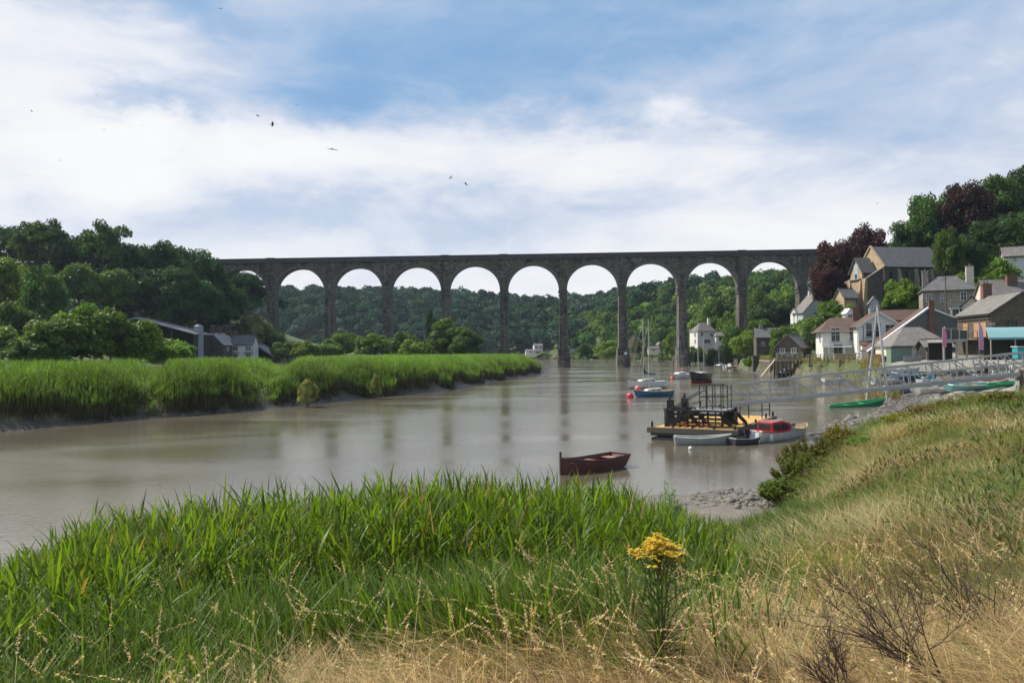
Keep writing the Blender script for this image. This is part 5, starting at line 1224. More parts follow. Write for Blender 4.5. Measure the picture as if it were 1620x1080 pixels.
slip_boat(1402, 608, 77, 20, 4.2, 1.6, .55, 'hull_white', 'hull_white', 'white dinghy seen through the gangway left of the blue one', 'hull_grey')
slip_boat(1422, 592, 86, -12, 4.4, 1.6, .55, 'hull_white', 'hull_grey', 'white dinghy at the foot of the leaning poles', 'hull_grey')
slip_boat(1574, 587, 74, 12, 4.8, 1.8, .6, 'hull_white', 'hull_white', 'upturned looking white boat seen through the right of the gangway', 'hull_white', cover='hull_white')
slip_boat(1500, 596, 80, 8, 4.4, 1.5, .5, 'hull_grey', 'timber_pale', 'grey boat behind the gangway below the first banner', 'rubber')
slip_boat(1478, 610, 71, 16, 4.0, 1.5, .5, 'hull_white', 'hull_blue', 'white dinghy with a blue rim just under the gangway', 'hull_grey')
slip_boat(1322, 606, 86, 10, 4.2, 1.6, .55, 'hull_white', 'hull_white', 'white boat on the mud left of the leaning poles behind the gangway', 'rubber')
# sheer legs: two leaning poles meeting at the top
a = P(1388, 484, 84); b1 = P(1370, 588, 84); b2 = P(1404, 590, 82)
t = thing('sheer_legs', 'pair of tall grey leaning poles meeting at the top behind the gangway', 'poles', (b1.x, b1.y, Hs(b1.x, b1.y)))
for q in (b1, b2):
    m_ = MB(); m_.tube([Vector((q.x, q.y, Hs(q.x, q.y) - .3)) - t.location, a - t.location + Vector(((a.x - q.x) * .03, 0, .1))], [.17, .10], 8); m_.build('pole', M['galv'], t)
m_ = MB(); m_.tube([a - t.location + Vector((0, 0, .05)), a - t.location + Vector((.1, 0, -.25))], .16, 6); m_.build('lashing', M['rope'], t)
# ------------------------------------------------------------------ houses
def window(par, x, z, w_, h_, face, D, W2, frame='white', sill=True, bars=(1, 1), off=0.0):
    """face: f front(-y), b back, l left(-x), r right(+x). x runs along the face"""
    fr = MB(); fw = .07; pr = .05
    def bx(mb, cx, cz, sx, sz, dep, o):
        if face == 'f': mb.box((cx, -o, cz), (sx, dep, sz))
        elif face == 'b': mb.box((cx, D + o, cz), (sx, dep, sz))
        elif face == 'l': mb.box((-W2 - o, cx, cz), (dep, sx, sz))
        else: mb.box((W2 + o, cx, cz), (dep, sx, sz))
    bx(fr, x - w_ / 2 + fw / 2, z, fw, h_, .10, pr + off); bx(fr, x + w_ / 2 - fw / 2, z, fw, h_, .10, pr + off)
    bx(fr, x, z + h_ / 2 - fw / 2, w_ - 2 * fw, fw, .10, pr + off); bx(fr, x, z - h_ / 2 + fw / 2, w_ - 2 * fw, fw, .10, pr + off)
    for i in range(bars[0]): bx(fr, x - w_ / 2 + w_ * (i + 1) / (bars[0] + 1), z, .045, h_ - 2 * fw, .06, pr + off)
    for i in range(bars[1]): bx(fr, x, z - h_ / 2 + h_ * (i + 1) / (bars[1] + 1), w_ - 2 * fw, .045, .055, pr + off)
    f = fr.build('window', M[frame], par)
    pn = MB(); bx(pn, x, z, w_ - .1, h_ - .1, .04, .03 + off); pn.build('pane', M['glass'], f)
    if sill: s = MB(); bx(s, x, z - h_ / 2 - .06, w_ + .2, .1, .2, .1 + off); s.build('sill', M['stoneblock'], f)
    return f
def chimney(par, x, y, z0, z1, mt, w_=.9, d_=.6, pots=2, cap=True, name='chimney'):
    c = MB(); c.box((x, y, (z0 + z1) / 2), (w_, d_, z1 - z0))
    ch = c.build(name, M[mt], par)
    if cap: k = MB(); k.box((x, y, z1 + .06), (w_ + .2, d_ + .2, .14)); k.build('cap', M['stoneblock' if mt != 'brick' else 'brick'], ch)
    for i in range(pots):
        p_ = MB(); xx = x + (i - (pots - 1) / 2) * .4; p_.tube([(xx, y, z1 + .1), (xx, y, z1 + .5)], [.13, .11], 8); p_.build('pot', M['brick'], ch)
def roof_slab(mb, a, b, c, d, th=.14):
    a, b, c, d = map(Vector, (a, b, c, d)); n = (b - a).cross(d - a).normalized()
    if n.z < 0: n = -n
    q = [a, b, c, d]; mb.add([p for p in q] + [p + n * th for p in q], [(3, 2, 1, 0), (4, 5, 6, 7), (0, 1, 5, 4), (1, 2, 6, 5), (2, 3, 7, 6), (3, 0, 4, 7)])
def house(label, pos, rz, W_, D, He, Hr, wall='render', roof='slate', ridge='x', hip=0.0, wins=(), chims=(), name='house', group=None, over=.3, base=2.0, trim=None, doors=(), cat='house', k=1.0):
    """front face at y=0 looking to -y, depth +y, ridge along x or y"""
    t = thing(name, label, cat, pos, rz, group)
    W_ *= k; D *= k; hip *= k
    w2 = W_ / 2; b = MB(); rf = MB()
    if ridge == 'x':
        if hip: b.box((0, D / 2, (He - base) / 2), (W_, D, He + base))
        else: b.prism([(0, -base), (D, -base), (D, He), (D / 2, Hr), (0, He)], -w2, w2, 'x')
        sl = (Hr - He) / (D / 2); o = over; zo = He - o * sl
        hx = hip
        if hip:
            rf.add([(-w2 - o, -o, zo), (w2 + o, -o, zo), (w2 + o, D + o, zo), (-w2 - o, D + o, zo), (-w2 + hx, D / 2, Hr), (w2 - hx, D / 2, Hr),
                    (-w2 - o, -o, zo - .12), (w2 + o, -o, zo - .12), (w2 + o, D + o, zo - .12), (-w2 - o, D + o, zo - .12)],
                   [(0, 1, 5, 4), (1, 2, 5), (2, 3, 4, 5), (3, 0, 4), (0, 6, 7, 1), (1, 7, 8, 2), (2, 8, 9, 3), (3, 9, 6, 0), (6, 9, 8, 7)])
        else:
            roof_slab(rf, (-w2 - o, -o, zo + .02), (w2 + o, -o, zo + .02), (w2 + o, D / 2, Hr + .02), (-w2 - o, D / 2, Hr + .02))
            roof_slab(rf, (-w2 - o, D + o, zo + .02), (w2 + o, D + o, zo + .02), (w2 + o, D / 2, Hr + .02), (-w2 - o, D / 2, Hr + .02))
            rf.box((0, D / 2, Hr + .16), (W_ + 2 * o, .28, .12))
    else:
        b.prism([(-w2, -base), (w2, -base), (w2, He), (0, Hr), (-w2, He)], 0, D, 'y')
        sl = (Hr - He) / w2; o = over; zo = He - o * sl
        roof_slab(rf, (-w2 - o, -o, zo + .02), (-w2 - o, D + o, zo + .02), (0, D + o, Hr + .02), (0, -o, Hr + .02))
        roof_slab(rf, (w2 + o, -o, zo + .02), (w2 + o, D + o, zo + .02), (0, D + o, Hr + .02), (0, -o, Hr + .02))
        rf.box((0, D / 2, Hr + .16), (.28, D + 2 * o, .12))
        if trim:
            tr = MB(); tr.bar((-w2 - o, -o - .04, zo), (0, -o - .04, Hr), .06, .24); tr.bar((w2 + o, -o - .04, zo), (0, -o - .04, Hr), .06, .24); tr.build('barge_board', M[trim], t)
    b.build('wall', M[wall], t); ro = rf.build('roof', M[roof], t)
    gt = MB(); gz = He - over * sl - .1
    if ridge == 'x':
        gt.tube([(-w2 - over, -over - .09, gz), (w2 + over, -over - .09, gz)], .07, 6)
        gt.tube([(w2 - .15, -over - .09, gz), (w2 - .15, -.1, gz - .5), (w2 - .15, -.1, 0)], .05, 6)
    else:
        gt.tube([(-w2 - over - .09, -over, gz), (-w2 - over - .09, D + over, gz)], .07, 6)
        gt.tube([(-w2 - over - .09, .2, gz), (-w2 - .1, .2, gz - .5), (-w2 - .1, .2, 0)], .05, 6)
    gt.build('gutter', M['black_steel'], t)
    if trim and ridge == 'x':
        tr = MB(); tr.box((0, -over - .04, zo - .02), (W_ + 2 * over, .06, .22)); tr.build('fascia', M[trim], t)
    for q in wins: window(t, *[c * k for c in q[:4]], q[4], D, w2, *(q[5:6] if len(q) > 5 else ()), **(q[6] if len(q) > 6 else {}))
    for q in chims: chimney(ro, q[0] * k, q[1] * k, *q[2:])
    for (x, face, w_, h_, m_) in doors:
        dd = MB()
        if face == 'f': dd.box((x, -.04, h_ / 2), (w_, .09, h_))
        elif face == 'l': dd.box((-w2 - .04, x, h_ / 2), (.09, w_, h_))
        else: dd.box((w2 + .04, x, h_ / 2), (.09, w_, h_))
        do = dd.build('door', M[m_], t)
        hd = MB()
        if face == 'f': hd.box((x + w_ * .35, -.11, 1.0), (.1, .05, .05))
        elif face == 'l': hd.box((-w2 - .11, x + w_ * .35, 1.0), (.05, .1, .05))
        else: hd.box((w2 + .11, x + w_ * .35, 1.0), (.05, .1, .05))
        hd.build('handle', M['galv'], do)
    return t, ro
def gp(u, v, Y):
    """point at Y under photo column u, z from row v"""
    p = P(u, v, Y); return Vector((p.x, p.y, p.z))
mpp = lambda Y: Y / F_PX

# --- left bank farm
p = gp(335, 569, 242)
house('stone farmhouse with a dark gable and tall chimneys behind the left reeds', p, R(-6), 7.4, 9.5, 4.6, 8.1, 'rubble_dark', 'barn_roof', 'y', wins=[(3.0, 3.4, 1.0, 1.3, 'r'), (6.8, 3.4, 1.0, 1.3, 'r'), (-1.2, 3.2, .9, 1.2, 'f')],
      chims=[(0, .7, 7.4, 10.3, 'rubble_dark', 1.1, .8, 2), (0, 4.6, 7.4, 10.2, 'brick', 1.2, .8, 2), (0, 8.9, 7.4, 10.6, 'rubble_dark', 1.5, .9, 3)], doors=[(.8, 'f', 1.0, 2.1, 'timber')])
p = gp(383, 569, 248)
t, _ = house('white rendered farmhouse wing with dark door canopies at the right end of the farm', p, R(4), 6.6, 7, 4.9, 7.6, 'render', 'slate', 'x', wins=[(-2.0, 3.6, 1.7, 1.4, 'f'), (1.9, 3.6, 1.8, 1.4, 'f'), (-2.0, 1.1, 1.5, 1.4, 'f'), (1.9, 1.1, 1.6, 1.4, 'f')],
      chims=[(-2.8, 3.5, 7.0, 9.2, 'brick', 1.0, .8, 2), (3.0, 3.5, 7.0, 9.4, 'rubble_dark', 1.0, .8, 2)])
for x in (-2.0, 1.9): c = MB(); c.box((x, -.45, 2.25), (2.3, .9, .14)); c.build('canopy', M['slate'], t)
p = gp(347, 568, 237); g = thing('garden_fence', 'low white garden fence in front of the stone farmhouse', 'fence', (p.x - 6, p.y, p.z - .3)); m_ = MB()
for i in range(14): m_.box((i * .28, 0, .5), (.12, .04, 1.0))
m_.build('pickets', M['white'], g); m_ = MB(); m_.box((1.9, .05, .35), (3.9, .05, .1)); m_.box((1.9, .05, .8), (3.9, .05, .1)); m_.build('rail', M['white'], g)
# barn with a wide low gable; open dark front
def open_barn(label, u_apex, v_apex, u_eave, v_eave, v_base, Y, dp, beam=True, posts=5):
    A = gp(u_apex, v_apex, Y); E = gp(u_eave, v_eave, Y); zb = min(Hs(A.x, Y), Hs(E.x, Y)); w_ = E.x - A.x
    t = thing('barn', label, 'barn', (A.x, Y, zb)); zA = A.z - zb; zE = E.z - zb
    rf = MB(); roof_slab(rf, (w_, -.6, zE), (w_, dp, zE), (0, dp, zA), (0, -.6, zA), .25); roof_slab(rf, (-w_, -.6, zE), (-w_, dp, zE), (0, dp, zA), (0, -.6, zA), .25); rf.build('roof', M['barn_roof'], t)
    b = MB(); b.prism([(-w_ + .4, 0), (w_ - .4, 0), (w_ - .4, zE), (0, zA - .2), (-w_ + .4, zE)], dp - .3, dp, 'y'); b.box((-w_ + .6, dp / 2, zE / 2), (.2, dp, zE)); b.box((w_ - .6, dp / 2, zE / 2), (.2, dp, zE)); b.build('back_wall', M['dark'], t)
    m_ = MB(); 
    for i in range(posts + 1):
        x = -w_ + .6 + (2 * w_ - 1.2) * i / posts; h_ = zA - (zA - zE) * abs(x) / w_; m_.box((x, -.1, h_ / 2), (.3, .3, h_))
    m_.build('post_frame', M['timber_dark'], t)
    m_ = MB(); m_.bar((0, -.72, zA + .02), (w_, -.72, zE + .02), .08, .3); m_.bar((0, -.72, zA + .02), (-w_, -.72, zE + .02), .08, .3); m_.build('barge_board', M['barn_roof'], t)
open_barn('wide open-fronted barn with a pale sloping roof edge left of the farmhouse', 216, 503, 312, 529, 560, 226, 12)
open_barn('lean dark shed with a pale sloping roof edge right of the white farmhouse wing', 388, 533, 434, 565, 567, 262, 8, posts=3)
p = gp(314.5, 560, 229); t = thing('silo', 'pale grey cylindrical silo between the barn and the farmhouse', 'silo', (p.x, p.y, Hs(p.x, p.y)))
zt = gp(314, 516, 229).z - Hs(p.x, p.y); m_ = MB(); m_.tube([(0, 0, 0), (0, 0, zt)], 1.3, 20)
for i in range(5): m_.tube([(0, 0, zt * i / 5 + .5), (0, 0, zt * i / 5 + .6)], 1.34, 20)
m_.build('tank', M['silo'], t); m_ = MB(); m_.tube([(0, 0, zt), (0, 0, zt + .55)], [1.36, .3], 20); m_.build('lid', M['silo'], t)

# --- far shore
p = gp(852, 553, 560); house('distant white boathouse left of the first river pier', p, R(10), 6, 5, 2.6, 4.2, 'render', 'slate_grey', 'x', wins=[(-1.6, 1.5, 1.2, 1.2, 'f'), (1.6, 1.5, 1.2, 1.2, 'f')], base=1.5)
p = gp(840, 559, 556); house('low distant white shed by the far water', p, R(5), 7, 5, 1.8, 2.8, 'render', 'slate_grey', 'x', wins=[(0, 1.0, 1.4, .9, 'f')], base=1.5)
p = gp(908, 557, 545); house('low distant white building just right of the first river pier', p, R(0), 12, 6, 3, 4.6, 'render', 'slate_grey', 'x', wins=[(-3, 1.7, 1.4, 1.2, 'f'), (3, 1.7, 1.4, 1.2, 'f')], base=5)
p = gp(1002, 549, 400); house('pinkish stone cottage with a steep gable right of the second river pier', p, R(-20), 5.2, 7, 3.2, 6.4, 'chapel', 'slate', 'y', wins=[(0, 1.8, .9, 1.2, 'f'), (3.5, 1.8, 1, 1.1, 'r')], chims=[(0, 6.2, 5.5, 7.6, 'rubble', .8, .7, 1)], base=5)
p = gp(1046, 553, 385); house('tiny white summerhouse on the far shore', p, R(15), 2.6, 3, 2.4, 3.8, 'render', 'slate_grey', 'y', wins=[(0, 1.3, 1.2, 1.1, 'f')], name='summerhouse', base=1.0)
p = gp(1034, 557.5, 372); house('small pale hut at the water edge between the piers', p, R(0), 4.6, 3, 2.0, 2.7, 'cream', 'slate_grey', 'x', wins=[(0, 1.2, 1.2, .8, 'f')], name='hut', base=1.0)
# --- village beyond the viaduct
p = gp(1119, 546, 300)
t, _ = house('white two-storey riverside house with a grey hipped roof beyond the seventh arch', p, R(14), 7.4, 7, 5.6, 8.6, 'render', 'slate_grey', 'x', hip=2.6, wins=[(-2.2, 4.2, 1.1, 1.3, 'f'), (1.5, 4.0, 1.0, 1.0, 'f'), (0, 1.5, 2.6, 1.4, 'f'), (2.5, 4.2, 1.1, 1.2, 'l'), (2.5, 1.6, 1.1, 1.2, 'l')],
      chims=[(2.6, 3.5, 6.6, 10.4, 'render', 1.0, .8, 2)], base=4)
p = gp(1142, 545, 298); house('low white extension with a dark window to the right of the riverside house', p, R(14), 4.6, 5, 3.4, 4.8, 'render', 'slate_grey', 'x', hip=1.2, wins=[(0, 2.2, 2.6, 1.4, 'f')], base=4)
p = gp(1237, 510, 302)
t, ro = house('long white terrace with three pointed dormers left of the ninth pier', p, R(-18), 9.6, 6.5, 4.6, 7.4, 'render', 'slate_grey', 'x', wins=[(-3.2, 3.2, 1.0, 1.2, 'f'), (-.2, 3.2, 1.0, 1.2, 'f'), (2.8, 3.2, 1.0, 1.2, 'f'), (-3.2, 1.1, 1.0, 1.2, 'f'), (1.4, 1.1, 1.0, 1.2, 'f')], chims=[(-4.2, 3.2, 6.6, 8.8, 'render', .9, .7, 2), (0, 3.2, 6.6, 9.0, 'brick', 1.6, .7, 4), (3.2, 3.2, 6.6, 9.0, 'brick', 1.6, .7, 4)], base=5)
for x in (-1.0, 1.2, 3.4): m_ = MB(); m_.prism([(x - .9, 4.4), (x + .9, 4.4), (x + .9, 4.9), (x, 6.4), (x - .9, 4.9)], -.12, 1.4, 'y'); m_.build('dormer', M['render'], t)
p = gp(1267, 512, 264); house('narrow white house front squeezed between the ninth pier and the blue-grey gable', p, R(-5), 2.6, 8, 3.8, 5.2, 'render', 'slate', 'x', wins=[(0, 2.4, .8, 1.2, 'f')], base=5)
p = gp(1296, 514, 260); house('pale blue-grey gable with a steep roof line under the purple beech', p, R(4), 10.5, 8, 4.2, 10.2, 'bluegrey', 'slate_grey', 'y', wins=[(-1.5, 3.6, 1, 1.3, 'f')], chims=[(0, 6.5, 9, 11.6, 'render', .9, .7, 2)], base=6)
p = gp(1290, 452, 315); house('white house high behind the viaduct seen beside the purple beech', p, R(-20), 6, 6, 4.6, 7.2, 'render', 'slate_grey', 'x', wins=[(-1.5, 3, 1, 1.2, 'f'), (1.5, 3, 1, 1.2, 'f')], base=8)
for i, (u, v, lab) in enumerate([(1236, 441, 'tiny white house high on the hill at the left of the ninth arch'), (1252, 436, 'tiny white house high on the hill at the right of the ninth arch'), (1210, 420, 'tiny pale house with a white roof near the ridge in the ninth arch')]):
    p = gp(u, v, 395 + i * 12); p.z = Hs(p.x, p.y) + 4.5; house(lab, p, R(-15 + 10 * i), 8, 6, 3.5, 6, 'render', 'slate_grey', 'x', wins=[(-2, 2, 1, 1.2, 'f'), (2, 2, 1, 1.2, 'f')], base=9, group='tiny houses on the far hill')
p = gp(1138, 478, 330); p.z = Hs(p.x, p.y) + 4.0; house('grey slate roofed building half hidden in trees framed by the eighth arch', p, R(-25), 8, 7, 1.5, 4, 'greywall', 'slate_grey', 'x', wins=[(0, 1.5, 1, 1, 'f')], base=7)
p = gp(1217, 558, 212); house('dark stone cottage with a chimney between the willow and the boathouse', p, R(-10), 6.5, 6, 4.2, 6.6, 'rubble_dark', 'slate', 'x', wins=[(-1.5, 2.4, .9, 1.1, 'f')], chims=[(-1.6, 3, 5.6, 7.6, 'rubble', .9, .8, 1)], base=4)
# boathouse above the timber jetty
p = gp(1247, 562, 158)
t, _ = house('boathouse with a pale slate roof and rooflights above the timber jetty', p, R(-38), 5.2, 6.0, 1.6, 4.0, 'rubble_dark', 'slate_grey', 'y', wins=[(-1.1, .9, 1.0, 1.0, 'f'), (1.1, .9, 1.0, 1.0, 'f')], base=4, name='boathouse')
m_ = MB()
for y in (1.5, 3.6): m_.bar((-1.75, y, 2.62), (-1.0, y, 3.31), .9, .12)
m_.build('rooflight', M['glass'], t)
def jetty():
    p = gp(1250, 598, 150.5); t = thing('jetty', 'old timber pile jetty below the boathouse', 'jetty', (p.x, p.y, 0), R(-4)); zt = gp(1250, 567, 150.5).z
    d = MB(); d.box((0, 1.2, zt), (4.9, 2.6, .22)); d.build('deck', M['timber'], t)
    b = MB(); b.box((0, -.15, zt - .28), (4.9, .25, .3)); b.box((0, 2.5, zt - .28), (4.9, .25, .3)); b.build('beam', M['timber_pale'], t)
    for i in range(7):
        for y in (0, 2.4):
            m_ = MB(); x = -2.3 + i * .767; m_.box((x, y, zt / 2 - .6), (.26 if i % 2 else .34, .28, zt + .9)); m_.build('pile', M['timber'], t)
    r_ = MB()
    for i in range(6): x = -2.4 + i * .96; r_.tube([(x, 0, zt), (x, 0, zt + 1.1)], .05, 5)
    r_.tube([(-2.4, 0, zt + 1.1), (2.4, 0, zt + 1.1)], .04, 5); r_.tube([(-2.4, 0, zt + .6), (2.4, 0, zt + .6)], .04, 5); r_.build('railing', M['galv'], t)
    s = MB(); s.bar((-2.6, .6, zt - .2), (-5.2, .6, .3), 1.0, .16)
    s.build('ramp', M['timber_pale'], t)
    l_ = MB(); l_.bar((3.0, 0, 0), (3.7, 0, zt), .08, .1); l_.bar((3.5, 0, 0), (4.2, 0, zt), .08, .1)
    for i in range(8): z = .4 + i * .42; l_.bar((3.0 + .7 * z / zt, 0, z), (3.5 + .7 * z / zt, 0, z), .05)
    l_.build('ladder', M['timber'], t)
jetty()
def quay_wall(label, pts, z0, h_, mt, name='quay_wall'):
    t = thing(name, label, 'wall', (pts[0][0], pts[0][1], 0)); m_ = MB(); c = MB()
    for (a, b) in zip(pts[:-1], pts[1:]):
        A = Vector((a[0] - pts[0][0], a[1] - pts[0][1], z0 + h_ / 2)); B = Vector((b[0] - pts[0][0], b[1] - pts[0][1], z0 + h_ / 2)); m_.bar(A, B, .6, h_); c.bar(A + Vector((0, 0, h_ / 2 + .08)), B + Vector((0, 0, h_ / 2 + .08)), .8, .16)
    m_.build('wall', M[mt], t); c.build('coping', M['stoneblock'], t); return t
a, b = W(1172, 586), W(1232, 596); quay_wall('stone quay wall under the willow', [(a.x + 1.5, a.y - 4), (b.x + 2.5, b.y + 12)], -.5, 3.3, 'rubble_dark')
p = gp(1194, 588, 188); t = thing('mooring_pile', 'thick dark pile against the quay wall under the willow', 'pile', (p.x, p.y - 1, 0)); m_ = MB(); m_.box((0, 0, 1.7), (1.5, .9, 4.4)); m_.build('pile', M['timber_dark'], t, bevel=.05); m_ = MB(); m_.box((0, 0, 3.95), (1.7, 1.1, .15)); m_.build('cap', M['timber_dark'], t)
p = W(1168, 585.5); t = thing('floating_walkway', 'pale floating walkway leading to the quay wall', 'pontoon', (p.x, p.y, 0), R(-6)); m_ = MB(); m_.box((2, 0, .3), (7, 1.2, .14)); m_.build('deck', M['timber_pale'], t); m_ = MB()
for x in (-1, 2, 5): m_.box((x, 0, .06), (1.0, 1.1, .34))
m_.build('floats', M['rubber'], t)
# leaning fence / posts along the quay
def fence(label, pts, hgt, mt, n_per=1.8, rails=2, name='fence'):
    o = Vector(pts[0]); t = thing(name, label, 'fence', o); r_ = MB()
    for a, b in zip(pts[:-1], pts[1:]):
        a = Vector(a) - o; b = Vector(b) - o; n = max(1, int((b - a).length / n_per))
        for i in range(n + 1):
            q = a.lerp(b, i / n); m_ = MB(); m_.box((q.x, q.y, q.z + hgt / 2 - .1), (.12, .12, hgt + .2)); m_.build('post', M[mt], t)
        for k in range(rails): z = Vector((0, 0, hgt * (.95 - k * .45))); r_.bar(a + z, b + z, .05, .1)
    r_.build('rails', M[mt], t)
fence('weathered timber fence along the quay edge left of the balcony house', [(*gp(1276, 575, 152).xy, 3.3), (*gp(1310, 571, 141).xy, 3.4), (*gp(1366, 573, 131).xy, 3.5)], 1.1, 'timber')
for i, (u, v0, v1, Y, lab) in enumerate([(1281, 602, 562, 146, 'tall weathered mooring pile right of the jetty ladder'), (1329, 596, 570, 136, 'dark mooring pile standing in the quay weeds'), (1262, 598, 566, 152, 'mooring pile beside the jetty ladder')]):
    p = gp(u, v0, Y); z1 = gp(u, v1, Y).z; t = thing('mooring_pile', lab, 'pile', (p.x, p.y, -.2)); m_ = MB(); m_.tube([(0, 0, -.5), (0, 0, z1 + .2)], .2, 8); m_.build('pile', M['timber'], t); m_ = MB(); m_.tube([(0, 0, z1 + .2), (0, 0, z1 + .3)], [.24, .15], 8); m_.build('cap', M['timber_dark'], t)

# --- white house with a balcony
p = gp(1337, 566, 145)
hE = gp(1337, 521, 145).z - p.z; hR = gp(1360, 502, 150).z - p.z; K = 1.32
t, ro = house('white house with brown tiled roof and a railed balcony facing the river', p, R(-14), 5.6, 8, hE, hR, 'render', 'tile_brown', 'x', hip=1.5, over=.8, trim='white', k=K,
      wins=[(1.2, 3.0, 1.3, 1.3, 'f'), (-1.2, 3.2, 1.2, 2.0, 'f', ), (1.6, .95, 1.1, 1.5, 'f'), (-.9, 1.0, 1.2, 1.8, 'f'), (3, 3, 1.4, 1.2, 'l')], chims=[(2.0, 3.2, hE + .3, hR + 1.6, 'brick', 1.1, .8, 2)])
bl = MB(); bl.box((-1.6, -.9, 2.05), (5.0, 1.9, .26)); bl.build('balcony', M['white'], t)
br = MB()
for x in (-4.0, -2.9, -1.8, -.7, .6): br.tube([(x, -1.78, 2.15), (x, -1.78, 3.15)], .03, 5)
for z in (3.15, 2.8, 2.45): br.tube([(-4.0, 0, z), (-4.0, -1.78, z), (.8, -1.78, z)], .025, 5)
br.build('balcony_rail', M['galv'], t)
po = MB()
for x in (-4.0, -.4): po.box((x, -1.7, 1.0), (.14, .14, 2.1)) if x > -3 else po.box((x, -1.7, 3.2), (.12, .12, 2.3))
po.box((-3.0, -1.7, 1.0), (.14, .14, 2.1)); po.build('balcony_post', M['white'], t)
# gabled middle house
p = gp(1392, 568, 138); zA = gp(1393, 494, 138).z - p.z; zE = gp(1372, 515, 138).z - p.z
t, ro = house('white gabled house with twin glazed doors next to the balcony house', p, R(-14), 5.2, 7, zE, zA, 'render', 'tile_brown', 'y', trim='white', over=.45, k=1.3,
      wins=[(-1.3, 3.9, .85, 1.9, 'f', 'white', {'bars': (0, 1)}), (-.15, 3.9, .85, 1.9, 'f', 'white', {'bars': (0, 1)}), (1.3, 4.0, 1.2, 1.2, 'f'), (-1.6, .9, .5, 1.3, 'f')])
m_ = MB(); roof_slab(m_, (-3.3, -1.7, 2.35), (2.8, -1.7, 2.35), (2.8, -.02, 3.1), (-3.3, -.02, 3.1)); m_.build('lean_to_roof', M['tile_brown'], t)
m_ = MB(); m_.box((-.3, -.9, 1.15), (5.6, 1.5, 2.3)); m_.build('lean_to_wall', M['render'], t)
m_ = MB(); m_.box((-2.0, -1.68, 1.0), (.8, .08, 1.7)); m_.build('arched_door', M['glass'], t)
m_ = MB(); m_.prism([(-2.62, 2.6), (-2.5, 2.6), (-2.5, zE), (-2.62, zE)], .0, 1.0, 'y'); m_.build('downpipe', M['black_steel'], t)
# brown roof behind
p = gp(1428, 560, 148); house('white wall under a long brown tiled roof behind the grey gable', p, R(-10), 7.0, 7, gp(1428, 506, 148).z - p.z, gp(1428, 491, 152).z - p.z, 'render', 'tile_brown', 'x', wins=[(-1.2, 4.2, 1.0, 1.2, 'f')])
p = gp(1384, 494, 156); house('pale grey cupola-like turret above the gabled white house', p, R(-14), 1.7, 1.7, 1.9, 3.0, 'bluegrey', 'slate_grey', 'y', wins=[(0, .8, .5, .9, 'f')], base=6, name='turret', cat='turret')
# big grey gable
def grey_gable():
    Y = 127.0; pts = [(1374, 572), (1374, 556), (1469, 488), (1526, 509), (1526, 572)]
    W3 = [gp(u, v, Y) for u, v in pts]; o = Vector((W3[0].x, Y, 3.4))
    t = thing('house', 'large building with a plain dark grey gable and long sloping left roof edge', 'house', o, 0)
    q = [(p.x - o.x, p.z - o.z) for p in W3]; q[0] = (q[0][0], -1); q[4] = (q[4][0], -1)
    m_ = MB(); m_.prism(q, 0, 2.6, 'y'); m_.build('wall', M['greywall'], t)
    rf = MB(); roof_slab(rf, (q[1][0], .3, q[1][1] + .02), (q[1][0], 2.9, q[1][1] + .02), (q[2][0], 2.9, q[2][1] + .02), (q[2][0], .3, q[2][1] + .02)); roof_slab(rf, (q[3][0], .3, q[3][1] + .02), (q[3][0], 2.9, q[3][1] + .02), (q[2][0], 2.9, q[2][1] + .02), (q[2][0], .3, q[2][1] + .02)); rf.build('roof', M['tile_brown'], t)
    c = MB(); c.bar((q[1][0] - .2, .02, q[1][1]), (q[2][0], .02, q[2][1] + .15), .5, .22); c.bar((q[3][0] + .2, .02, q[3][1]), (q[2][0], .02, q[2][1] + .15), .5, .22); c.build('coping', M['white'], t)
    c = MB(); c.box((q[2][0] + .35, -.15, (q[2][1] + 2.8) / 2 + 1.2), (.9, .3, q[2][1] - 2.6)); c.build('flue', M['brick'], t)
    c = MB(); c.box((q[2][0] - .05, -.03, q[2][1] - 1.2), (.1, .08, 2.4)); c.build('downpipe', M['hull_grey'], t)
    window(t, q[3][0] - 1.6, 3.9, .8, .5, 'f', 9, 0)
    return t
grey_gable()
# low building with the broad slate roof
p = gp(1460, 571, 112); p.z = 3.6
t, ro = house('low cream-walled building with a broad grey slate roof in front of the grey gable', p, R(-8), 6.6, 7, gp(1460, 544, 112).z - 3.6, gp(1470, 517, 116).z - 3.6, 'cream', 'slate_grey', 'x', hip=2.3, over=.35, k=1.17, wins=[(-2.0, 1.2, .7, .8, 'f'), (0, 1.2, 1.6, .8, 'f'), (2.0, 1.2, .7, .8, 'f')])
p = gp(1486, 571, 106); p.z = 3.6
t, ro = house('small slate-roofed porch with a dark opening right of the broad slate roof', p, R(-8), 3.1, 3.4, gp(1486, 548, 106).z - 3.6, gp(1486, 538, 107).z - 3.6, 'dark', 'slate_grey', 'x', over=.4, wins=[(0, 1.0, 1.4, .9, 'f', 'timber')], name='porch', cat='porch')
p = gp(1426, 575, 108); p.z = 3.5; t = thing('garden_shed', 'sage green shed at the foot of the grey gable', 'shed', p, R(-6)); m_ = MB(); m_.box((0, .8, .95), (2.7, 1.8, 2.1)); m_.build('wall', M['greenshed'], t); m_ = MB(); m_.box((0, .8, 2.05), (3.0, 2.2, .1)); m_.build('roof', M['slate'], t)
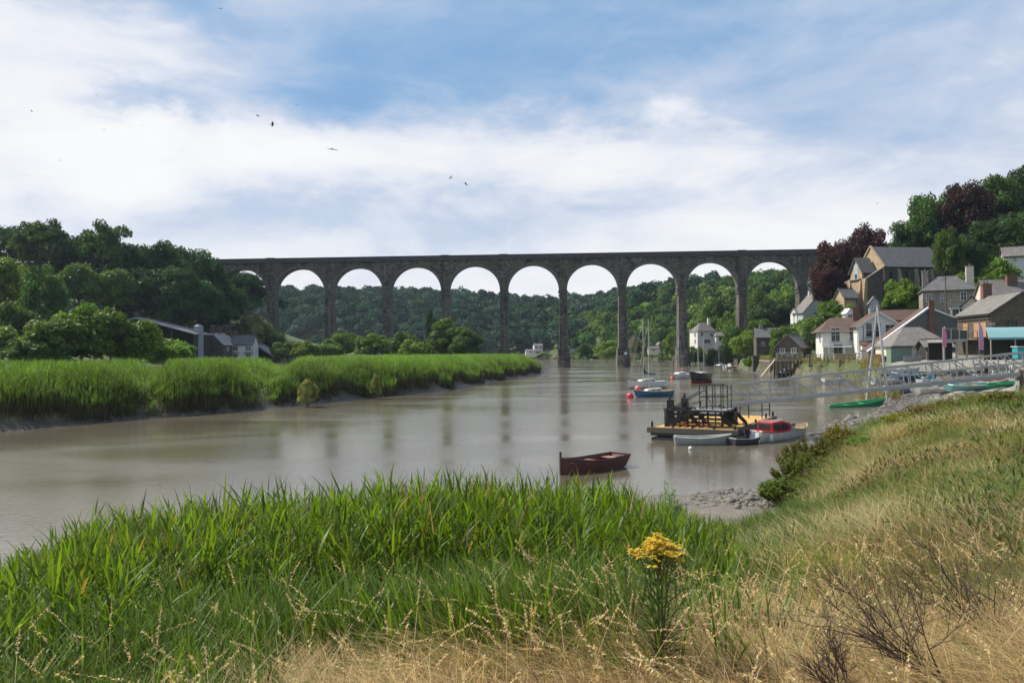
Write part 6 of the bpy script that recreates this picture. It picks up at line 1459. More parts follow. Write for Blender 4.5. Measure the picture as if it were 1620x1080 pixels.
def board_fence(label, u0, u1, vt, vb, Y, mt, name='board_fence'):
    a, b = gp(u0, vb, Y), gp(u1, vb, Y); zt = gp(u0, vt, Y).z; t = thing(name, label, 'fence', (a.x, a.y, a.z)); n = max(3, int((b.x - a.x) / .16)); m_ = MB()
    for i in range(n): m_.box(((i + .5) * (b.x - a.x) / n, 0, (zt - a.z) / 2), ((b.x - a.x) / n * .93, .05, zt - a.z + (.02 if i % 2 else 0)))
    m_.build('boards', M[mt], t); m_ = MB(); m_.box(((b.x - a.x) / 2, .07, (zt - a.z) * .75), (b.x - a.x, .06, .1)); m_.box(((b.x - a.x) / 2, .07, (zt - a.z) * .25), (b.x - a.x, .06, .1)); m_.build('rails', M[mt], t)
board_fence('orange-brown board fence at the foot of the long sloping roof edge', 1373, 1394, 560, 576, 118, 'timber_orange')
board_fence('dark brown board fence right of the orange one', 1394, 1428, 563, 577, 112, 'timber')
board_fence('grey weathered board fence in front of the low cream building', 1430, 1458, 563, 577, 104, 'stoneblock')
board_fence('grey board fence below the small porch', 1466, 1496, 556, 570, 98, 'timber_pale')
p = gp(1336, 568, 137); t = thing('garden_wall', 'low pinkish stone wall in front of the balcony house', 'wall', (p.x - 1.6, p.y, 3.6), R(-10)); m_ = MB(); m_.box((1.6, 0, .45), (3.6, .4, 1.1)); m_.build('wall', M['chapel'], t); m_ = MB(); m_.box((1.6, 0, 1.03), (3.8, .5, .1)); m_.build('coping', M['stoneblock'], t)

# --- bar deck with glass balcony
def bar_deck():
    Y = 94; a = gp(1492, 539, Y); b = gp(1530, 537, Y); o = Vector((a.x, Y, 3.9)); wd = b.x - a.x; z = a.z - 3.9
    t = thing('balcony_deck', 'raised deck with glass panels over a dark bar front', 'deck', o, R(-3))
    m_ = MB(); m_.box((wd / 2, 2, z), (wd, 4, .3)); m_.build('floor', M['stoneblock'], t)
    for x in (.15, wd * .55, wd - .1): m_ = MB(); m_.box((x, .1, z / 2 - .1), (.16, .16, z - .2)); m_.build('post', M['timber_pale'], t)
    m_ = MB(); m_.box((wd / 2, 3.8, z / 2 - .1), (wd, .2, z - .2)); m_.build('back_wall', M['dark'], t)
    r_ = MB()
    for i in range(4): x = wd * i / 3; r_.box((x, 0, z + .75), (.09, .09, 1.25))
    r_.bar((0, 0, z + 1.36), (wd, 0, z + 1.5), .1, .08); r_.build('balustrade', M['timber_pale'], t)
    for i in range(3): m_ = MB(); m_.box((wd * (i + .5) / 3, 0, z + .7), (wd / 3 - .14, .03, 1.0)); m_.build('glass_panel', M['rubber'], t)
bar_deck()
# --- stone pub with gable to the river
p = gp(1618, 568, 106); p.z = 3.8
zE = gp(1572, 494, 106).z - p.z; zR = gp(1622, 463, 106).z - p.z
t, ro = house('rubble stone building with a big dark gable and timber doors on its left side', p, R(-8), 7.6, 11, zE, zR, 'rubble_dark', 'slate_grey', 'y', over=.35, wins=[(-1.2, 4.0, 1.1, 2.2, 'f', 'dark', {'bars': (1, 0)}), (-1.9, .9, 1.4, 1.8, 'f', 'dark')],
               chims=[(0, 10.4, zR - .6, zR + 1.9, 'brick', 1.2, .9, 2)], name='pub')
q = MB()
for i in range(9): q.box((-3.68, -.06, .3 + i * .55), (.42 if i % 2 else .62, .14, .4))
q.build('quoins', M['stoneblock'], t)
for i, y in enumerate((2.2, 4.4, 8.0)): m_ = MB(); m_.box((-3.84, y, 4.0), (.10, 1.6, 2.0)); m_.build('timber_door', M['timber_orange'], t)
m_ = MB(); m_.box((-4.6, 5, 2.7), (1.6, 9, .16)); m_.build('side_balcony', M['timber'], t)
m_ = MB()
for i in range(7): m_.box((-5.3, .7 + i * 1.4, 3.25), (.08, .08, 1.1))
m_.box((-5.3, 5, 3.8), (.08, 9, .08)); m_.build('side_balcony_rail', M['timber'], t)
# turquoise awning
a = gp(1564, 534, 92); t = thing('awning', 'turquoise curved canopy roof of the terrace at the right edge', 'awning', (a.x, 92, 3.9), R(-4)); z = a.z - 3.9
v_ = []; f_ = []; n = 8; wd = 6.5
for i in range(n + 1):
    s = i / n; y = s * 3.2; zz = z + 1.25 * math.sin(s * math.pi / 2)
    v_ += [(0 + s * 1.2, y, zz), (wd, y, zz), (0 + s * 1.2, y, zz - .06), (wd, y, zz - .06)]
for i in range(n):
    k = i * 4; f_ += [(k, k + 1, k + 5, k + 4), (k + 2, k + 6, k + 7, k + 3), (k, k + 4, k + 6, k + 2), (k + 1, k + 3, k + 7, k + 5)]
f_ += [(0, 2, 3, 1), (n * 4, n * 4 + 1, n * 4 + 3, n * 4 + 2)]
m_ = MB(); m_.add(v_, f_); m_.build('canopy', M['awning'], t)
m_ = MB(); m_.box((wd / 2, -.05, z - .14), (wd, .06, .2)); m_.build('valance', M['awning'], t)
for x in (.3, 3.0, 5.8): m_ = MB(); m_.box((x, .1, z / 2 - .12), (.12, .12, z - .22)); m_.build('post', M['timber_pale'], t)
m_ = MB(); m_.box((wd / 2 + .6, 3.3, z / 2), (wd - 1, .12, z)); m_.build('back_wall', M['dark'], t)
p = gp(1617, 556, 88); t = thing('market_stall', 'teal box stall at the right edge of the terrace', 'stall', (p.x, p.y, 4.0)); m_ = MB(); m_.box((0, 0, .75), (1.6, 1, 1.3)); m_.build('box', M['teal'], t, bevel=.03); m_ = MB(); m_.box((0, 0, 1.45), (1.8, 1.2, .07)); m_.build('counter', M['white'], t)
# banners
def banner(u, vt, vb, Y, mt, label, low=None):
    p = gp(u, vb, Y); zt = gp(u, vt, Y).z; zb = Hs(p.x, p.y); t = thing('feather_banner', label, 'banner', (p.x, p.y, zb)); h_ = zt - zb
    m_ = MB(); m_.tube([(0, 0, 0), (0, 0, h_ * .85), (.1, 0, h_ * .96), (.35, 0, h_)], .03, 5); m_.build('pole', M['galv'], t)
    n = 10; v_ = []; f_ = []
    for i in range(n + 1):
        s = i / n; z = p.z - zb + (h_ - (p.z - zb)) * s; w_ = .5 * (1 - max(0, s - .75) * 1.6); y = .06 * math.sin(s * 9)
        v_ += [(.03, y, z), (.03 + w_, y + .08, z), (.03, y + .02, z), (.03 + w_, y + .10, z)]
    for i in range(n): k = i * 4; f_ += [(k, k + 1, k + 5, k + 4), (k + 2, k + 6, k + 7, k + 3), (k, k + 4, k + 6, k + 2), (k + 1, k + 3, k + 7, k + 5)]
    m_ = MB(); m_.add(v_, f_); m_.build('cloth', M[mt], t)
    if low: m_ = MB(); m_.box((.28, .05, p.z - zb + (h_ - (p.z - zb)) * .22), (.48, .12, (h_ - p.z + zb) * .2)); m_.build('lower_panel', M[low], t)
banner(1491, 517, 549, 88, 'pink', 'narrow pink feather banner beside the glass balcony')
banner(1549, 512, 553, 88, 'lilac', 'lilac and pink feather banner left of the turquoise canopy', 'pink')

# --- chapel
def chapel():
    c0 = gp(1401, 505, 184); o = Vector((c0.x, 184, c0.z)); zb = o.z
    t = thing('chapel', 'stone chapel on the slope with a tall gabled bellcote tower and long slate roof', 'chapel', o, R(10))
    px = mpp(165)
    zt = lambda v: gp(1400, v, 184).z - zb
    NW = 9.4; zE = zt(420); zR = zt(387); LN = 15.5
    # nave: ridge along local x, starting at x=0 ; facade faces -x ; near side wall at y=0
    m_ = MB(); m_.prism([(0, -4), (NW, -4), (NW, zE), (NW / 2, zR), (0, zE)], 0, LN, 'x'); nv = m_.build('nave', M['chapel_shaded'], t)
    fc = MB(); fc.prism([(.05, zE - 3.5), (NW - .05, zE - 3.5), (NW - .05, zE), (NW / 2, zR + .05), (.05, zE)], -.25, -.003, 'x'); fc.build('gable_front', M['chapel'], t)
    rf = MB(); sl = (zR - zE) / (NW / 2); roof_slab(rf, (-.1, -.4, zE - .4 * sl), (LN, -.4, zE - .4 * sl), (LN, NW / 2, zR + .02), (-.1, NW / 2, zR + .02)); roof_slab(rf, (-.1, NW + .4, zE - .4 * sl), (LN, NW + .4, zE - .4 * sl), (LN, NW / 2, zR + .02), (-.1, NW / 2, zR + .02)); rf.build('roof', M['slate'], t)
    cp = MB(); cp.bar((-.3, -.5, zE - .2), (-.3, NW / 2, zR + .3), .45, .28); cp.bar((-.3, NW + .5, zE - .2), (-.3, NW / 2, zR + .3), .45, .28); cp.build('coping', M['chapel'], t)
    for x in (3.2, 7.6, 11.6): m_ = MB(); m_.prism([(-.9, -4), (0.0, -4), (0.0, zE - .6), (-.25, zE - .8), (-.9, zE - 3)], x, x + .7, 'x'); m_.build('buttress', M['rubble'], t)
    for x in (1.6, 5.6, 9.8):
        m_ = MB(); m_.prism([(x - .4, zE - 3.8), (x + .4, zE - 3.8), (x + .4, zE - 1.8), (x, zE - 1.0), (x - .4, zE - 1.8)], -.08, .02, 'y'); m_.build('lancet_window', M['glass'], t)
    # front block with side shoulders
    zS = zt(440); D2 = 4.2
    m_ = MB(); m_.prism([(-D2, -4), (-.26, -4), (-.26, zE - .6), (-D2, zS)], .4, NW - .8, 'y'); m_.build('front_block', M['chapel_shaded'], t)
    cp = MB(); cp.bar((-D2 - .1, .35, zS + .1), (-.3, .35, zE - .45), .4, .25); cp.build('shoulder_coping', M['stoneblock'], t)
    fa = MB(); fa.box((-D2 - .2, (NW - .4) / 2, (zS - 4) / 2), (.38, NW - 1.2, zS + 4)); fa.build('facade', M['chapel'], t)
    for y in (.6, 2.3, NW - 3.0, NW - 1.0): m_ = MB(); m_.prism([(-D2 - .95, -4), (-D2 - .4, -4), (-D2 - .4, zS - .3), (-D2 - .6, zS - .4), (-D2 - .95, zS - 4)], y - .25, y + .25, 'y'); m_.build('buttress', M['chapel'], t)
    # bell tower
    yA, yB = 2.2, NW - 2.6; zb1 = zt(427); zb2 = zt(405); yc = (yA + yB) / 2
    m_ = MB(); m_.prism([(yA, zS - .5), (yB, zS - .5), (yB, zb1), (yc, zb2), (yA, zb1)], -D2 - .1, -D2 + 3.0, 'x'); m_.build('bellcote', M['chapel'], t)
    m_ = MB(); m_.box((-D2 + 1.6, yA - .06, (zS + zb1) / 2), (2.7, .1, zb1 - zS)); m_.build('bellcote_side_shade', M['chapel_shaded'], t)  # thin sheet in the darker stone, painting shade on the near side
    sl = (zb2 - zb1) / (yB - yc); rf = MB(); roof_slab(rf, (-D2 - .5, yA - .4, zb1 - .4 * sl), (-D2 + 3.3, yA - .4, zb1 - .4 * sl), (-D2 + 3.3, yc, zb2 + .02), (-D2 - .5, yc, zb2 + .02)); roof_slab(rf, (-D2 - .5, yB + .4, zb1 - .4 * sl), (-D2 + 3.3, yB + .4, zb1 - .4 * sl), (-D2 + 3.3, yc, zb2 + .02), (-D2 - .5, yc, zb2 + .02)); rf.build('bellcote_roof', M['slate'], t)
    m_ = MB(); m_.box((-D2 - .12, yc, zS + 1.9), (.1, 1.6, 3.4)); m_.build('belfry_louvre', M['bluegrey'], t)
    m_ = MB(); m_.box((-D2 - .2, yc, zS + .7), (.1, .7, 1.2)); m_.build('belfry_opening', M['dark'], t)
    m_ = MB(); m_.prism([(yc - .9, zb1 - .2), (yc + .9, zb1 - .2), (yc, zb2 - .5)], -D2 - .16, -D2 - .08, 'x'); m_.build('gable_boards', M['timber_orange'], t)
    m_ = MB(); m_.box((-D2 - .5, yc, zS + .05), (.5, yB - yA, .25)); m_.build('string_course', M['stoneblock'], t)
    for dy in (-.75, 0, .75):
        m_ = MB(); hh = 3.0 if dy == 0 else 2.5; y = yc + dy; z0 = zS - 5.6; m_.prism([(y - .22, z0), (y + .22, z0), (y + .22, z0 + hh), (y, z0 + hh + .45), (y - .22, z0 + hh)], -D2 - .46, -D2 - .4, 'x'); m_.build('lancet_window', M['glass'], t)
        m_ = MB(); m_.prism([(y - .34, z0 - .1), (y + .34, z0 - .1), (y + .34, z0 + hh), (y, z0 + hh + .65), (y - .34, z0 + hh)], -D2 - .43, -D2 - .385, 'x'); m_.build('window_surround', M['cream'], t)
chapel()
p = gp(1346, 500, 178); house('low buff stone porch wing with a sloping slate roof left of the chapel front', p, R(8), 3.0, 4, 4.2, 6.2, 'chapel', 'slate', 'x', base=5, wins=[(0, 2.2, .5, 1.6, 'f')], name='chapel_wing', cat='building')
p = gp(1345, 505, 165); house('tiny white glazed garden house below the chapel front', p, R(10), 1.6, 1.6, 1.2, 2.1, 'white', 'white', 'y', wins=[(0, .7, 1.2, .8, 'f')], base=2, name='garden_house', cat='garden house', over=.12)
# --- hipped stone house
p = gp(1503, 506, 152)
h1 = gp(1503, 457, 152).z - p.z; h2 = gp(1520, 437, 156).z - p.z
t, ro = house('two-storey rubble stone house with a hipped slate roof and white porch below the chapel', p, R(-22), 7.8, 6.5, h1, h2, 'rubble', 'slate', 'x', hip=2.6, over=.3, base=4, k=1.17,
      wins=[(-3.0, 3.7, .8, 1.3, 'f'), (-.9, 3.6, .8, 1.3, 'f'), (2.0, 3.8, .9, 1.4, 'f'), (-2.4, 1.0, .8, 1.2, 'f')], chims=[(-3.2, 3.2, h1, h2 + 1.1, 'rubble', 1.1, .9, 1), (3.4, 3.4, h1, h2 + 1.7, 'cream', 1.3, 1.0, 1)])
m_ = MB(); m_.box((1.5, -.8, 2.1), (3.4, 1.7, .18)); m_.build('porch_roof', M['white'], t)
for x in (.1, 1.4, 2.9): m_ = MB(); m_.box((x, -1.4, 1.0), (.35 if x < .2 else .16, .16, 2.1)); m_.build('porch_post', M['white'], t)
m_ = MB(); m_.box((1.8, -.05, 1.0), (2.0, .08, 1.9)); m_.build('porch_glazing', M['glass'], t)
p = gp(1538, 502, 132); house('small cream gable half hidden behind the stone pub roof', p, R(-30), 2.7, 4, gp(1538, 482, 132).z - p.z, gp(1538, 470, 132).z - p.z, 'cream', 'tile_brown', 'y', base=4, wins=[(0, 1.0, .6, .8, 'f')])
p = gp(1596, 480, 134); house('house with a brown-grey roof and large chimney just above the stone pub', p, R(-12), 6.5, 6, 1.4, 4.2, 'cream', 'slate_grey', 'x', base=5, wins=[(-1, .6, .8, .9, 'f')], chims=[(1.2, 2, 2.5, 4.9, 'brick', 1.6, .9, 0)])
p = gp(1618, 442, 165); house('white house at the upper right edge among dark trees', p, R(-25), 5.5, 6, 4.0, 6.4, 'render', 'slate_grey', 'x', base=5, wins=[(-1.5, 2.8, .8, 1.3, 'f'), (.6, 2.8, .8, 1.3, 'f')], chims=[(1.8, 3, 5.2, 7.4, 'render', .8, .7, 1)])
p = gp(1606, 412, 165); house('grey roofed house peeking out of the dark trees at the right edge', p, R(-25), 4, 5, 1.0, 3.0, 'render', 'slate_grey', 'x', base=5, wins=[(0, .4, .6, .6, 'f')])
# telegraph pole in front of the hipped house
for (u, vt, vb, Y, lab) in ((1497, 437, 508, 144, 'wooden telegraph pole standing before the hipped stone house'), (1296, 462, 500, 190, 'dark lamp post beside the blue-grey house')):
    p = gp(u, vb, Y); z1 = gp(u, vt, Y).z; t = thing('telegraph_pole', lab, 'pole', (p.x, p.y, p.z - 1)); m_ = MB(); m_.tube([(0, 0, 0), (0, 0, z1 - p.z + 1)], [.14, .1], 8); m_.build('pole', M['timber'], t); m_ = MB(); m_.box((0, 0, z1 - p.z + .6), (1.2, .1, .1)); m_.build('cross_arm', M['timber'], t)
# terrace furniture
def picnic(u, v, Y, rz, lab):
    p = gp(u, v, Y); z = Hs(p.x, p.y); t = thing('picnic_table', lab, 'picnic table', (p.x, p.y, z), R(rz), 'picnic tables on the terrace')
    m_ = MB(); m_.box((0, 0, .75), (1.7, .75, .06)); m_.build('table_top', M['timber_pale'], t)
    for y in (-.65, .65): m_ = MB(); m_.box((0, y, .45), (1.7, .26, .05)); m_.build('bench', M['timber_pale'], t)
    for x in (-.6, .6): m_ = MB(); m_.bar((x, -.7, 0), (x, -.2, .72), .06, .1); m_.bar((x, .7, 0), (x, .2, .72), .06, .1); m_.box((x, 0, .40), (.06, 1.5, .08)); m_.build('leg_frame', M['timber_pale'], t)
for u, v, Y, rz, lab in [(1510, 577, 84, 10, 'pale picnic table on the terrace straight below the glass balcony'), (1532, 580, 82, -20, 'pale picnic table at the edge of the terrace left of the lilac banner'), (1474, 580, 84, 25, 'pale picnic table in front of the low cream building'), (1580, 574, 85, 5, 'pale picnic table in the shade of the turquoise canopy')]: picnic(u, v, Y, rz, lab)
def block_at(u, v, Y, s, mt, lab, name='planter', cat='planter'):
    p = gp(u, v, Y); z = Hs(p.x, p.y); t = thing(name, lab, cat, (p.x, p.y, z), R(7)); m_ = MB(); m_.box((0, 0, s[2] / 2), s); m_.build('box', M[mt], t, bevel=.03); m_ = MB(); m_.box((0, 0, s[2] + .03), (s[0] * .9, s[1] * .9, .06)); m_.build('top', M['rock'], t)
block_at(1486, 581, 80, (1.0, .8, .9), 'stoneblock', 'pale stone planter on the terrace left of the picnic tables')
block_at(1553, 580, 80, (1.4, .9, 1.1), 'stoneblock', 'grey stone planter at the foot of the lilac banner')
block_at(1473, 558, 90, (.7, .7, 1.2), 'hull_blue', 'blue bin beside the small porch', 'bin', 'bin')
block_at(1463, 560, 90, (.6, .6, 1.0), 'hull_turq', 'turquoise bin left of the blue one', 'bin', 'bin')
# ------------------------------------------------------------------ people on the terrace
def person(pos, rz, top, legs, hair, label, arm=0.3, h_=1.72, lean=0.0):
    """one continuous body grown from a skeleton, clothes as children"""
    t = thing('person', label, 'person', pos, rz); s = h_ / 1.72
    J = [(0, 0, .95), (0, 0, 1.15), (0, lean * .3, 1.40), (0, lean * .4, 1.52), (0, lean * .5 - .01, 1.60), (0, lean * .5 - .01, 1.70),
         (.10, 0, .90), (.11, -.02, .50), (.11, .03, .08), (.12, -.12, .03), (-.10, 0, .90), (-.12, .05, .50), (-.12, .10, .08), (-.13, -.04, .03),
         (.19, lean * .3, 1.40), (.25, .02, 1.14), (.24, -arm * .6, .95 + arm * .3), (.24, -arm * .8, .87 + arm * .35), (-.19, lean * .3, 1.40), (-.25, .02, 1.14), (-.23, -arm * .3, .92), (-.23, -arm * .35, .83)]
    E_ = [(0, 1), (1, 2), (2, 3), (3, 4), (4, 5), (0, 6), (6, 7), (7, 8), (8, 9), (0, 10), (10, 11), (11, 12), (12, 13), (2, 14), (14, 15), (15, 16), (16, 17), (2, 18), (18, 19), (19, 20), (20, 21)]
    Rr = [.15, .135, .15, .055, .095, .075, .095, .065, .045, .04, .095, .065, .045, .04, .07, .045, .035, .032, .07, .045, .035, .032]
    me = bpy.data.meshes.new('body'); me.from_pydata([tuple(c * s for c in j) for j in J], E_, []); o = link_mesh('body', me, M['skin'], t)
    m_ = o.modifiers.new('skin', 'SKIN')
    for i, r_ in enumerate(Rr): me.skin_vertices[0].data[i].radius = (r_ * s, r_ * s * (.75 if i < 3 else 1))
    me.skin_vertices[0].data[0].use_root = True
    sb = o.modifiers.new('sub', 'SUBSURF'); sb.levels = 1; sb.render_levels = 1
    def cloth(nm, chain, rad, mt):
        c = MB()
        for ch, rr in zip(chain, rad): c.tube([Vector(J[i]) * s for i in ch], [x * s for x in rr], 10)
        c.build(nm, M[mt], t, smooth=True)
    cloth('shirt', [(0, 1, 2, 3), (14, 15), (18, 19)], [(.175, .16, .17, .07), (.085, .07), (.085, .07)], top)
    cloth('trousers', [(0, 6, 7, 8), (0, 10, 11, 12)], [(.16, .125, .09, .075), (.16, .125, .09, .075)], legs)
    c = MB(); c.sphere((0, .012 * s + lean * .5 * s, 1.665 * s), .112 * s, 10, 8, (.92, 1, .95)); c.build('hair', M[hair], t, smooth=True)
    return t
M['skin'] = mat('skin', (.50, .30, .22), (.44, .26, .19), 3, .6)
M['cloth_dark'] = mat('dark_cloth', (.03, .035, .05), (.02, .022, .03), 3, .9)
M['cloth_pale'] = mat('pale_cloth', (.50, .50, .48), (.42, .42, .40), 3, .9)
M['cloth_teal'] = mat('grey_green_cloth', (.16, .22, .20), (.12, .17, .15), 3, .9)
def stand(u, v, Y): p = gp(u, v, Y); return (p.x, p.y, Hs(p.x, p.y))
person(stand(1547, 566, 86), R(20), 'cloth_pale', 'cloth_dark', 'bark', 'person in a pale top standing just left of the lilac banner', .2)
person(stand(1560, 566, 86), R(-30), 'cloth_dark', 'cloth_dark', 'cloth_dark', 'person in dark clothes standing just right of the lilac banner', .4)
person(stand(1572, 568, 84), R(40), 'cloth_teal', 'cloth_pale', 'bark', 'person in a grey-green top and pale trousers by the canopy post', .3)
person(stand(1601, 572, 80), R(-15), 'cloth_pale', 'cloth_teal', 'bark', 'person in a pale top near the teal stall at the right edge', .25)
person(stand(1502, 562, 88), R(10), 'cloth_dark', 'cloth_pale', 'cloth_dark', 'person in a dark top in front of the dark bar front', .2)

# ------------------------------------------------------------------ birds
M['feather'] = mat('dark_feathers', (.018, .016, .016), (.03, .028, .026), 6, .7)
def bird(u, v, px, az, roll, flap, label, Y=90):
    p = P(u, v, Y); span = px * 1.45 * Y / F_PX; t = thing('bird', label, 'bird', p, 0, 'dark birds wheeling over the river', rot=(roll, 0, az)); s = span
    m_ = MB(); m_.tube([(-.26 * s, 0, 0), (-.12 * s, 0, .005 * s), (.05 * s, 0, 0), (.17 * s, 0, .01 * s), (.23 * s, 0, .012 * s), (.29 * s, 0, 0)], [.01 * s, .04 * s, .055 * s, .035 * s, .035 * s, .004 * s], 8)
    m_.add([(-.2 * s, -.02 * s, 0), (-.2 * s, .02 * s, 0), (-.38 * s, .07 * s, 0), (-.36 * s, 0, .004 * s), (-.38 * s, -.07 * s, 0)], [(0, 1, 2, 3), (0, 3, 4)]); m_.build('body', M['feather'], t, smooth=True)
    for sd_ in (-1, 1):
        w_ = MB(); n = 6; vs = []; fs = []
        for i in range(n + 1):
            q = i / n; y = sd_ * (.03 + .47 * q) * s * math.cos(flap * .6); z = s * flap * (.30 * q - .22 * q * q); xl = (.11 + .05 * math.sin(q * 3) - .10 * q * q) * s; xt = (-.11 + .02 * q - .06 * q * q + .06 * q ** 4) * s
            vs += [(xl, y, z + .006 * s), (xt, y, z), (xl, y, z), (xt, y, z - .004 * s)]
        for i in range(n): k = i * 4; fs += [(k, k + 1, k + 5, k + 4), (k + 2, k + 6, k + 7, k + 3)]
        w_.add(vs, fs); w_.build('wing', M['feather'], t)
bird(408, 183.5, 9, R(60), .5, .7, 'dark bird with arched wings, upper of the left pair')
bird(431, 197, 8, R(20), -.6, .9, 'dark bird just below right of the left pair')
bird(526, 236, 12, R(85), .12, -.25, 'dark bird gliding flat in the brightest cloud left of centre')
bird(713, 281.5, 8.5, R(140), -.8, .9, 'dark bird diving, left one of the pair above the fifth arch')
bird(737, 291.5, 7, R(40), .8, .9, 'small dark bird, right one of the pair above the fifth arch')
for i, (u, v, s_, lab) in enumerate([(153, 150, 4, 'tiny far bird in the cloud at upper left'), (190, 180, 3.5, 'tiny far bird near the blue gap at upper left'), (469, 166, 3.5, 'tiny far bird above right of the left pair'), (349, 14, 4.5, 'tiny far bird near the top edge of the picture'), (224, 199, 3.5, 'tiny far bird left of the left pair'), (50, 176, 3.5, 'tiny far bird close to the left edge'), (1388, 322, 3.5, 'tiny far bird above the chapel'), (95, 254, 3.5, 'tiny far bird low above the left wood'), (164, 205, 3.2, 'tiny far bird in white cloud above the left wood')]):
    bird(u, v, s_, R(37 * i), .5 - .2 * i % 1, .6, lab, 150)

# ------------------------------------------------------------------ foreground plants
M['ragwort'] = mat('ragwort_petals', (.78, .52, .015), (.62, .40, .02), 20, .6)
M['stem'] = mat('green_stem', (.10, .14, .035), (.13, .11, .04), 8, .7)
def ragwort(u, v, Y, label, n=34, spread=.15):
    top = P(u, v, Y); z0 = Hs(top.x, top.y); H_ = top.z - z0; rnd = random.Random(9); r2 = np.random.RandomState(9)
    t = thing('ragwort', label, 'wild flower', (top.x, top.y, z0)); st = MB(); ctr = []
    for k in range(9):
        bx, by = rnd.uniform(-.03, .03), rnd.uniform(-.03, .03); hx, hy = rnd.uniform(-spread, spread) * .75, rnd.uniform(-spread, spread) * .6; hz = H_ * rnd.uniform(.72, .80)
        st.tube([(bx, by, -.03), (bx + hx * .3, by + hy * .3, hz * .5), (hx, hy, hz)], [.006, .005, .004], 6)
        for j in range(n // 4):
            fx, fy = hx + rnd.uniform(-.09, .09), hy + rnd.uniform(-.09, .09); fz = H_ * (1.0 - 1.1 * math.hypot(fx, fy) ** 1.2) + rnd.uniform(-.05, .02)
            st.tube([(hx, hy, hz), ((hx + fx) / 2, (hy + fy) / 2, (hz + fz) / 2 - .01), (fx, fy, fz)], [.0035, .0025, .002], 4)
            for q in range(rnd.randint(5, 9)): gx, gy, gz = fx + rnd.uniform(-.035, .035), fy + rnd.uniform(-.035, .035), fz + rnd.uniform(-.012, .02); ctr.append((gx, gy, gz)); st.tube([(fx, fy, fz - .02), (gx, gy, gz)], .0014, 3)
    st.build('stem', M['stem'], t)
    fl = MB()
    for (x, y, z) in ctr:
        tx, ty = rnd.uniform(-.4, .4), rnd.uniform(-.4, .4); fl.sphere((x, y, z + .002), .0045, 6, 3)
        for k in range(9):
            a = k * .698 + rnd.random() * .3; c, s = math.cos(a), math.sin(a); r0, r1 = .003, .0125
            r1 *= 1.25; p = lambda r, w_: (x + c * r - s * w_, y + s * r + c * w_, z + r * (c * tx + s * ty))
            fl.add([p(r0, -.0012), p(r1, -.002), p(r1, .002), p(r0, .0012)], [(0, 1, 2, 3)])
    fl.build('flower_heads', M['ragwort'], t)
    nlf = 480; zz = r2.uniform(.05, .88, nlf) * H_; az = r2.uniform(0, 6.28, nlf); b = np.column_stack([np.cos(az) * .17 * r2.rand(nlf) * (.4 + zz / H_), np.sin(az) * .17 * r2.rand(nlf) * (.4 + zz / H_), zz])
    V, Fc, C = blades(b, r2.uniform(.05, .14, nlf), np.full(nlf, .016), az, r2.uniform(.5, 1.3, nlf), r2.uniform(.1, .5, nlf), vary(r2, (.07, .13, .03), nlf), vary(r2, (.11, .19, .04), nlf), 2, r2)
    link_mesh('leaves', np_mesh('leaves', V, Fc, C), M['reed'], t)
ragwort(1040, 850, 5.7, 'ragwort plant with a flat head of bright yellow flowers in the dry grass')
def twiggy_bush(u, v, Y, hgt, wid, label, seed=4, leanx=-.5):
    g = P(u, v, Y); z0 = Hs(g.x, g.y); rnd = random.Random(seed); t = thing('dead_shrub', label, 'dead shrub', (g.x, g.y, z0))
    def grow(mb, p, d, L_, r_, dep):
        pts = [p]; q = Vector(p); dd = Vector(d)
        for _ in range(4): dd = (dd + Vector((rnd.uniform(-.2, .2), rnd.uniform(-.2, .2), rnd.uniform(-.12, .14)))).normalized(); q = q + dd * L_ / 4; pts.append(q.copy())
        mb.tube(pts, [r_ * (1 - .16 * i) for i in range(5)], 5, cap=False)
        if dep:
            for _ in range(4 if dep > 1 else 3):
                k = rnd.randint(1, 4); nd = (dd + Vector((rnd.uniform(-.8, .8), rnd.uniform(-.8, .8), rnd.uniform(-.3, .5)))).normalized(); grow(mb, pts[k], nd, L_ * rnd.uniform(.5, .75), r_ * .55, dep - 1)
    for k in range(7):
        mb = MB(); a = rnd.uniform(0, 6.28); grow(mb, Vector((rnd.uniform(-.05, .05), rnd.uniform(-.05, .05), 0)), Vector((math.cos(a) * .5 + leanx, math.sin(a) * .4, rnd.uniform(.5, 1.0))).normalized(), hgt * rnd.uniform(.6, 1), .008, 3); mb.build('branch', M['twig'], t)
twiggy_bush(1492, 968, 5.0, .75, 1.0, 'bare brown twiggy dead shrub leaning left in the dry grass', 4, -.9)
twiggy_bush(1575, 905, 6.2, .6, 1.0, 'smaller bare twiggy shrub to the right of the leaning one', 8, -.5)
twiggy_bush(1330, 1000, 4.7, .35, .6, 'low bare twigs sticking out of the straw at the bottom', 14, -.4)
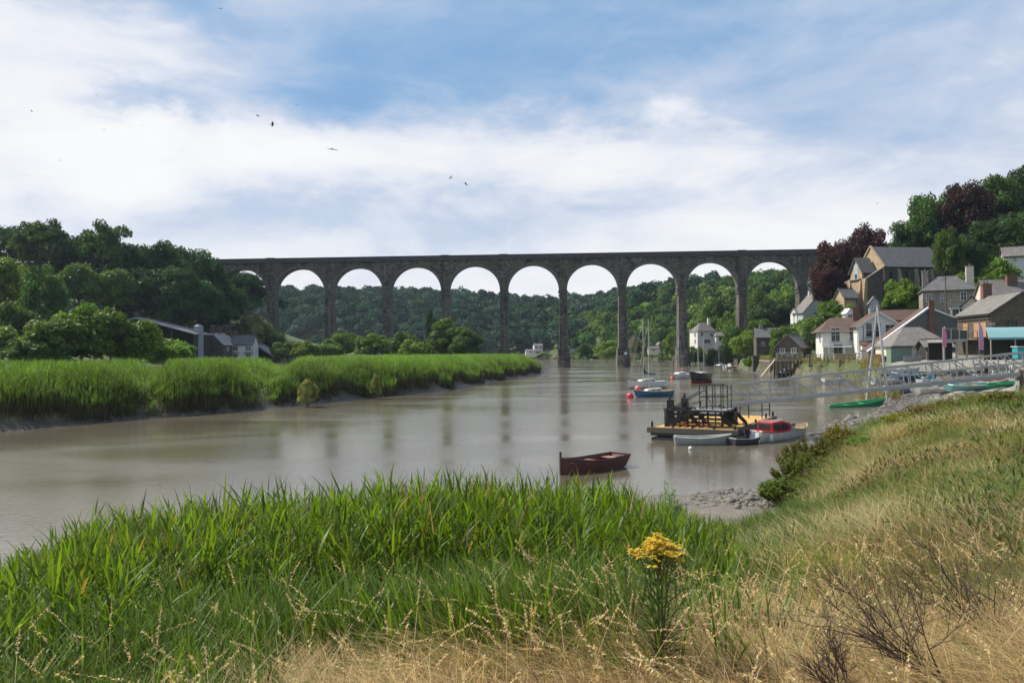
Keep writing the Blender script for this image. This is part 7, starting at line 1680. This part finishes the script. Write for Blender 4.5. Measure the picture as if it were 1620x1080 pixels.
# leafy herbs at the water edge
def herb(u, vt, Y, wpx, label, rgb, seed, n=2600, leaf=.05, hz=None, name='riverside_shrub', lw=.022):
    g = P(u, vt, Y); z0 = Hs(g.x, g.y); h_ = g.z - z0; w_ = wpx * Y / F_PX / 2; r2 = np.random.RandomState(seed); t = thing(name, label, 'shrub', (g.x, g.y, z0 - .05))
    ns = max(6, int(n / 130)); a = r2.uniform(0, 6.28, ns); rr = w_ * np.sqrt(r2.rand(ns)); tx, ty = np.cos(a) * rr, np.sin(a) * rr; hh = h_ * (1 - .55 * (rr / w_) ** 2) * r2.uniform(.7, 1.05, ns)
    st = MB()
    for i in range(ns): st.tube([(tx[i] * .25, ty[i] * .25, 0), (tx[i] * .8, ty[i] * .8, hh[i] * .4), (tx[i], ty[i], hh[i])], [.014, .01, .004], 4, cap=False)
    st.build('stems', M['stem'], t)
    k = r2.randint(0, ns, n); s = r2.uniform(.0, 1, n) ** .7; f = .55 + .45 * s
    b = np.column_stack([tx[k] * f, ty[k] * f, hh[k] * s]) + r2.normal(size=(n, 3)) * .02
    V, Fc, C = blades(b, leaf * r2.uniform(.6, 1.4, n), np.full(n, lw), r2.uniform(0, 6.28, n), r2.uniform(.3, 1.3, n), r2.uniform(0, .5, n), vary(r2, rgb, n, .5) * .9, vary(r2, rgb, n, .5) * 1.2, 2, r2, tipw=.05, broad=.3)
    link_mesh('leaves', np_mesh('leaves', V, Fc, C), M['reed'], t)
herb(1060, 760, 21.5, 56, 'leafy green shrub standing alone at the water edge right of the reeds', (.13, .22, .045), 3, 6500, .11)
herb(1043, 752, 21.0, 14, 'thin taller stem beside the lone leafy shrub', (.05, .11, .03), 13, 260, .16)
herb(958, 776, 19.5, 34, 'small yellowish shrub at the right end of the tall reeds', (.26, .24, .07), 4, 3000, .08)
herb(1003, 792, 19.0, 30, 'low green herb between the two water edge shrubs', (.08, .14, .03), 5, 1200, .08)
for i, (u, vt, Y, w_, c, lab) in enumerate([
    (1245, 752, 27.5, 100, (.12, .17, .045), 'dark green bramble overhanging the muddy edge at the foot of the slope'),
    (1300, 688, 32, 150, (.14, .14, .04), 'rusty green bramble mound at the corner of the bank facing the landing stage'),
    (1330, 668, 36, 60, (.19, .16, .05), 'brownish weed clump behind the corner bramble mound'),
    (1375, 690, 31, 80, (.095, .16, .035), 'dark green bramble patch right of the corner mound'),
    (1272, 716, 29.5, 110, (.13, .15, .045), 'dark bramble between the mud edge and the corner mound'),
    (1440, 652, 36, 90, (.17, .19, .045), 'yellow-green weed clump on the crest of the bank'),
    (1500, 640, 36, 110, (.20, .15, .05), 'rusty brown dock and weed clump on the crest of the bank'),
    (1490, 672, 31, 110, (.09, .17, .03), 'long dark green bramble patch below the rusty weeds'),
    (1590, 618, 36, 80, (.11, .105, .035), 'brown weeds at the right end of the crest by the timber post'),
    (1420, 735, 23, 120, (.10, .19, .03), 'bright green nettle patch in the middle of the slope'),
    (1590, 800, 12, 150, (.075, .085, .03), 'dark bramble tangle at the right edge of the slope'),
    (1610, 690, 24, 90, (.12, .17, .04), 'green weed clump at the right edge halfway up')
    ]):
    herb(u, vt, Y, w_, lab, c, 100 + i, int(3500 + 160 * w_ * Y / 30), .075 + .0008 * Y, name='bramble', lw=.022 + .0006 * Y)
# weeds along the quay edge and vegetation on the wall
def quay_weeds():
    r2 = np.random.RandomState(3); q = scatter(r2, 26000, 38, 62, 78, 200); d = river_d(q[:, 0], q[:, 1]); k = (d > -.6) & (d < 2.6) & (wob(q[:, 0], q[:, 1], .5, 1) > -.35); q = q[k]; n = len(q); base = np.column_stack([q, H(q[:, 0], q[:, 1]) - .05])
    V, Fc, C = blades(base, r2.uniform(.5, 1.5, n), np.full(n, .09), r2.uniform(0, 6.28, n), r2.uniform(0, .8, n), r2.uniform(0, .6, n), vary(r2, (.13, .11, .045), n), vary(r2, (.24, .20, .07), n), 2, r2)
    tag(link_mesh('quay_weeds', np_mesh('quay_weeds', V, Fc, C), M['reed_far']), 'straw-coloured weeds covering the quay edge', 'weeds', kind='stuff')
quay_weeds()
def slope_scrub():
    """rough grass and low scrub over the village hillside"""
    r2 = np.random.RandomState(8); q = scatter(r2, 90000, 46, 230, 84, 330); x, y = q.T; k = (river_d(x, y) > 4) & (H(x, y) > 4.9) & (x < .75 * y + 6) & (x > .2 * y); q = q[k]; n = len(q)
    hq = .25 + .75 * np.clip(wob(q[:, 0], q[:, 1], .16, 2) + wob(q[:, 0], q[:, 1], .5, 1) * .6, 0, 1.5)
    pos = np.column_stack([q, H(q[:, 0], q[:, 1]) + r2.rand(n) * hq * 1.6]); 
    c = vary(r2, (.075, .115, .028), n, .35); c *= (1 + .4 * wob(q[:, 0], q[:, 1], .12, 4))[:, None].clip(.5, 1.5)
    V, Fc = leaf_cards(pos, r2.normal(size=(n, 3)) + np.array([0, -.3, 1.0]), r2.uniform(.35, .8, n), r2)
    tag(link_mesh('hillside_scrub', np_mesh('hillside_scrub', V, Fc, np.repeat(c, 4, 0)), M['leaf']), 'rough garden scrub covering the village hillside', 'scrub', kind='stuff')
slope_scrub()

# ------------------------------------------------------------------ air
def haze():
    m = bpy.data.materials.new('air'); m.use_nodes = True; n = m.node_tree.nodes; l = m.node_tree.links
    n.remove(n['Principled BSDF']); v = n.new('ShaderNodeVolumePrincipled'); v.inputs['Color'].default_value = (.62, .74, .92, 1); v.inputs['Density'].default_value = HAZE
    v.inputs['Anisotropy'].default_value = .2
    l.new(v.outputs[0], n['Material Output'].inputs['Volume'])
    mb = MB(); mb.box((0, 0, 60), (6900, 6900, 128)); o = mb.build('haze', m); tag(o, 'thin bluish haze in the valley air', kind='stuff')
HAZE = .00009
haze()
